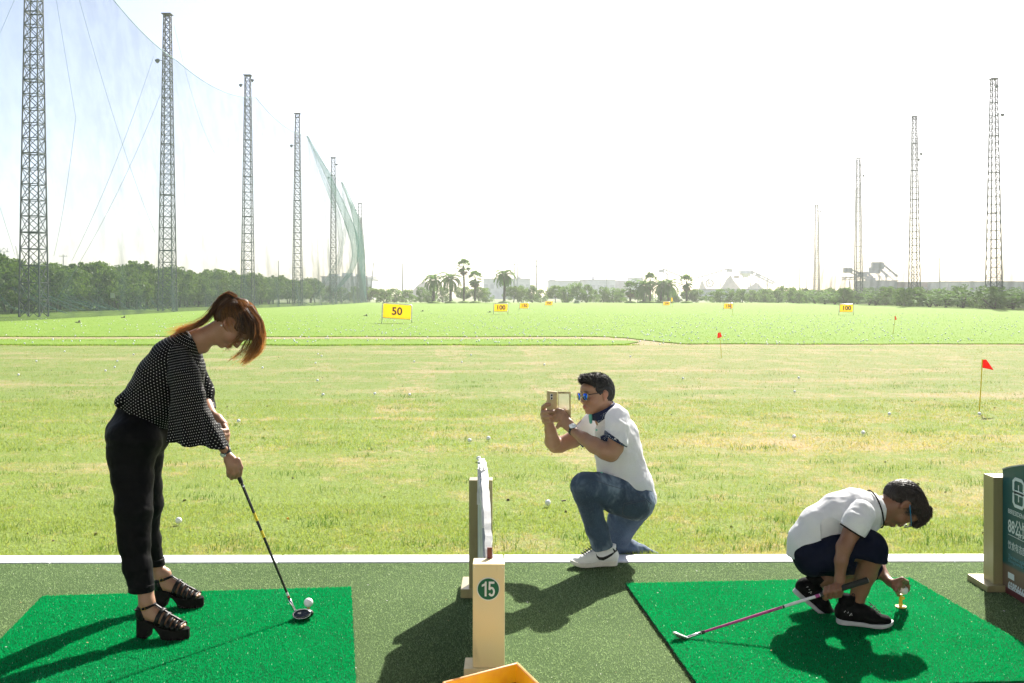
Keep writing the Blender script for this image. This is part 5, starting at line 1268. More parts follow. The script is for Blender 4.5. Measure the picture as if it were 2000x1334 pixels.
M_STEELC = M('brushed_steel', (.45, .45, .46), .25, .9); M_BLKP = M('black_plastic', (.012, .012, .013), .35, spec=.5); M_GOLDM = M('gold_metal', (.70, .48, .16), .3, .9)

def cbx(x0, x1, y0, y1, d0, d1, dm):
    a, b = P(x0, y1, dm), P(x1, y0, dm); a[1] = d0; b[1] = d1; return a, b
# ============================================================ WOMAN
DW = 4.66
wroot = empty('person', P(300, 1240, DW) * (1, 1, 0) + (0, 0, MATZ), 'woman in polka dot blouse and black trousers bending over her golf club', 'person')
M_SKW = skinmat('skin_woman', (.37, .20, .125), (.31, .15, .09), (.42, .12, .10))
wo = P(459, 631, 4.66); wR = fcross((.40, -.06, -.92), (.92, 0, .40))
F = Field(*bx_px([(228, 560, 4.35), (525, 1260, 4.35), (228, 560, 5.0), (480, 1250, 5.0)], .0), .0042)
# torso and hips, slim inside the clothes
F.pxchain([(372, 674, 4.66, 20), (345, 705, 4.66, 30), (325, 742, 4.66, 36), (292, 800, 4.66, 38), (270, 845, 4.66, 44)], .02, 1.15)
# neck
F.pxchain([(366, 672, 4.66, 25), (388, 664, 4.66, 21), (420, 651, 4.66, 20), (440, 640, 4.66, 24)], .02)
F.pxchain([(385, 676, 4.66, 16), (398, 680, 4.66, 10)], .02)
head(F, wo, wR, .93, male=False)
# arms
F.pxchain([(350, 698, 4.60, 13), (360, 740, 4.53, 13), (376, 790, 4.485, 12), (382, 802, 4.485, 11.5), (416, 850, 4.535, 10), (441, 883, 4.595, 8)], .012)
F.pxchain([(366, 690, 4.80, 16), (394, 770, 4.86, 12), (400, 782, 4.84, 12), (414, 808, 4.72, 8)], .012)
# near hand closed on the grip
F.pxchain([(441, 884, 4.596, 8), (449, 897, 4.585, 11), (456, 908, 4.580, 12)], .008, .85)
F.pxchain([(448, 900, 4.58, 10), (451, 913, 4.575, 9)], .008, .85)
for ch in ([(464, 899, 4.585, 6.2), (470, 913, 4.588, 5.2), (468.5, 928, 4.605, 4.3)], [(461, 907, 4.576, 6), (463, 921, 4.578, 5.2), (460.5, 932, 4.60, 4.5)],
           [(454, 912, 4.572, 5.8), (455.5, 925, 4.573, 5.1), (452.5, 934, 4.598, 4.4)], [(447, 912, 4.573, 5.2), (446.5, 922, 4.575, 4.7), (446, 929, 4.596, 4)],
           [(452, 893, 4.605, 7), (463, 908, 4.635, 5.8), (466, 921, 4.642, 4.8)]): F.pxchain(ch, .0035)
# far hand at the butt
F.pxchain([(414, 809, 4.72, 8), (425, 819, 4.70, 10.5), (434, 830, 4.675, 11)], .008, .9)
for ch in ([(440, 832, 4.672, 5.6), (445, 848, 4.66, 4.8), (444, 866, 4.642, 3.8)], [(438, 833, 4.655, 5.4), (443, 841, 4.632, 5), (434, 842, 4.603, 4.4), (429, 839, 4.60, 4.2)],
           [(438, 838, 4.66, 5.2), (444, 849, 4.632, 4.8), (437, 850, 4.604, 4.2), (431, 847, 4.60, 4)], [(437, 843, 4.66, 4.8), (443, 857, 4.635, 4.2), (438, 857, 4.608, 3.8), (434, 855, 4.605, 3.6)],
           [(426, 818, 4.69, 6), (422, 832, 4.655, 5), (428, 843, 4.64, 4.4)]): F.pxchain(ch, .0035)
# legs
NL = [(262, 862, 4.57, 40), (262, 930, 4.54, 32), (262, 1000, 4.50, 24), (263, 1050, 4.48, 17), (268, 1085, 4.47, 16), (280, 1130, 4.455, 17), (285, 1160, 4.45, 13.5), (288, 1185, 4.45, 15)]
FL = [(283, 862, 4.75, 36), (283, 940, 4.80, 24), (284, 1010, 4.84, 16), (288, 1050, 4.86, 15), (300, 1095, 4.88, 14), (309, 1115, 4.89, 12.5), (316, 1130, 4.89, 13.5)]
F.pxchain(NL, .015); F.pxchain(FL, .015)
def foot_frame(hx, hy, d, yaw, s_=1.0):
    """heel contact point on the mat; local x forward, y side, z up"""
    o = G(hx, hy, MATZ); o[1] = d; o[0] = (hx - CX) / F_PX * d; return o, rotz(R(yaw)), s_
FEET = [foot_frame(270, 1240, 4.445, -7), foot_frame(305, 1170, 4.885, -4)]
def fw(ff, a, b, c): o, Rm, s_ = ff; return o + Rm @ (np.array((a, b, c)) * s_)
for ff in FEET:
    F.seg(fw(ff, .040, 0, .150), fw(ff, .028, 0, .112), .033, .026, .015); F.ell(fw(ff, .026, 0, .108), (.027, .027, .026), None, .012)
    F.seg(fw(ff, .050, 0, .118), fw(ff, .135, 0, .078), .029, .020, .012, (1, 1.1, 1)); F.seg(fw(ff, .03, 0, .100), fw(ff, .165, 0, .062), .022, .016, .012, (1, 1.6, 1))
    for q, (b, l, rr) in enumerate(((-.026, .205, .0085), (-.010, .213, .0075), (.004, .211, .0072), (.016, .205, .007), (.027, .197, .007))):
        F.seg(fw(ff, .160, b * .9, .062), fw(ff, l, b, .056), .010, rr, .005)
person_skin(F, M_SKW, wroot, wo, wR, .93)
M_SHOEL = M('black_leather', (.004, .004, .0045), .42, spec=.18, bump=.2, bscale=300); M_SOLE = M('black_rubber_sole', (.007, .0065, .006), .85, spec=.1, var=.4, scale=60)
for ff in FEET:
    sh = empty('sandal_root', ff[0], None, None); sh.name = 'sandal'; sh.parent = wroot; sh.matrix_parent_inverse = pmat(wroot).inverted()
    S_ = Field(ff[0] - (.06, .09, .02), ff[0] + (.29, .09, .13), .0030)
    sl, X, Y, Z = S_.region(S_.lo, S_.lo + S_.h * S_.n)
    oo, Rm, _ = ff; x = (X - oo[0]) * Rm[0, 0] + (Y - oo[1]) * Rm[1, 0] + 0 * Z; y = (X - oo[0]) * Rm[0, 1] + (Y - oo[1]) * Rm[1, 1] + 0 * Z; z = Z - oo[2] + 0 * X + 0 * Y
    hw = .030 + .014 * np.clip((x - .03) / .12, 0, 1) 
    side = np.abs(y) - hw * np.sqrt(np.clip(1 - (np.clip(x - .15, 0, .08) / .082) ** 2, .02, 1)) * np.sqrt(np.clip(1 - (np.clip(.03 - x, 0, .035) / .037) ** 2, .02, 1))
    top = .086 - .040 * (.5 - .5 * np.cos(np.pi * np.clip(x / .165, 0, 1))); bed = z - top
    arch = .020 + .052 * np.clip(1 - np.abs(x - .082) / .040, 0, 1) ** .6; under = np.where((x > .052) & (x < .125), (arch - .02) * 1.0, 0) - z
    d = np.maximum(np.maximum(side, bed), under); d = np.maximum(d, np.maximum(-x - .004, x - .232)); d = np.maximum(d, -z)
    tread = .003 * (np.sin(x * 520) > .3) * (z < .012); S_.F = (d + tread).astype(np.float32)
    v, f = S_.mesh(1); add_mesh('platform_sole', v, f, M_SOLE, sh)
    def strap(x0, z0, lean, nm, hwid, hgt, wdt=.0098, full=False):
        pts = []
        for a in np.linspace(R(-12) if not full else R(-180), R(192) if not full else R(180), 22):
            pts.append(fw(ff, x0 + lean * math.sin(a), hwid * math.cos(a), z0 + hgt * math.sin(a)))
        mb = MB(); mb.tube(pts, wdt, 8, flat=.28, updir=tuple(Rm @ np.array((0, 1.0, 0)))); mb.build(nm, M_SHOEL, sh, smooth=True)
    for x0, z0, ln, hw_, hg in ((.196, .050, .004, .041, .020), (.176, .054, .004, .044, .026), (.152, .059, .006, .045, .032), (.127, .068, .010, .043, .039), (.100, .079, .016, .040, .046)): strap(x0, z0, ln, 'strap', hw_, hg)
    mb = MB(); mb.tube([fw(ff, .062, 0, .152), fw(ff, .085, 0, .138), fw(ff, .120, 0, .117), fw(ff, .150, 0, .099), fw(ff, .180, 0, .085), fw(ff, .205, 0, .070)], .0085, 8, flat=.45, updir=(0, 0, 1)); mb.build('centre_strap', M_SHOEL, sh, smooth=True)
    pts = [fw(ff, .034 + .043 * math.cos(a), .037 * math.sin(a), .128 + .014 * math.cos(a)) for a in np.linspace(0, 2 * math.pi, 26)]
    mb = MB(); mb.tube(pts, .0075, 8, flat=.3, updir=(1, 0, 0)); mb.build('ankle_strap', M_SHOEL, sh, smooth=True)
    # heel counter
    H_ = Field(ff[0] - (.03, .07, 0), ff[0] + (.09, .07, .17), .003); H_.ell(fw(ff, .032, 0, .106), (.041, .038, .050), None, 0); H_.ell(fw(ff, .037, 0, .110), (.037, .0325, .075), None, .001, 's'); H_.cut(fw(ff, .038, 0, .1), (1, 0, .5)); v, f = H_.mesh(1); add_mesh('heel_counter', v, f, M_SHOEL, sh)
    mb = MB(); b = fw(ff, .042, -.040, .132); mb.tube([b + (-.008, 0, -.007), b + (.008, 0, -.006), b + (.008, 0, .009), b + (-.008, 0, .008), b + (-.008, 0, -.007)], .0014, 5); mb.build('buckle', M_GOLDM, sh)
# trousers
M_TROU = clothmat('black_trousers', (.0035, .0035, .0045), .6, .2, 1200, .3, sheen=0)
def trousers():
    F = Field(*bx_px([(195, 770, 4.25), (350, 1170, 4.25), (195, 770, 5.1), (345, 1170, 5.1)], .0), .0045)
    F.pxchain([(296, 796, 4.66, 40), (280, 815, 4.66, 50), (269, 846, 4.66, 58)], .02, [1.05, 1.15, 1.2])
    F.pxchain([(300, 815, 4.66, 36), (298, 850, 4.66, 34)], .02, 1.1)
    F.pxchain([(262, 862, 4.565, 53), (257, 885, 4.56, 46), (259, 931, 4.54, 38.5), (262, 999, 4.50, 34.5), (261, 1035, 4.49, 30), (262, 1062, 4.48, 28.5), (268, 1105, 4.465, 26), (276.5, 1146, 4.45, 24)], .02)
    F.pxchain([(278, 862, 4.75, 44), (282, 900, 4.77, 34), (284, 948, 4.80, 31), (286, 985, 4.82, 30.5), (282, 1014, 4.84, 27), (287, 1057, 4.86, 25.5), (297, 1097, 4.88, 22)], .02)
    F.cut(P(277, 1153, 4.45), (.03, 0, -1), *cbx(225, 330, 1100, 1180, 4.25, 4.66, 4.45)); F.cut(P(305, 1101, 4.88), (-.15, 0, -1), *cbx(250, 360, 1020, 1180, 4.68, 5.2, 4.88))
    v, f = F.mesh(2)
    C = [(P(222, 870, 4.4), P(330, 905, 4.4), .012, -.004), (P(235, 985, 4.4), P(300, 960, 4.4), .014, .005), (P(233, 1005, 4.35), P(300, 1040, 4.35), .010, .008), (P(240, 1042, 4.35), P(296, 1022, 4.35), .008, -.008),
         (P(240, 1062, 4.35), P(292, 1086, 4.35), .010, .008), (P(245, 1092, 4.35), P(294, 1078, 4.35), .009, -.006), (P(248, 1122, 4.35), P(300, 1110, 4.35), .010, .006), (P(268, 1012, 4.9), P(322, 992, 4.9), .012, .008), (P(268, 1025, 4.9), P(322, 1030, 4.9), .009, -.007),
         (P(275, 1052, 4.9), P(324, 1045, 4.9), .010, .006), (P(280, 1085, 4.9), P(324, 1068, 4.9), .010, .005), (P(292, 880, 4.4), P(298, 1000, 4.4), .012, -.004)]
    v = cloth_disp(v, f, .0035, (7, 6, 11), C); add_mesh('trousers', v, f, M_TROU, wroot)
    for (x, y, d, rx, tl) in ((276.5, 1148, 4.45, 25, .03), (298, 1096, 4.88, 23.5, -.10)):
        K = Field(P(x - 40, y + 22, d) - (0, .1, 0), P(x + 40, y - 25, d) + (0, .1, 0), .0035); K.pxchain([(x - 1, y - 16, d, rx - .5), (x, y + 12, d, rx)], 0); K.cut(P(x, y + 7, d), (tl, 0, -1)); K.cut(P(x, y - 8, d), (-tl, 0, 1)); v, f = K.mesh(2); add_mesh('turned_hem', v, f, M_TROU, wroot)
trousers()
def dots(sc=.0118, r_=.150):
    def h(t, c):
        a = t.attr('uvw').outputs['Vector']; m = t.scalev(a, (1 / sc, 1 / sc, 1)); sp = t.n('SeparateXYZ'); t.l(m, sp.inputs[0])
        # staggered rows of dots
        row = t.math('FLOOR', sp.outputs[1]); x = t.math('ADD', sp.outputs[0], t.math('MULTIPLY', row, .5))
        fx = t.math('SUBTRACT', t.math('FRACT', x), .5); fy = t.math('SUBTRACT', t.math('FRACT', sp.outputs[1]), .5)
        d = t.math('SQRT', t.math('ADD', t.math('MULTIPLY', fx, fx), t.math('MULTIPLY', fy, fy)))
        return t.mix(t.mapr(d, r_ + .03, r_ - .03), c, (.52, .52, .50))
    return h
M_BLOU = clothmat('dotted_blouse', (.0035, .0035, .005), .6, .2, 1400, .25, .04, sheen=0, hook=dots())
def axis_uv(v, A, B):
    """coordinates along and around the axis A-B, in metres"""
    A, B = np.array(A), np.array(B); t = unit(B - A); e1 = unit(np.cross(t, (0, 1, 0))); e2 = np.cross(t, e1); q = v - A
    a = np.arctan2(q @ e2, q @ e1); r_ = .115; u = np.where(v[:, 1] > 4.72, q @ e1, a * r_); return np.stack((u, q @ t, 0 * a), 1)
def blouse():
    F = Field(*bx_px([(222, 630, 4.3), (412, 880, 4.3), (222, 630, 5.0), (412, 880, 5.0)], .02), .0042)
    F.pxchain([(288, 806, 4.66, 51), (302, 782, 4.66, 54), (322, 741, 4.66, 53), (343, 703, 4.66, 45), (364, 672, 4.66, 31)], .03, [1.15, 1.12, 1.2, 1.35, 1.5])
    F.pxchain([(366, 722, 4.66, 34), (362, 750, 4.66, 34)], .03, 1.3)
    F.pxchain([(316, 800, 4.66, 36), (312, 815, 4.66, 30)], .03, 1.2)
    F.pxchain([(250, 782, 4.66, 17), (255, 778, 4.66, 17)], .015, 3.0)
    F.cut(P(285, 815, 4.66), (-.47, 0, -.88) , k=.012)
    F.pxchain([(362, 690, 4.80, 26), (392, 765, 4.85, 25), (403, 792, 4.84, 17), (411, 802, 4.80, 13)], .015); F.cut(P(413, 803, 4.80), (.6, 0, -.8), *cbx(398, 440, 770, 860, 4.7, 5.0, 4.80))
    # neckline opening
    F.pxchain([(374, 664, 4.66, 22), (420, 650, 4.66, 24)], .006, 1.1, 's'); F.pxchain([(392, 672, 4.66, 17), (402, 690, 4.66, 5)], .006, .8, 's')
    v, f = F.mesh(2)
    C = [(P(270, 720, 4.4), P(330, 700, 4.4), .02, .004), (P(255, 760, 4.4), P(330, 790, 4.4), .016, .005), (P(262, 780, 4.4), P(320, 815, 4.4), .012, -.005), (P(300, 690, 4.4), P(332, 760, 4.4), .014, -.005), (P(378, 700, 4.4), P(392, 760, 4.4), .010, .005), (P(388, 700, 4.4), P(398, 750, 4.4), .007, -.006)]
    v = cloth_disp(v, f, .004, (8, 6, 8), C); add_mesh('blouse', v, f, M_BLOU, wroot, {'uvw': axis_uv(v, P(288, 812, 4.66), P(368, 668, 4.66))})
    F = Field(*bx_px([(315, 655, 4.3), (452, 895, 4.3), (315, 655, 4.7), (452, 895, 4.7)], .01), .0038)
    F.pxchain([(348, 694, 4.57, 24), (360, 738, 4.51, 30), (368, 775, 4.49, 31.5), (368, 800, 4.485, 33), (375, 830, 4.485, 40), (384, 868, 4.49, 53), (390, 900, 4.49, 64)], .02, [1.0, .95, .85, .75, .7, .7, .7])
    F.pxchain([(372, 815, 4.487, 26), (383, 868, 4.49, 47), (390, 905, 4.49, 60)], .004, .62, 's')
    F.cut(P(384, 866, 4.49), (-.12, 0, -1))
    v, f = F.mesh(2); n = vnormals(v, f); A = P(366, 780, 4.49); q = v - A; tt = np.clip((A[2] - v[:, 2]) / .2, 0, 1)
    ang = np.arctan2(v[:, 1] - 4.49, (v[:, 0] - (A[0] + tt * .04))); v = v + np.stack((np.cos(ang), np.sin(ang), 0 * ang), 1) * (.010 * tt * np.sin(ang * 7 + 1.0 + 2 * tt) + .005 * tt * np.sin(ang * 13))[:, None]
    v[:, 2] += tt ** 3 * .008 * np.sin(ang * 5 + .5)
    C = [(P(340, 790, 4.4), P(398, 800, 4.4), .010, .004), (P(336, 740, 4.4), P(352, 800, 4.4), .014, -.004), (P(345, 720, 4.4), P(385, 760, 4.4), .014, .003)]
    v = cloth_disp(v, f, .003, (9, 7, 7), C); add_mesh('bell_sleeve', v, f, M_BLOU, wroot, {'uvw': axis_uv(v, P(384, 880, 4.5), P(352, 690, 4.53))})
blouse()
# hair: skull cap, ponytail and hanging fringe
M_HAIRW = hairmat('auburn_hair', (.036, .018, .011), (.52, .26, .085), .42, .5)
def whair():
    H = Field(*bx_px([(385, 560, 4.5), (525, 700, 4.5), (385, 560, 4.82), (525, 700, 4.82)], .0), .0036)
    W = lambda a, b, c: wo + wR @ (np.array((a, b, c)) * .93)
    H.ell(W(-.018, 0, .024), np.array((.100, .082, .092)) * .93, wR, 0); H.ell(W(.030, 0, .060), np.array((.072, .074, .056)) * .93, wR, .02)
    H.seg(W(.045, 0, .072), W(.098, 0, .062), .050, .018, .015, (1, 1.0, 1))
    for q in (-1, 1): H.seg(W(.02, q * .066, .05), W(.05, q * .066, -.002), .018, .010, .012)
    H.ell(W(-.045, 0, -.018), np.array((.062, .070, .062)) * .93, wR, .02); H.seg(W(-.075, 0, .02), W(-.062, 0, -.060), .030, .016, .02, (1, 1.6, 1))
    H.ell(W(.085, 0, -.050), np.array((.092, .12, .088)) * .93, wR, .006, 's'); H.ell(W(.004, -.10, -.025), (.040, .05, .048), wR, .006, 's'); H.ell(W(.004, .10, -.025), (.040, .05, .048), wR, .006, 's')
    H.pxchain([(454, 590, 4.66, 10), (447, 581, 4.66, 6), (436, 586, 4.655, 6), (424, 601, 4.65, 6)], .008, 1.1)
    v, f = H.mesh(2); n = vnormals(v, f); d = .0022 * np.sin((v[:, 1] * 260 + vnoise(v * 30) * 3)) + .002 * vnoise(v * np.array((70, 160, 70)))
    v = v + n * d[:, None]; ln = np.clip((v[:, 0] - P(470, 0, 4.66)[0]) / .09, 0, .75) * .35 + .42
    add_mesh('hair', v, f, M_HAIRW, wroot, {'rnd': .3 + .3 * vnoise(v * 50), 'len': ln})
    # strands following the skull from the tie to the face, the ponytail and the fringe
    r = np.random.default_rng(21)
    def path(cps, n, spread, tip):
        cp = np.array([P(a, b, c) for a, b, c in cps]); k = len(cp)
        def ctrl(roots, T):
            u = T * (k - 1); i = np.clip(u.astype(int), 0, k - 2); t = (u - i)[None, :, None]
            base = cp[i][None] * (1 - t) + cp[i + 1][None] * t
            off = r.normal(0, 1, (n, 1, 3)) * spread * (1 + (tip - 1) * T[None, :, None]) * np.array((1, 1.4, 1)); w_ = r.normal(0, .002, (n, 1, 3)) * np.sin(T * 7)[None, :, None]
            return base + off + w_
        return ctrl
    strands('ponytail', np.zeros((700, 3)), path([(458, 582, 4.66), (447, 575, 4.66), (432, 582, 4.65), (419, 600, 4.64), (408, 618, 4.63), (390, 633, 4.62), (368, 640, 4.61), (348, 645, 4.60)], 700, .0052, .9), M_HAIRW, wroot, .0012, 14, 1)
    strands('ponytail_wisps', np.zeros((120, 3)), path([(428, 590, 4.65), (405, 620, 4.63), (385, 632, 4.61), (365, 640, 4.60), (330, 648, 4.58)], 120, .007, 2.0), M_HAIRW, wroot, .0006, 12, 2)
    for q, cps in enumerate(([(488, 600, 4.63), (504, 625, 4.62), (510, 655, 4.62), (507, 678, 4.62), (492, 694, 4.62)], [(482, 604, 4.60), (500, 632, 4.58), (502, 660, 4.585), (492, 682, 4.59), (480, 697, 4.60)],
                             [(478, 608, 4.58), (490, 635, 4.565), (488, 662, 4.57), (474, 688, 4.585), (452, 703, 4.59)], [(486, 604, 4.70), (504, 630, 4.71), (508, 658, 4.71), (500, 680, 4.71), (488, 694, 4.70)],
                             [(470, 612, 4.575), (474, 640, 4.565), (468, 660, 4.57), (452, 676, 4.575), (444, 684, 4.58)], [(480, 600, 4.66), (506, 628, 4.66), (512, 655, 4.66), (506, 685, 4.66), (474, 708, 4.66)])):
        n = (330, 170, 60, 220, 36, 260)[q]; strands('fringe', np.zeros((n, 3)), path(cps, n, (.0060, .0065, .006, .006, .005, .006)[q], 1.6), M_HAIRW, wroot, .0009, 12, 5 + q)
    # surface strands over the cap
    tie = P(455, 583, 4.66); Rn = 1500; a = r.normal(0, 1, (Rn, 3)); a /= np.linalg.norm(a, axis=1)[:, None]; a = a[(a @ unit(wo - tie)) < .98]
    sk = wo + wR @ np.array((-.012, 0, .022)); 
    dest = sk + (a @ wR.T) * .0 + a * .088; q = (dest - wo) @ wR; keep = (q[:, 0] < .055) & (q[:, 2] > -.03) | (q[:, 2] > .055); dest = dest[keep]; n = len(dest)
    def ctrl(roots, T):
        t = T[None, :, None]; st = tie + r.normal(0, .006, (n, 1, 3)); p = st * (1 - t) + dest[:, None, :] * t; d = p - sk; l_ = np.linalg.norm(d, axis=2)[:, :, None]
        return sk + d / l_ * np.maximum(.0885, 0 * l_ + .0885 + .003 * np.sin(3 * t)) * 1.0
    strands('hair_strands', np.zeros((n, 3)), ctrl, M_HAIRW, wroot, .0009, 10, 9)
    mb = MB(); c = P(458, 584, 4.66); mb.tube([c + np.array((.010 * math.cos(x), .014 * math.sin(x), .008 * math.cos(x) * -1)) for x in np.linspace(0, 2 * math.pi, 16)], .0055, 6); mb.build('hair_tie', M_BLKP, wroot, smooth=True)
    mb = MB(); c = P(470, 585, 4.645); mb.box(c, (.012, .004, .004)); mb.build('hair_pin', M_GOLDM, wroot)
    e = wo + wR @ np.array((-.004, -.082, -.044)) * .93; mb = MB(); mb.lathe([(.0001, -.004), (.0035, -.002), (.004, 0), (.0035, .002), (.0001, .004)], e, 10); mb.build('earring', M_PLAQW, wroot, smooth=True)
    mb = MB(); e2 = wo + wR @ np.array((-.006, -.086, -.03)) * .93; mb.tube([e2, e2 + (0, 0, -.012)], .0012, 5); mb.build('earring', M_BLKP, wroot)
whair()
def watch(pc, axis, nrm, rr, parent, face=(.80, .82, .82), strap=(.012, .016, .02), fr=.0155):
    """wrist watch: strap ring round the axis, face towards nrm"""
    ax = unit(axis); n = unit(np.array(nrm) - ax * np.dot(ax, nrm)); s_ = np.cross(ax, n); root = empty('w', pc, None, None); root.name = 'wrist_watch'; root.parent = parent; root.matrix_parent_inverse = pmat(parent).inverted()
    m1 = M('watch_strap', strap, .5); m2 = M('watch_dial', face, .3, var=.02)
    mb = MB(); mb.tube([pc + rr * (n * math.cos(a) + s_ * math.sin(a)) for a in np.linspace(0, 2 * math.pi, 26)], .0085, 8, flat=.2, updir=tuple(n)); mb.build('strap', m1, root, smooth=True)
    Rm = np.stack((ax, s_, n), 1); Rm = Rm if np.linalg.det(Rm) > 0 else np.stack((s_, ax, n), 1); c = pc + n * (rr + .0015)
    mb = MB(); mb.lathe([(fr, 0), (fr + .001, .002), (fr + .0005, .005), (fr - .001, .0055)], c, 28, rot=Rm); mb.build('case', M_STEELC, root, smooth='auto')
    mb = MB(); mb.lathe([(fr - .0012, .0052), (fr - .0012, .0060)], c, 28, rot=Rm); mb.build('dial', m2, root)
    for a, l in ((.6, .6), (2.4, .8)):
        mb = MB(); mb.tube([c + n * .0063, c + n * .0063 + (ax * math.cos(a) + s_ * math.sin(a)) * fr * l], .0006, 4); mb.build('hand', M_BLKP, root)
wa, wb_ = P(424, 860, 4.545), P(441, 883, 4.595)
watch(P(441.5, 881, 4.592), wb_ - wa, (-.45, -1, -.25), .0205, wroot, strap=(.01, .03, .028))
mb = MB(); c = P(415, 809, 4.72); mb.tube([c + np.array((.015 * math.cos(a), .019 * math.sin(a), -.010 * math.cos(a))) for a in np.linspace(0, 2 * math.pi, 20)], .0025, 6); mb.build('bracelet', M('orange_band', (.65, .28, .03), .4), wroot, smooth=True)

# ---- her club
M_SHAFT = M('black_shaft', (.010, .010, .011), .22, spec=.6); M_YBAND = M('yellow_band', (.70, .52, .02), .35); M_GRIP = M('rubber_grip', (.014, .014, .015), .75, bump=.4, bscale=400)
M_CHR = M('chrome', (.62, .62, .64), .18, 1.0); M_REDB = M('red_ring', (.55, .05, .03), .4); M_FACEB = M('black_gloss_crown', (.008, .008, .009), .12, spec=.7)
def club(A, B, ra, rb, grip, bands, lab, gripm, nm='golf_club'):
    root = empty(nm, B, lab, 'golf club'); pt = lambda t: A + (B - A) * t
    mb = MB(); mb.tube([pt(-.004), pt(0), pt(grip * .5), pt(grip)], [.008, .0135, .0125, .0098], 14); mb.build('grip', gripm, root, smooth='auto')
    mb = MB(); mb.lathe([(.0001, 0), (.009, 0), (.009, .001)], pt(-.004), 12, rot=Rt(A - B)); mb.build('grip_cap', M_STEELC, root)
    mb = MB(); mb.tube([pt(grip), pt(1)], [ra, rb], 12); mb.build('shaft', bands[0], root, smooth='auto')
    for (t0, t1, m, rr) in bands[1:]:
        mb = MB(); k = lambda t: (ra + (rb - ra) * (t - grip) / (1 - grip)) * rr; mb.tube([pt(t0), pt(t1)], [k(t0), k(t1)], 12); mb.build('shaft_band', m, root, smooth='auto')
    return root
def Rt(d):
    d = unit(d); a = unit(np.cross(d, (0.3, 1, 0.1))); return np.stack((a, np.cross(d, a), d), 1)
A_, B_ = P(424.5, 829, 4.615), P(566, 1172, 4.685)
ck = club(A_, B_, .0068, .0052, .33, [M_SHAFT, (.345, .352, M_CHR, 1.15), (.500, .545, M_YBAND, 1.05), (.600, .640, M_YBAND, 1.05), (.955, .975, M_PLAQW, 1.12), (.978, .984, M_REDB, 1.2)], 'black shafted golf club with yellow bands held by the woman', M_GRIP)
u_ = unit(B_ - A_)
mb = MB(); mb.tube([B_ - u_ * .005, B_ + u_ * .03, P(577, 1195, 4.688), P(583, 1202, 4.686)], [.0068, .0070, .0068, .0060], 12); mb.build('hosel', M_CHR, ck, smooth=True)
def wood_head(c, yaw, L, W_, H_, mats, parent, tilt=0.0, pitch=0.0):
    """rounded hybrid head: crown and chrome sole, face side first"""
    Fh = Field(c - .07, c + .07, .0018); Rm = rotz(yaw) @ roty(pitch) @ rotx(tilt)
    Fh.ell(c, (L, W_, H_), Rm, 0); Fh.ell(c + Rm @ np.array((-L * .45, 0, H_ * .1)), (L * .6, W_ * .7, H_ * .8), Rm, .01)
    Fh.cut(c + Rm @ np.array((0, -W_ * .62, 0)), Rm @ np.array((0, -1, .15))); Fh.cut(np.array((0, 0, MATZ + .002)), (0, 0, -1))
    v, f = Fh.mesh(2); return add_mesh('head', v, f, mats[0], parent), Rm
hc = P(592.5, 1199, 4.686); hc[2] = MATZ + .0215
_, Rm = wood_head(hc, R(-6), .048, .040, .024, [M_FACEB], ck, R(-18), R(-9))
mb = MB(); pts = [hc + Rm @ np.array((.043 * math.cos(a) * (1 if math.cos(a) > 0 else .92), -.0255, .0205 * math.sin(a))) for a in np.linspace(0, 2 * math.pi, 30)]; mb.tube(pts, .0022, 6); mb.build('chrome_edge', M_CHR, ck, smooth=True)
textobj('lettering', 'RBZ', .009, M_STEELC, ck, hc + Rm @ np.array((-.008, -.0275, .005)), Rm[:, 0], Rm[:, 2], depth=.0004)
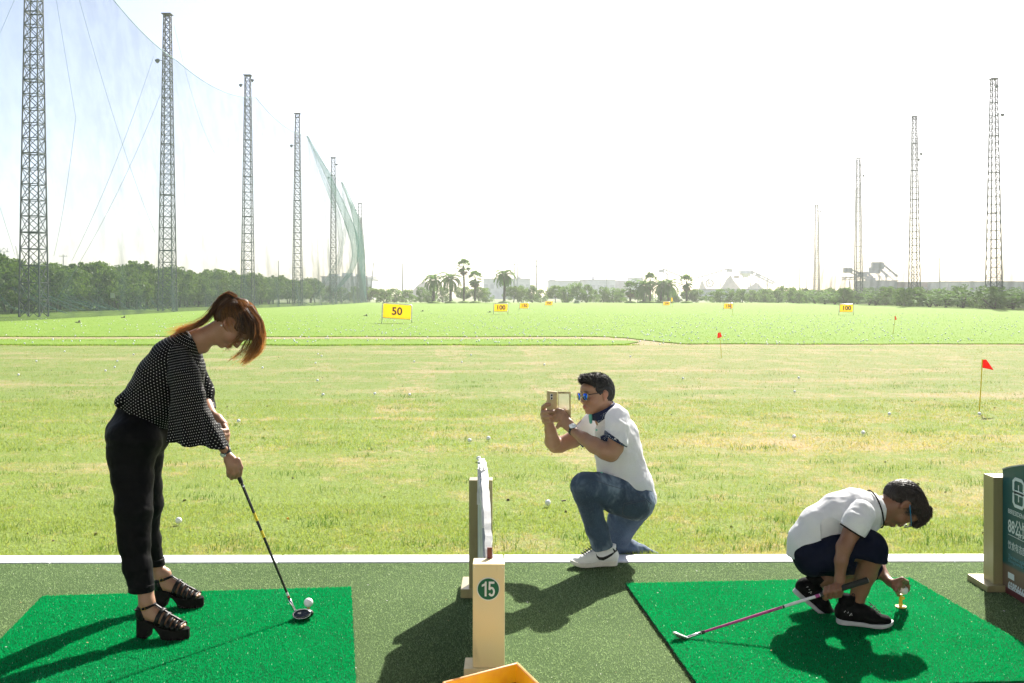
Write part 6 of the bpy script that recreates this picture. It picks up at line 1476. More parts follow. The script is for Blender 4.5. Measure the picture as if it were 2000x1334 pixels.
# ============================================================ MAN
DM = 5.78
mroot = empty('person', G(1160, 1101, .007) * (1, 1, 0) + (0, 0, .007), 'kneeling man in white short sleeved shirt, jeans and blue mirrored sunglasses taking a photo', 'person')
M_SKM = skinmat('skin_man', (.36, .20, .125), (.30, .145, .09), (.34, .12, .095))
mo = P(1165.5, 768, 5.78); mR = fcross((-.88, -.47, -.07), (-.10, .02, 1))
def man_skin():
    F = Field(*bx_px([(1050, 712, 5.4), (1295, 1100, 5.5), (1050, 712, 6.15), (1295, 1100, 6.15)], .0), .0042)
    head(F, mo, mR, .95)
    F.pxchain([(1175, 784, 5.79, 18), (1186, 812, 5.79, 20)], .02, 1.05); F.pxchain([(1164, 806, 5.76, 9), (1174, 822, 5.77, 12)], .02)
    F.pxchain([(1192, 822, 5.79, 24), (1204, 860, 5.79, 34), (1215, 915, 5.79, 38), (1235, 965, 5.79, 34)], .02, 1.2)
    # near arm
    F.pxchain([(1207, 836, 5.59, 15), (1201, 874, 5.535, 16.5), (1193, 885, 5.52, 16.5), (1182, 881, 5.53, 16.5), (1160, 869, 5.57, 15.5), (1140, 856, 5.62, 12), (1120, 842, 5.68, 8.5)], .012)
    # far arm
    F.pxchain([(1150, 830, 6.0, 18), (1120, 858, 6.02, 16), (1093, 869, 6.0, 15), (1084, 871, 5.98, 13), (1079, 862, 5.95, 15), (1075, 840, 5.88, 11), (1072, 826, 5.84, 9)], .012)
    # near (left) hand: back towards us, fingers on the open flap
    F.pxchain([(1119, 841, 5.685, 8.5), (1110, 829, 5.70, 11), (1102, 818, 5.715, 10)], .008, .8); F.pxchain([(1112, 836, 5.69, 8), (1100, 826, 5.71, 8)], .008, .8)
    for ch in ([(1103, 811, 5.72, 5.6), (1098, 804, 5.715, 5), (1090, 801, 5.72, 4.4), (1085, 806, 5.73, 4)], [(1099, 816, 5.715, 5.4), (1092, 809, 5.705, 5), (1085, 812, 5.715, 4.3), (1082, 817, 5.73, 4)],
               [(1097, 823, 5.71, 5.2), (1090, 817, 5.70, 4.8), (1084, 821, 5.71, 4.2)], [(1098, 830, 5.71, 4.8), (1092, 829, 5.705, 4.4), (1089, 834, 5.71, 4)],
               [(1108, 818, 5.725, 5.6), (1106, 806, 5.745, 4.6), (1103, 798, 5.755, 4)]): F.pxchain(ch, .0035)
    # far (right) hand wrapped round the phone from the left
    F.pxchain([(1072, 828, 5.84, 9), (1069, 818, 5.82, 10.5), (1068, 808, 5.80, 10)], .008, .9)
    for ch in ([(1061, 803, 5.79, 5.4), (1062, 795, 5.755, 4.9), (1068, 790, 5.703, 4.4), (1073, 790, 5.708, 4)], [(1060, 809, 5.785, 5.4), (1062, 806, 5.74, 5), (1071, 805, 5.705, 4.5), (1081, 804, 5.720, 4.1)],
               [(1061, 816, 5.785, 5.2), (1063, 814, 5.74, 4.8), (1072, 814, 5.705, 4.4), (1081, 814, 5.720, 4)], [(1063, 823, 5.79, 4.8), (1066, 822, 5.745, 4.4), (1074, 822, 5.715, 4), (1080, 822, 5.72, 3.6)],
               [(1074, 818, 5.83, 6), (1078, 808, 5.825, 5), (1080, 799, 5.82, 4.4)]): F.pxchain(ch, .0035)
    # legs inside the jeans, ankles
    F.pxchain([(1238, 978, 5.74, 28), (1190, 965, 5.66, 24), (1144, 955, 5.62, 18), (1156, 1000, 5.64, 15), (1176, 1062, 5.67, 11), (1182, 1082, 5.67, 10)], .015)
    F.pxchain([(1238, 985, 5.86, 26), (1213, 1030, 5.94, 20), (1205, 1064, 5.96, 13), (1240, 1074, 5.98, 9), (1278, 1082, 6.0, 5)], .015)
    person_skin(F, M_SKM, mroot, mo, mR, .95)
man_skin()
M_SHIRT = clothmat('white_shirt', (.84, .85, .88), .75, .03, 900, .22, .30, sheen=0)
def navyhook(t, c):
    v = t.n('TexVoronoi'); v.inputs['Scale'].default_value = 130; t.l(t.obj(), v.inputs['Vector']); return t.mix(t.mapr(v.outputs['Distance'], .30, .18), c, (.62, .70, .72))
M_NAVY = clothmat('navy_cloth', (.010, .016, .06), .7, .15, 900, .2, sheen=0); M_NAVYD = clothmat('navy_print', (.010, .018, .06), .7, .15, 900, .2, sheen=0, hook=navyhook); M_TEALB = M('teal_button', (.20, .60, .48), .4)
def man_clothes():
    F = Field(*bx_px([(1120, 775, 5.4), (1290, 985, 5.4), (1120, 775, 6.15), (1290, 985, 6.15)], .0), .0042)
    F.pxchain([(1196, 822, 5.79, 33), (1204, 852, 5.79, 42), (1208, 885, 5.79, 45), (1215, 920, 5.79, 47.5), (1228, 950, 5.78, 46), (1240, 975, 5.78, 42)], .02, [1.35, 1.3, 1.15, 1.1, 1.15, 1.2])
    F.pxchain([(1186, 815, 5.79, 22), (1196, 812, 5.79, 24)], .02, 1.1)
    F.pxchain([(1206, 818, 5.62, 24), (1206, 836, 5.57, 23), (1203, 862, 5.54, 21.5), (1200, 880, 5.53, 22)], .02); F.pxchain([(1160, 826, 5.98, 24), (1140, 846, 6.0, 20), (1118, 864, 6.0, 19)], .02)
    F.cut(P(1204, 860, 5.54), (-.52, -.0, -.95), *cbx(1165, 1246, 840, 930, 5.38, 5.612, 5.54))
    F.cut(P(1127, 858, 6.0), (-.75, 0, -.55), *cbx(1090, 1150, 800, 900, 5.88, 6.2, 6.0))
    # shirt tail: hem sweeps from the belt in front to the low back
    sl, X, Y, Z = F.region(F.lo, F.lo + F.h * F.n); hem = lambda px: np.interp(px, [1150, 1170, 1190, 1212, 1243, 1262, 1275, 1290], [926, 928, 931, 938, 957, 968, 979, 984])
    pxv = CX + X / 5.7 * F_PX; zc = EYE - (hem(pxv) - HY) / F_PX * 5.78; d = zc - Z + 0 * Y; F.F = np.maximum(F.F, np.where(Z < zc + .1, d * .85, -1)).astype(np.float32)
    F.pxchain([(1168, 785, 5.78, 18), (1182, 812, 5.79, 23)], .004, 1.05, 's')
    v, f = F.mesh(2)
    C = [(P(1180, 925, 5.5), P(1268, 900, 5.5), .010, .005), (P(1175, 915, 5.5), P(1240, 935, 5.5), .008, -.004), (P(1230, 935, 5.5), P(1276, 945, 5.5), .009, .006), (P(1215, 950, 5.5), P(1270, 930, 5.5), .006, -.006), (P(1222, 820, 5.5), P(1235, 900, 5.5), .010, -.004),
         (P(1190, 905, 5.5), P(1232, 872, 5.5), .008, .005), (P(1225, 875, 5.5), P(1255, 910, 5.5), .008, -.005), (P(1195, 812, 5.5), P(1232, 835, 5.5), .008, .004), (P(1195, 850, 5.4), P(1222, 838, 5.4), .006, -.004), (P(1172, 850, 5.5), P(1180, 920, 5.5), .005, .003), (P(1200, 930, 5.5), P(1262, 955, 5.5), .007, .005)]
    v = cloth_disp(v, f, .0055, (8, 6, 11), [(a, b, c * .8, d * 1.7) for a, b, c, d in C]); add_mesh('shirt', v, f, M_SHIRT, mroot)
    # cuff band, collar, pocket, placket
    K = Field(P(1165, 905, 5.54) - (0, .12, 0), P(1245, 830, 5.54) + (0, .12, 0), .0035); K.pxchain([(1204.5, 846, 5.55, 24.5), (1199.5, 882, 5.53, 24.2)], 0); K.pxchain([(1205.5, 840, 5.55, 19), (1199, 890, 5.53, 19.5)], 0, 1, 's'); K.cut(P(1203.5, 862, 5.54), (-.52, 0, -.95)); K.cut(P(1205, 853.5, 5.54), (.52, 0, .95)); v, f = K.mesh(1); add_mesh('cuff', v, f, M_NAVYD, mroot)
    K = Field(P(1100, 885, 6.0) - (0, .12, 0), P(1150, 830, 6.0) + (0, .12, 0), .0035); K.pxchain([(1140, 846, 6.0, 20.5), (1118, 864, 6.0, 20.5)], 0); K.cut(P(1126, 858.5, 6.0), (-.75, 0, -.55)); K.cut(P(1131, 855, 6.0), (.75, 0, .55)); v, f = K.mesh(1); add_mesh('cuff', v, f, M_NAVY, mroot)
    K = Field(*bx_px([(1135, 775, 5.6), (1215, 840, 5.6), (1135, 775, 5.98), (1215, 840, 5.98)], 0), .0032)
    ax0, ax1 = P(1163, 778, 5.78), P(1190, 822, 5.79); K.seg(ax0, ax1, .074, .086, 0); K.seg(ax0, ax1, .069, .078, 0, op='s')
    K.cut(P(1182, 815, 5.79), (.25, 0, -1)); K.cut(P(1180, 792, 5.79), (-.50, -.10, 1)); K.cut(P(1160, 812, 5.70), (-.75, -.55, -.20)); v, f = K.mesh(1); add_mesh('collar', v, f, M_NAVY, mroot)
    K = Field(*bx_px([(1140, 795, 5.5), (1210, 850, 5.5), (1140, 795, 5.98), (1210, 850, 5.98)], 0), .003); K.seg(P(1196, 800, 5.70), P(1167, 823, 5.66), .017, .012, 0, (1, .35, 1)); K.cut(P(1165, 824, 5.6), (-.6, 0, -.6)); v, f = K.mesh(1); add_mesh('collar_wing', v, f, M_NAVYD, mroot)
    K = Field(*bx_px([(1140, 795, 5.5), (1180, 850, 5.5), (1140, 795, 5.98), (1180, 850, 5.98)], 0), .003); K.seg(P(1153, 812, 5.74), P(1154, 825, 5.72), .012, .009, 0, (1, .4, 1)); v, f = K.mesh(1); add_mesh('collar_lining', v, f, M('teal_lining', (.12, .45, .36), .7), mroot)
    # the flap of the far collar and the pocket edge
    def on_front(px, py): # point on the near front of the shirt
        return P(px, py, 5.655)
    mb = MB(); q = [P(1173, 853, 5.60), P(1187, 848, 5.565), P(1188, 862, 5.56), P(1176, 866, 5.595)]; mb.add(q + [a + np.array((0, .03, 0)) for a in q], [(0, 3, 2, 1), (4, 5, 6, 7), (0, 1, 5, 4), (1, 2, 6, 5), (2, 3, 7, 6), (3, 0, 4, 7)]); mb.build('pocket', M_NAVYD, mroot, bevel=.002)
    for x, y, d in ((1165, 840, 5.655), (1167, 858, 5.635), (1170, 892, 5.63), (1175, 923.5, 5.625)):
        mb = MB(); mb.lathe([(.0052, -.002), (.006, 0), (.005, .0025), (.0001, .003)], P(x, y, d), 12, rot=Rt((-.3, -1, .1))); mb.build('button', M_TEALB, mroot, smooth='auto')
man_clothes()
def jeanhook(t, c):
    p = t.obj(); v = t.noise(t.scalev(p, (3.0, 3.0, 1.6)), 2.2, 4, .6, .4); c = t.mix(t.mapr(v, .5, .70, 0, .85), c, (.21, .28, .36)); f_ = t.noise(t.scalev(p, (1, 1, .12)), 420, 2, .6); return t.mix(t.mapr(f_, .4, .8, 0, .16), c, (.22, .30, .42))
M_JEAN = clothmat('blue_denim', (.034, .056, .098), .8, .25, 700, .35, sheen=0, hook=jeanhook); M_STITCH = M('denim_seam', (.05, .065, .10), .8)
def jeans():
    F = Field(*bx_px([(1105, 915, 5.4), (1298, 1100, 5.4), (1105, 915, 6.2), (1298, 1100, 6.2)], .0), .0042)
    F.pxchain([(1232, 956, 5.79, 38), (1240, 975, 5.79, 37)], .02, 1.25)
    F.pxchain([(1241, 979, 5.71, 38), (1205, 966, 5.67, 36), (1170, 954, 5.64, 30.5), (1143, 950, 5.62, 27)], .02)
    F.pxchain([(1142, 950, 5.62, 27), (1146, 966, 5.625, 25), (1153, 992, 5.63, 22), (1165, 1032, 5.65, 21.5), (1178, 1070, 5.66, 20.5)], .015)
    F.pxchain([(1240, 985, 5.88, 36), (1216, 1020, 5.93, 30), (1203, 1056, 5.96, 24), (1203, 1066, 5.97, 19)], .02); F.pxchain([(1202, 1066, 5.97, 20), (1230, 1069, 5.98, 15), (1255, 1074, 5.99, 11), (1284, 1083, 6.0, 5)], .012, 1.2)
    F.cut(P(1178, 1071.5, 5.66), (.28, 0, -1), *cbx(1130, 1212, 1040, 1100, 5.4, 5.79, 5.66)); F.cut(np.array((0, 0, LZ + .004)), (0, 0, -1))
    v, f = F.mesh(2)
    C = [(P(1135, 930, 5.5), P(1180, 990, 5.5), .014, -.004), (P(1160, 990, 5.5), P(1180, 975, 5.5), .010, .006), (P(1150, 1000, 5.5), P(1178, 985, 5.5), .008, -.005), (P(1190, 990, 5.5), P(1235, 958, 5.5), .012, .005), (P(1205, 1000, 5.5), P(1250, 985, 5.5), .010, -.004), (P(1150, 1045, 5.5), P(1190, 1035, 5.5), .007, .005),
         (P(1156, 1058, 5.5), P(1195, 1048, 5.5), .006, -.005), (P(1160, 1066, 5.5), P(1198, 1060, 5.5), .006, .006), (P(1120, 950, 5.5), P(1140, 985, 5.5), .010, .004), (P(1215, 1062, 6.0), P(1245, 1075, 6.0), .010, .008), (P(1235, 1064, 6.0), P(1265, 1080, 6.0), .008, -.007), (P(1260, 1068, 6.0), P(1282, 1082, 6.0), .008, .008), (P(1185, 1000, 5.9), P(1215, 1040, 5.9), .010, .006), (P(1195, 1040, 5.9), P(1220, 1030, 5.9), .008, -.006)]
    v = cloth_disp(v, f, .0045, (9, 8, 10), [(a, b, c * .8, d * 1.4) for a, b, c, d in C]); add_mesh('jeans', v, f, M_JEAN, mroot)
    return v, vnormals(v, f)
jv, jn = jeans()
def on_surf(v, n, px, py, off=.002):
    """front-most surface point seen at a pixel"""
    X = v[:, 0] / v[:, 1] * F_PX + CX; Y = HY + (EYE - v[:, 2]) / v[:, 1] * F_PX; d = (X - px) ** 2 + (Y - py) ** 2; c = np.argsort(d)[:40]; c = c[d[c] < 9]
    if len(c) == 0: c = np.argsort(d)[:3]
    i = c[np.argmin(v[c, 1])]; return P(px, py, v[i, 1]) + n[i] * off, n[i]
def surf_line(name, pts, rad, m, parent, v, n, off=.0015, sub=8, flat=1.0):
    q = [];
    for a, b in zip(pts[:-1], pts[1:]):
        for t in np.linspace(0, 1, sub, endpoint=False): q.append((a[0] + (b[0] - a[0]) * t, a[1] + (b[1] - a[1]) * t))
    q.append(pts[-1]); S3 = [on_surf(v, n, *p, off) for p in q]; L = np.array([a for a, _ in S3])
    for _ in range(2): L[1:-1] = (L[:-2] + L[2:] + 2 * L[1:-1]) / 4
    mb = MB(); mb.tube(L, rad, 6, flat=flat, updir=tuple(S3[0][1])); return mb.build(name, m, parent, smooth=True)
for line in ([(1219, 983), (1243, 979), (1261, 976), (1269, 1001)], [(1219, 983), (1215, 1003), (1229, 1013)], [(1222, 986), (1244, 982), (1259, 979)], [(1241, 963), (1262, 975), (1273, 985)]):
    surf_line('seam', line, .0016, M_STITCH, mroot, jv, jn)
surf_line('seam', [(1150, 935), (1190, 948), (1225, 958)], .0012, M_STITCH, mroot, jv, jn)
# hair
M_HAIRM = hairmat('black_hair', (.010, .008, .008), (.028, .020, .018), .55, .05)
def short_hair(parent, o, R, s, prims, cuts, m, n=5200, ln=.014, lean=(.5, 0, .3), seed=3, h=.0034, name='hair', fade=None, jag=.0016):
    W = lambda a, b, c: o + R @ (np.array((a, b, c)) * s); H = Field(o - .17, o + .17, h)
    for p in prims:
        if p[0] == 'e': H.ell(W(*p[1]), np.array(p[2]) * s, R, p[3] * s)
        else: H.seg(W(*p[1]), W(*p[2]), p[3] * s, p[4] * s, p[5] * s)
    for p in cuts: H.ell(W(*p[0]), np.array(p[1]) * s, R, .006, 's')
    v, f = H.mesh(2); nn = vnormals(v, f); q = (v - o) @ R; v = v + nn * (jag * vnoise(q * np.array((120, 260, 160))) + jag * np.sin(q[:, 1] * 700 + 4 * vnoise(q * 40)))[:, None]
    add_mesh(name, v, f, m, parent, {'rnd': .5 + .5 * vnoise(v * 90), 'len': .3 + .3 * vnoise(v * 60)})
    r = np.random.default_rng(seed); i = r.integers(0, len(v), n); i = i[((v[i] - o) @ R)[:, 2] > -.03 * s]; rt = v[i]; nr = nn[i]; L = R @ np.array(lean)
    lq = (rt - o) @ R; up = np.clip((lq[:, 2] / s - .02) / .06, .25 if fade is None else fade, 1)
    def ctrl(roots, T):
        d = nr * .75 + L + r.normal(0, .22, nr.shape); d /= np.linalg.norm(d, axis=1)[:, None]; t = T[None, :, None]
        return rt[:, None, :] + d[:, None, :] * t * ln * up[:, None, None] * r.uniform(.6, 1.2, (len(rt), 1, 1)) + (L[None, None, :] * t * t * .4 * ln)
    strands(name + '_strands', rt, ctrl, m, parent, .0010, 5, seed)
short_hair(mroot, mo, mR, .95, [('e', (-.016, 0, .022), (.100, .080, .090), 0), ('e', (.012, 0, .070), (.086, .066, .046), .02), ('s', (.058, -.036, .092), (.058, .036, .092), .024, .024, .02), ('e', (-.045, 0, -.010), (.062, .074, .060), .02)],
           [((.095, 0, -.030), (.078, .10, .108)), ((.010, .098, -.045), (.050, .045, .048)), ((.010, -.098, -.045), (.050, .045, .048)), ((-.01, 0, -.115), (.12, .12, .052))], M_HAIRM, 6500, .012, (.9, 0, .1), fade=.15)
# sunglasses
M_MIRR = NT('blue_mirror'); M_MIRR.set(color=(.01, .13, .75), metal=.9, rough=.07, coat=.5); M_MIRR = M_MIRR.m
def glasses(o, R, s, parent, lens, frame, temple, name, lw=.028, lh=.024, f0=.108, u0=-.004, aviator=True, tilt=0.0, clear=False):
    W = lambda a, b, c: o + R @ (np.array((a, b, c)) * s); root = empty('g', W(f0, 0, 0), None, None); root.name = name; root.parent = parent; root.matrix_parent_inverse = pmat(parent).inverted()
    for q in (-1, 1):
        pts = []
        for a in np.linspace(0, 2 * math.pi, 29):
            x = math.cos(a); y = math.sin(a); dy = (-.25 * max(0, -y) * (-x * q * 0 + .6)) if aviator else 0
            sx_ = abs(x) ** .85 * (1 if x > 0 else -1); sy_ = abs(y) ** .85 * (1 if y > 0 else -1)
            pts.append((sx_ * lw * (1 if y > 0 or not aviator else .88), sy_ * lh * (1.0 if y < 0 or not aviator else .8) + dy * lh))
        P3 = [W(f0 - 2.2 * (abs(q * .034 + x) ** 2) , q * .034 + x, u0 + y + tilt) for x, y in pts]
        c = W(f0 + .001, q * .034, u0 + tilt); mb = MB(); vs = P3[:-1] + [c]; n = len(P3) - 1; mb.add(vs, [(i, (i + 1) % n, n) for i in range(n)]); me = mb.mesh('lens', True); me.materials.append(lens); o_ = link('lens', me, None, root); sm = o_.modifiers.new('s', 'SOLIDIFY'); sm.thickness = .0015
        mb = MB(); mb.tube(P3, .0014 * (1 if aviator else 1.1), 6, cap=False); mb.build('lens_rim', frame, root, smooth=True)
        mb = MB(); mb.tube([W(f0 - .012, q * .064, u0 + .008 + tilt), W(.075, q * .077, u0 + .010 + tilt * .8), W(.02, q * .082, .006), W(-.005, q * .083, .010)], .0022, 6); mb.tube([W(-.005, q * .083, .010), W(-.022, q * .082, -.006)], .0024, 6); mb.build('temple', temple, root, smooth=True)
    mb = MB(); mb.tube([W(f0 + .0, -.008, u0 + .006 + tilt), W(f0 + .004, 0, u0 + .009 + tilt), W(f0, .008, u0 + .006 + tilt)], .0015, 6)
    if aviator: mb.tube([W(f0 - .002, -.018, u0 + .017), W(f0 + .002, 0, u0 + .018), W(f0 - .002, .018, u0 + .017)], .0013, 6)
    mb.build('bridge', frame, root, smooth=True); return root
glasses(mo, mR, .95, mroot, M_MIRR, M_GOLDM, M_BLKP, 'sunglasses')
wa, wb_ = P(1160, 869, 5.57), P(1120, 842, 5.68)
watch(P(1119, 840.5, 5.682), wb_ - wa, (.25, -.85, .55), .0275, mroot, fr=.021)
mb = MB(); c = P(1087.5, 821, 5.708); mb.tube([c + np.array((.0, .0125 * math.cos(a), .0125 * math.sin(a))) @ rotz(.3).T for a in np.linspace(0, 2 * math.pi, 18)], .0016, 6); mb.build('ring', M_GOLDM, mroot, smooth=True)
# shoe on the kerb
M_WLEA = M('white_leather', (.78, .78, .78), .45, var=.03); M_LACE = M('black_lace', (.012, .012, .012), .8); M_RUBW = M('white_rubber', (.66, .64, .58), .6)
def shoe(parent, heel, yaw, L, m_up, m_sole, pitch=0.0, wide=.048, coll=.10, name='shoe', solem=None, hh=.026, roll=0.0):
    """low trainer; local x heel to toe, z up, origin under the heel"""
    Rm = rotz(yaw) @ roty(-pitch) @ rotx(roll); W = lambda a, b, c: heel + Rm @ np.array((a * L, b, c)); root = empty('sh', heel, None, None); root.name = name; root.parent = parent; root.matrix_parent_inverse = pmat(parent).inverted()
    lo, hi = heel - L * 1.25, heel + L * 1.25; U_ = Field(lo, hi, .0034)
    U_.seg(W(.12, 0, .055), W(.16, 0, coll - .012), .036, .034, .02); U_.seg(W(.14, 0, .050), W(.55, 0, .045), .042, .036, .02); U_.seg(W(.42, 0, .060), W(.62, 0, .042), .030, .026, .02, (1, 1.2, 1)); U_.seg(W(.60, -.006, .034), W(.86, -.004, .030), .032, .026, .02, (1, 1.3, .9))
    U_.seg(W(.26, 0, .085), W(.45, 0, .072), .022, .022, .015)
    U_.seg(W(.16, 0, .085), W(.15, 0, .16), .027, .03, .004, op='s'); U_.cut(W(.5, 0, .012), -Rm[:, 2]); U_.cut(W(.14, 0, coll), Rm @ np.array((-.25, 0, 1)))
    v, f = U_.mesh(2); up = add_mesh('upper', v, f, m_up, root)
    S_ = Field(lo, hi, .0034); sl, X, Y, Z = S_.region(lo, hi + .01); q = [(X - heel[0]) * Rm[0, i] + (Y - heel[1]) * Rm[1, i] + (Z - heel[2]) * Rm[2, i] for i in range(3)]; x = q[0] / L
    hw = (wide * (.80 + .22 * np.clip((x - .3) / .35, 0, 1) - .12 * np.exp(-((x - .38) / .14) ** 2))) * np.sqrt(np.clip(1 - (np.clip(x - .74, 0, .27) / .27) ** 2.2, .0, 1)) * np.sqrt(np.clip(1 - (np.clip(.12 - x, 0, .13) / .13) ** 2.2, 0, 1))
    rise = .018 * np.clip((x - .7) / .3, 0, 1) ** 2; d = np.maximum(np.abs(q[1]) - hw, np.maximum(rise - q[2], q[2] - (hh + rise * .8 + .006 * np.clip(1 - x * 3, 0, 1)))); S_.F[sl] = d; v2, f2 = S_.mesh(2); add_mesh('sole', v2, f2, m_sole, root)
    return root, W, Rm, (v, vnormals(v, f))
sh, W, Rm, (sv, sn) = shoe(mroot, P(1205, 1099, 5.675) * (1, 1, 0) + (0, 0, .0075), R(180 + 8), .262, M_WLEA, M_RUBW)
mb = MB(); mb.tube([W(.155, 0, .075), W(.15, 0, .115)], [.035, .034], 18); mb.build('sock', M_WLEA, mroot, smooth=True)
for i in range(6):
    t_ = i / 5; x0, y0 = 1158 - 21 * t_, 1066 + 15 * t_
    surf_line('lace', [(x0 - 2, y0 - 2), (x0 + 5, y0 + 6 - 2 * t_)], .0026, M_LACE, sh, sv, sn, .003, 3); surf_line('lace', [(x0 - 3, y0 + 3), (x0 + 5, y0 + 1)], .0022, M_LACE, sh, sv, sn, .003, 3)
mb = MB(); a = W(.30, 0, .105); mb.tube([a, a + (.0, -.01, .022), a + (-.012, -.012, .012), a], .002, 5); mb.tube([a, a + (.014, -.015, .018), a + (.018, -.018, .004)], .002, 5); mb.build('lace_bow', M_LACE, sh)
def surf_patch(name, top, bot, m, parent, v, n, off=.0015):
    A = [on_surf(v, n, *p, off)[0] for p in top]; B = [on_surf(v, n, *p, off)[0] for p in bot]; k = len(A); mb = MB(); mb.add(A + B, [(i, i + k, i + 1 + k, i + 1) for i in range(k - 1)]); me = mb.mesh(name, True); me.materials.append(m); o = link(name, me, None, parent); s_ = o.modifiers.new('s', 'SOLIDIFY'); s_.thickness = .001; return o
surf_patch('side_mark', [(1164, 1081), (1166, 1085), (1171, 1088), (1178, 1088), (1186, 1085), (1194, 1081), (1203, 1076)], [(1164, 1082), (1165, 1088), (1170, 1093), (1178, 1094), (1187, 1090), (1195, 1085), (1203, 1077)], M_LACE, sh, sv, sn, .004)
surf_patch('heel_tab', [(1196, 1070), (1200, 1069), (1204, 1070)], [(1199, 1078), (1202, 1077), (1205, 1077)], M_LACE, sh, sv, sn, .002)
# phone in an open cover
M_GCASE = M('gold_phone_case', (.52, .42, .24), .35, .35, scale=30); M_LENSG = M('camera_glass', (.02, .02, .03), .1); 
ph = empty('smartphone', P(1080, 790, 5.75), 'gold smartphone in an open flip cover held up by the kneeling man', 'smartphone')
def slab(q, nrm, th, name, m, parent, bev=.003):
    n = unit(nrm); mb = MB(); q = [np.array(a) for a in q]; mb.add(q + [a + n * th for a in q], [(0, 1, 2, 3), (7, 6, 5, 4), (0, 4, 5, 1), (1, 5, 6, 2), (2, 6, 7, 3), (3, 7, 4, 0)]); me = mb.mesh(name); bm_fix(me); me.materials.append(m); o = link(name, me, None, parent)
    if bev: b = o.modifiers.new('b', 'BEVEL'); b.width = bev; b.segments = 3
    return o
q0, q1, q2, q3 = P(1069.5, 763, 5.715), P(1088.5, 765, 5.765), P(1088, 818, 5.765), P(1069, 816, 5.715)
nb = np.cross(q1 - q0, q3 - q0); nb = nb if nb[1] > 0 else -nb
slab([q0, q1, q2, q3], nb, .009, 'phone_body', M_GCASE, ph)
mb = MB(); c = q0 + (q1 - q0) * .40 + (q3 - q0) * .21 - unit(nb) * .0008; ex, ez = unit(q1 - q0), unit(q0 - q3)
Rl = np.stack((ex, ez, np.cross(ex, ez)), 1); mb.box(c, (.020, .032, .002), Rl); mb.build('camera_plate', M_PLAQW, ph, bevel=.0008)
for dz in (.008, -.008):
    mb = MB(); mb.lathe([(.0062, -.0012), (.0062, .0012)], c + ez * dz - unit(nb) * .001, 14, rot=Rt(nb)); mb.build('camera_lens', M_LENSG, ph)
f0_, f1_, f2_, f3_ = P(1089, 765, 5.760), P(1114, 765, 5.722), P(1114.5, 817, 5.722), P(1089, 818, 5.760)
L_ = lambda u, v: f0_ * (1 - u) * (1 - v) + f1_ * u * (1 - v) + f2_ * u * v + f3_ * (1 - u) * v; nf = np.cross(f1_ - f0_, f3_ - f0_); nf = nf if nf[1] > 0 else -nf
for nm, (a, b, c_, d_) in (('cover_rail', (0, 0, 1, .075)), ('cover_panel', (0, .68, 1, 1)), ('cover_rail', (0, .075, .07, .68)), ('cover_rail', (.91, .075, 1, .68))): slab([L_(a, b), L_(c_, b), L_(c_, d_), L_(a, d_)], nf, .003, nm, M_GCASE, ph, 0)
tg = NT('cover_window'); tg.set(color=(.85, .83, .72), rough=.3, spec=.4); tg.b.inputs['Alpha'].default_value = .35; tg = tg.m
slab([L_(.07, .075), L_(.91, .075), L_(.91, .68), L_(.07, .68)], nf, .001, 'cover_window', tg, ph, 0)
mb = MB(); mb.box((L_(.35, .038) + L_(.65, .038)) / 2 - unit(nf) * .0008, (.016, .001, .0025)); mb.build('speaker_slot', M_BLKP, ph)
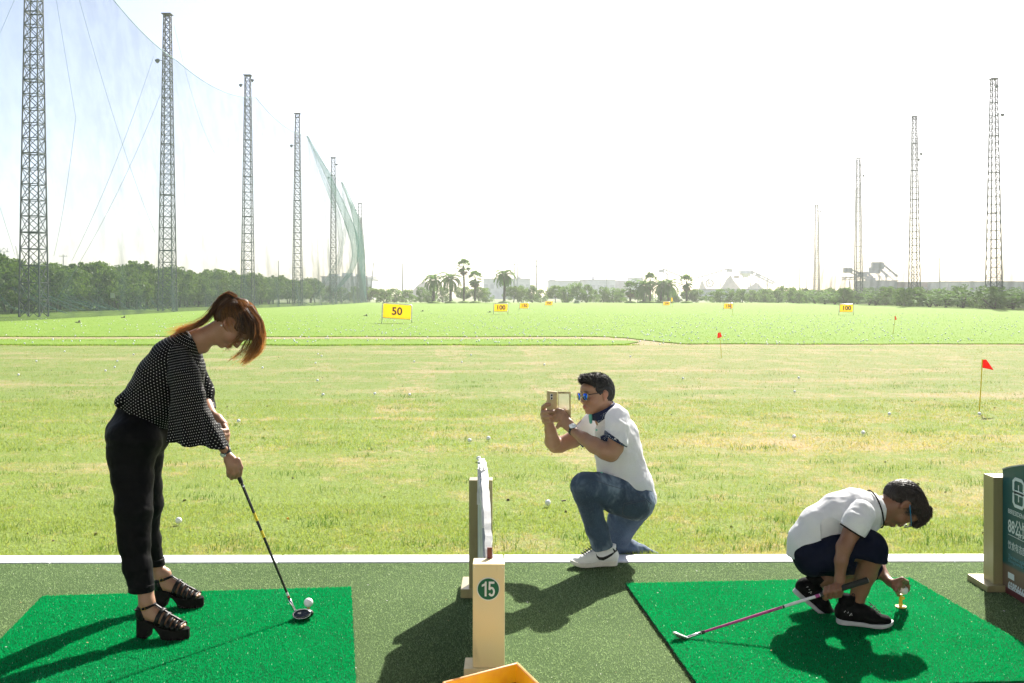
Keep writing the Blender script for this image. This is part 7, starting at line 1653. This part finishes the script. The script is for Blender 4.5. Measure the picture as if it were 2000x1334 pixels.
# ============================================================ BOY
broot = empty('person', G(1670, 1205, MATZ) * (1, 1, 0) + (0, 0, MATZ), 'crouching boy in white T-shirt and navy shorts setting a ball on a tee', 'person')
M_SKB = skinmat('skin_boy', (.235, .115, .070), (.19, .085, .050), (.34, .13, .10))
bo = P(1761, 983, 4.70); bR = fcross((.25, -.05, -.97), (.97, 0, .25))
def boy_skin():
    F = Field(*bx_px([(1535, 925, 4.35), (1830, 1222, 4.35), (1535, 925, 5.0), (1830, 1222, 5.0)], .0), .0040)
    head(F, bo, bR, .93, male=False, child=True)
    F.pxchain([(1708, 992, 4.70, 22), (1728, 990, 4.70, 20), (1745, 985, 4.70, 24)], .02)
    F.pxchain([(1705, 1000, 4.70, 22), (1660, 1002, 4.70, 32), (1615, 1030, 4.70, 32), (1580, 1070, 4.72, 30)], .02, 1.15)
    # near arm, hanging
    F.pxchain([(1672, 1015, 4.55, 16), (1663, 1040, 4.52, 16.5), (1649, 1068, 4.50, 15), (1643, 1095, 4.49, 12.5), (1640, 1130, 4.49, 9.5), (1639, 1140, 4.49, 9)], .012)
    F.pxchain([(1638, 1142, 4.49, 10), (1632, 1153, 4.475, 12), (1624, 1155, 4.475, 11)], .008, .8); F.pxchain([(1640, 1150, 4.485, 9), (1638, 1160, 4.485, 8)], .006, .8)
    for i, (x, y, r_) in enumerate(((1640, 1149, 5.6), (1631, 1151, 5.8), (1621, 1153, 5.6), (1612, 1156, 5.0))):
        F.pxchain([(x + 1, y - 7, 4.475, r_), (x - 1, y + 3, 4.452, r_ * .93), (x - 1.5, y + 12, 4.466, r_ * .86), (x + 1, y + 14, 4.482, r_ * .8)], .0028)
    F.pxchain([(1640, 1143, 4.505, 6), (1628, 1145, 4.515, 5.4), (1617, 1150, 4.51, 4.8)], .003)
    # far arm reaching to the tee
    F.pxchain([(1690, 1030, 4.90, 18), (1705, 1070, 4.92, 15), (1714, 1100, 4.90, 13.5), (1724, 1122, 4.84, 10.5), (1738, 1137, 4.78, 8.2)], .012)
    F.pxchain([(1738, 1137, 4.78, 8.5), (1748, 1141, 4.75, 9.5), (1754, 1142, 4.74, 8.5)], .006, .85)
    TZ = TD
    for ch in ([(1750, 1135, 4.745, 5), (1762, 1131, 4.735, 4.6), (1771, 1136, TZ - .005, 4.2), (1774, 1147, TZ - .006, 3.8), (1773, 1154, TZ - .006, 3.5)], [(1752, 1137, 4.755, 5), (1764, 1134, 4.765, 4.6), (1772, 1141, TZ + .045, 4.1), (1773, 1152, TZ + .035, 3.6)],
               [(1750, 1142, 4.76, 4.8), (1760, 1142, 4.775, 4.4), (1768, 1149, TZ + .055, 3.8)], [(1747, 1146, 4.765, 4.6), (1756, 1150, 4.77, 4)],
               [(1745, 1145, 4.735, 5.2), (1750, 1152, 4.72, 4.6), (1754, 1158, TZ - .01, 4.0), (1755, 1162, TZ - .005, 3.6)]): F.pxchain(ch, .003)
    # near leg
    F.pxchain([(1590, 1085, 4.67, 20), (1640, 1080, 4.60, 21), (1704, 1066, 4.55, 24), (1701, 1090, 4.56, 21.5), (1692, 1120, 4.58, 19.5), (1680, 1150, 4.60, 16.5), (1673, 1172, 4.61, 14.5), (1672, 1188, 4.62, 14)], .012)
    # far leg: knee low, heel raised
    F.pxchain([(1585, 1090, 4.80, 26), (1650, 1105, 4.84, 23), (1706, 1112, 4.86, 18), (1660, 1122, 4.87, 19), (1615, 1128, 4.85, 17), (1588, 1142, 4.83, 13), (1582, 1158, 4.82, 12)], .012)
    person_skin(F, M_SKB, broot, bo, bR, .93)
boy_skin()
M_TEE_C = clothmat('white_cotton', (.82, .83, .86), .8, .03, 800, .22, .28, sheen=0); M_TRIM = clothmat('black_trim', (.008, .008, .01), .8, .1, 800, .2, sheen=0)
M_SHORT = clothmat('navy_shorts', (.005, .007, .020), .8, .2, 800, .3, sheen=0)
def boy_clothes():
    F = Field(*bx_px([(1530, 930, 4.35), (1735, 1110, 4.35), (1530, 930, 5.05), (1735, 1110, 5.05)], .0), .0040)
    F.pxchain([(1700, 992, 4.70, 31), (1672, 994, 4.70, 38), (1640, 1007, 4.70, 42), (1608, 1030, 4.70, 44), (1584, 1062, 4.71, 43), (1578, 1080, 4.71, 40)], .02, [1.35, 1.35, 1.2, 1.15, 1.15, 1.15])
    F.pxchain([(1700, 1010, 4.70, 24), (1690, 1025, 4.70, 24)], .02, 1.2)
    F.pxchain([(1684, 1003, 4.56, 26), (1672, 1022, 4.525, 26.5), (1662, 1046, 4.515, 24.5)], .018); F.pxchain([(1695, 1012, 4.86, 25), (1704, 1048, 4.90, 20)], .018)
    F.cut(P(1665, 1036, 4.52), (-.52, 0, -.86), *cbx(1615, 1700, 1010, 1090, 4.35, 4.59, 4.52), .002); F.cut(P(1700, 1046, 4.89), (.3, 0, -1), *cbx(1670, 1740, 1020, 1090, 4.80, 5.1, 4.9))
    # bottom hem and neck opening
    sl, X, Y, Z = F.region(F.lo, F.lo + F.h * F.n); pxv = CX + X / 4.66 * F_PX; hem = np.interp(pxv, [1535, 1557, 1581, 1613, 1630, 1660, 1690, 1716], [1090, 1094.5, 1087, 1062, 1056, 1050, 1044, 1034]); zc = EYE - (hem - HY) / F_PX * 4.66; d = zc - Z + 0 * Y
    msk = (Y > 4.57) | (pxv < 1640); F.F = np.maximum(F.F, np.where(msk, d * .85, -1)).astype(np.float32)
    F.pxchain([(1716, 990, 4.70, 25), (1750, 985, 4.70, 36)], .004, 1.1, 's')
    v, f = F.mesh(2)
    C = [(P(1560, 1075, 4.5), P(1625, 1035, 4.5), .010, .005), (P(1565, 1088, 4.5), P(1612, 1058, 4.5), .008, -.004), (P(1590, 1010, 4.5), P(1650, 1000, 4.5), .012, .004), (P(1655, 975, 4.5), P(1700, 990, 4.5), .008, .005), (P(1645, 985, 4.5), P(1695, 1008, 4.5), .008, -.005), (P(1690, 975, 4.5), P(1708, 1015, 4.5), .006, .004),
         (P(1650, 1010, 4.5), P(1700, 1020, 4.5), .008, -.004), (P(1660, 1020, 4.5), P(1700, 1035, 4.5), .006, .004), (P(1640, 1020, 4.5), P(1655, 990, 4.5), .010, -.007), (P(1575, 1040, 4.5), P(1620, 1050, 4.5), .008, .004), (P(1548, 1080, 4.5), P(1575, 1050, 4.5), .008, -.004)]
    v = cloth_disp(v, f, .005, (9, 7, 11), C); add_mesh('t_shirt', v, f, M_TEE_C, broot)
    mb = MB(); c = P(1664, 1037, 4.518); ax = unit((-.52, 0, -.86)); e1 = unit(np.cross(ax, (0, 1, 0))); e2 = np.array((0, 1.0, 0)); mb.tube([c + (e1 * math.cos(a) + e2 * math.sin(a)) * .0555 for a in np.linspace(0, 2 * math.pi, 40)], .0035, 6); mb.build('sleeve_trim', M_TRIM, broot, smooth=True)
    mb = MB(); c = P(1708.5, 991.5, 4.70); ax = unit((1, 0, -.02)); e1 = unit(np.array((-.24, 0, 1))); mb.tube([c + e1 * math.cos(a) * (.092 if math.cos(a) < 0 else .079) + e2 * math.sin(a) * .096 for a in np.linspace(0, 2 * math.pi, 44)], .0036, 6); mb.build('neck_trim', M_TRIM, broot, smooth=True)
    F = Field(*bx_px([(1532, 1020, 4.35), (1745, 1145, 4.35), (1532, 1020, 5.05), (1745, 1145, 5.05)], .0), .0040)
    F.pxchain([(1585, 1078, 4.70, 40), (1590, 1086, 4.70, 41)], .02, 1.2)
    F.pxchain([(1590, 1088, 4.64, 36), (1640, 1080, 4.58, 34), (1690, 1068, 4.55, 34), (1701, 1072, 4.55, 31)], .02); F.pxchain([(1699, 1068, 4.55, 31), (1702, 1092, 4.555, 30)], .01)
    F.pxchain([(1592, 1092, 4.78, 34), (1650, 1096, 4.84, 28), (1706, 1112, 4.86, 20.5)], .02)
    F.cut(P(1700, 1093, 4.555), (-.20, 0, -1), *cbx(1662, 1745, 1060, 1150, 4.3, 4.69, 4.56)); F.cut(P(1640, 1117, 4.60), (-.06, 0, -1), *cbx(1600, 1662, 1100, 1160, 4.3, 4.69, 4.60))
    v, f = F.mesh(2); C = [(P(1640, 1060, 4.4), P(1700, 1045, 4.4), .010, .004), (P(1650, 1090, 4.4), P(1700, 1080, 4.4), .010, -.004), (P(1560, 1100, 4.4), P(1620, 1110, 4.4), .008, .004), (P(1670, 1075, 4.4), P(1728, 1088, 4.4), .008, .004)]
    v = cloth_disp(v, f, .004, (9, 8, 9), C); add_mesh('shorts', v, f, M_SHORT, broot)
boy_clothes()
M_HAIRB = hairmat('dark_brown_hair', (.014, .009, .007), (.06, .035, .022), .55, .1)
short_hair(broot, bo, bR, .93, [('e', (-.014, 0, .022), (.099, .081, .090), 0), ('e', (.030, 0, .066), (.078, .074, .050), .02), ('s', (.060, -.04, .085), (.085, -.03, .070), .026, .010, .02), ('s', (.060, .04, .085), (.085, .03, .070), .026, .010, .02), ('s', (.05, 0, .095), (.098, 0, .070), .030, .012, .02), ('e', (-.050, 0, -.010), (.060, .078, .062), .02)],
           [((.100, 0, -.035), (.078, .11, .098)), ((.012, .104, -.040), (.042, .045, .050)), ((.012, -.104, -.040), (.042, .045, .050)), ((-.01, 0, -.118), (.12, .12, .052))], M_HAIRB, 9000, .014, (1.1, 0, -.35), seed=7, name='hair', fade=.5)
r9 = np.random.default_rng(31)
def fringe_ctrl(roots, T):
    W = lambda q: bo + q @ bR.T * .93; t = T[None, :, None]; n = len(roots); y = r9.uniform(-.055, .055, (n, 1, 1)); o_ = r9.normal(0, .004, (n, 1, 3)); z = np.zeros_like(y * t)
    q = np.concatenate((.045 + .058 * t + .02 * np.sin(t * 2) + 0 * y, y * (1 - .15 * t), .115 - .075 * t ** 1.6 + 0 * y), 2) + o_ + np.concatenate((z, z, -r9.uniform(0, .02, (n, 1, 1)) * t ** 2), 2)
    return W(q)
strands('hair_fringe', np.zeros((1400, 3)), fringe_ctrl, M_HAIRB, broot, .0011, 9, 12)
M_BLUEG = M('blue_glasses_frame', (.01, .22, .45), .35); tl_ = NT('clear_lens'); tl_.set(color=(.9, .95, .95), rough=.05, spec=.5); tl_.b.inputs['Alpha'].default_value = .25; tl_ = tl_.m
glasses(bo, bR, .93, broot, tl_, M_BLKP, M_BLUEG, 'eyeglasses', lw=.024, lh=.016, f0=.112, u0=-.012, aviator=False)
# trainers
tk = NT('black_knit'); p_ = tk.obj(); wv = tk.n('TexVoronoi'); wv.inputs['Scale'].default_value = 260; tk.l(p_, wv.inputs['Vector']); tk.set(color=tk.mix(tk.mapr(wv.outputs['Distance'], .1, .5), (.008, .008, .009), (.003, .003, .0035)), rough=.85, spec=.08); tk.bump(wv.outputs['Distance'], .4, .002); M_KNIT = tk.m
M_SOLEW = M('grey_white_sole', (.40, .40, .42), .6, var=.1); M_SOCK = M('black_sock', (.004, .004, .0045), .95, spec=.03); M_PRINTW = M('white_shoe_print', (.55, .55, .55), .5)
sh1, W1, R1, (v1_, n1_) = shoe(broot, P(1634, 1214, 4.60) * (1, 1, 0) + (0, 0, MATZ + .010), R(-8), .242, M_KNIT, M_SOLEW, pitch=R(-2.5), wide=.046, coll=.098, hh=.019)
mb = MB(); mb.tube([W1(.16, 0, .075), W1(.165, 0, .112), W1(.17, 0, .128)], [.036, .036, .0355], 18); mb.build('sock', M_SOCK, broot, smooth=True)
for i in range(5):
    x0, y0 = 1699 + 4.5 * i, 1176 + 4.2 * i; surf_line('lace', [(x0 - 3, y0 + 1), (x0 + 3, y0 + 5), (x0 - 1, y0 + 9)], .0024, M_LACE, sh1, v1_, n1_, .003, 3)
def loop(c, R_, s, m, parent, nm='lace_loop'):
    mb = MB(); mb.tube([c + R_ @ (np.array((.006 * math.sin(a), 0, .013 - .013 * math.cos(a))) * s) for a in np.linspace(0, 2 * math.pi, 16)], .0017, 5); mb.build(nm, m, parent, smooth=True)
loop(W1(.27, -.012, .112), np.eye(3), 1.1, M_LACE, sh1); loop(W1(.27, .010, .110), rotz(.4) @ roty(.5), .9, M_LACE, sh1); loop(W1(.01, 0, .090), roty(-.3), .7, M_LACE, sh1, 'pull_tab')
sh2, W2, R2, (v2_, n2_) = shoe(broot, P(1548, 1156, 4.82), R(-5), .235, M_KNIT, M_SOLEW, pitch=R(-38), wide=.044, coll=.098, hh=.019)
mb = MB(); mb.tube([W2(.16, 0, .070), W2(.175, 0, .115), W2(.19, 0, .140)], [.034, .034, .033], 18); mb.build('sock', M_SOCK, broot, smooth=True)
for i in range(4):
    a = W2(.32 + .055 * i, -.022, .100 - .010 * i); b = W2(.34 + .055 * i, .020, .104 - .010 * i); mb = MB(); mb.tube([a, (a + b) / 2 + R2[:, 2] * .005, b], .0024, 6); mb.build('lace', M_LACE, sh2)
for sh_, W_, R_ in ((sh1, W1, R1), (sh2, W2, R2)):
    for k_ in range(3): 
        mb = MB(); c = W_(.10 + .055 * k_, -.0405 - .001 * k_, .062 - .004 * k_); mb.tube([c + R_ @ np.array((-.005, 0, -.006)), c + R_ @ np.array((.004, -.001, .007)), c + R_ @ np.array((.006, 0, -.004))], .0016, 4); mb.build('heel_print', M_PRINTW, sh_)
# his club lying through the fist to the mat
M_MAG = M('magenta_shaft', (.36, .04, .20), .3, spec=.5); M_WSH = M('white_shaft', (.62, .62, .64), .3); M_SILV = M('silver_head', (.70, .70, .70), .22, .85)
A_, B_ = P(1694, 1133, 4.468), P(1368, 1236.5, 4.425)
cb = club(A_, B_, .0068, .0050, .285, [M_WSH, (.290, .315, M_MAG, 1.10), (.500, .512, M_BLKP, 1.12), (.514, .985, M_MAG, 1.04), (.975, .995, M_BLKP, 1.5)], 'white and magenta shafted golf club in the boy\'s fist, its head on the mat', M_GRIP)
mb = MB(); mb.tube([B_, P(1352, 1242, 4.42), P(1343, 1245, 4.415), P(1337, 1247, 4.41)], [.0070, .0066, .0070, .0060], 12); mb.build('hosel', M_CHR, cb, smooth=True)
K = Field(P(1330, 1243, 4.41) - .09, P(1330, 1243, 4.41) + .09, .0020); c = P(1329, 1241, 4.41); c[2] = max(c[2], MATZ + .014)
Rm = rotz(R(8)) @ roty(R(24)) @ rotx(R(-20)); K.ell(c, (.037, .024, .0125), Rm, 0); K.ell(c + Rm @ np.array((.022, 0, -.002)), (.018, .014, .009), Rm, .008); K.cut(c + Rm @ np.array((0, 0, .006)), Rm @ np.array((0, -.25, 1))); K.cut(np.array((0, 0, MATZ + .0015)), (0, 0, -1))
v, f = K.mesh(2); add_mesh('head', v, f, M_SILV, cb)
# ------------------------------------------------------------ lettering becomes plain mesh
bpy.context.view_layer.update()
dg = bpy.context.evaluated_depsgraph_get()
for o in [x for x in COL.objects if x.type == 'FONT']:
    me = bpy.data.meshes.new_from_object(o.evaluated_get(dg)); n = bpy.data.objects.new('tmp', me); COL.objects.link(n)
    n.parent = o.parent; n.matrix_parent_inverse = o.matrix_parent_inverse; n.matrix_basis = o.matrix_basis
    nm = o.name; bpy.data.objects.remove(o); n.name = nm
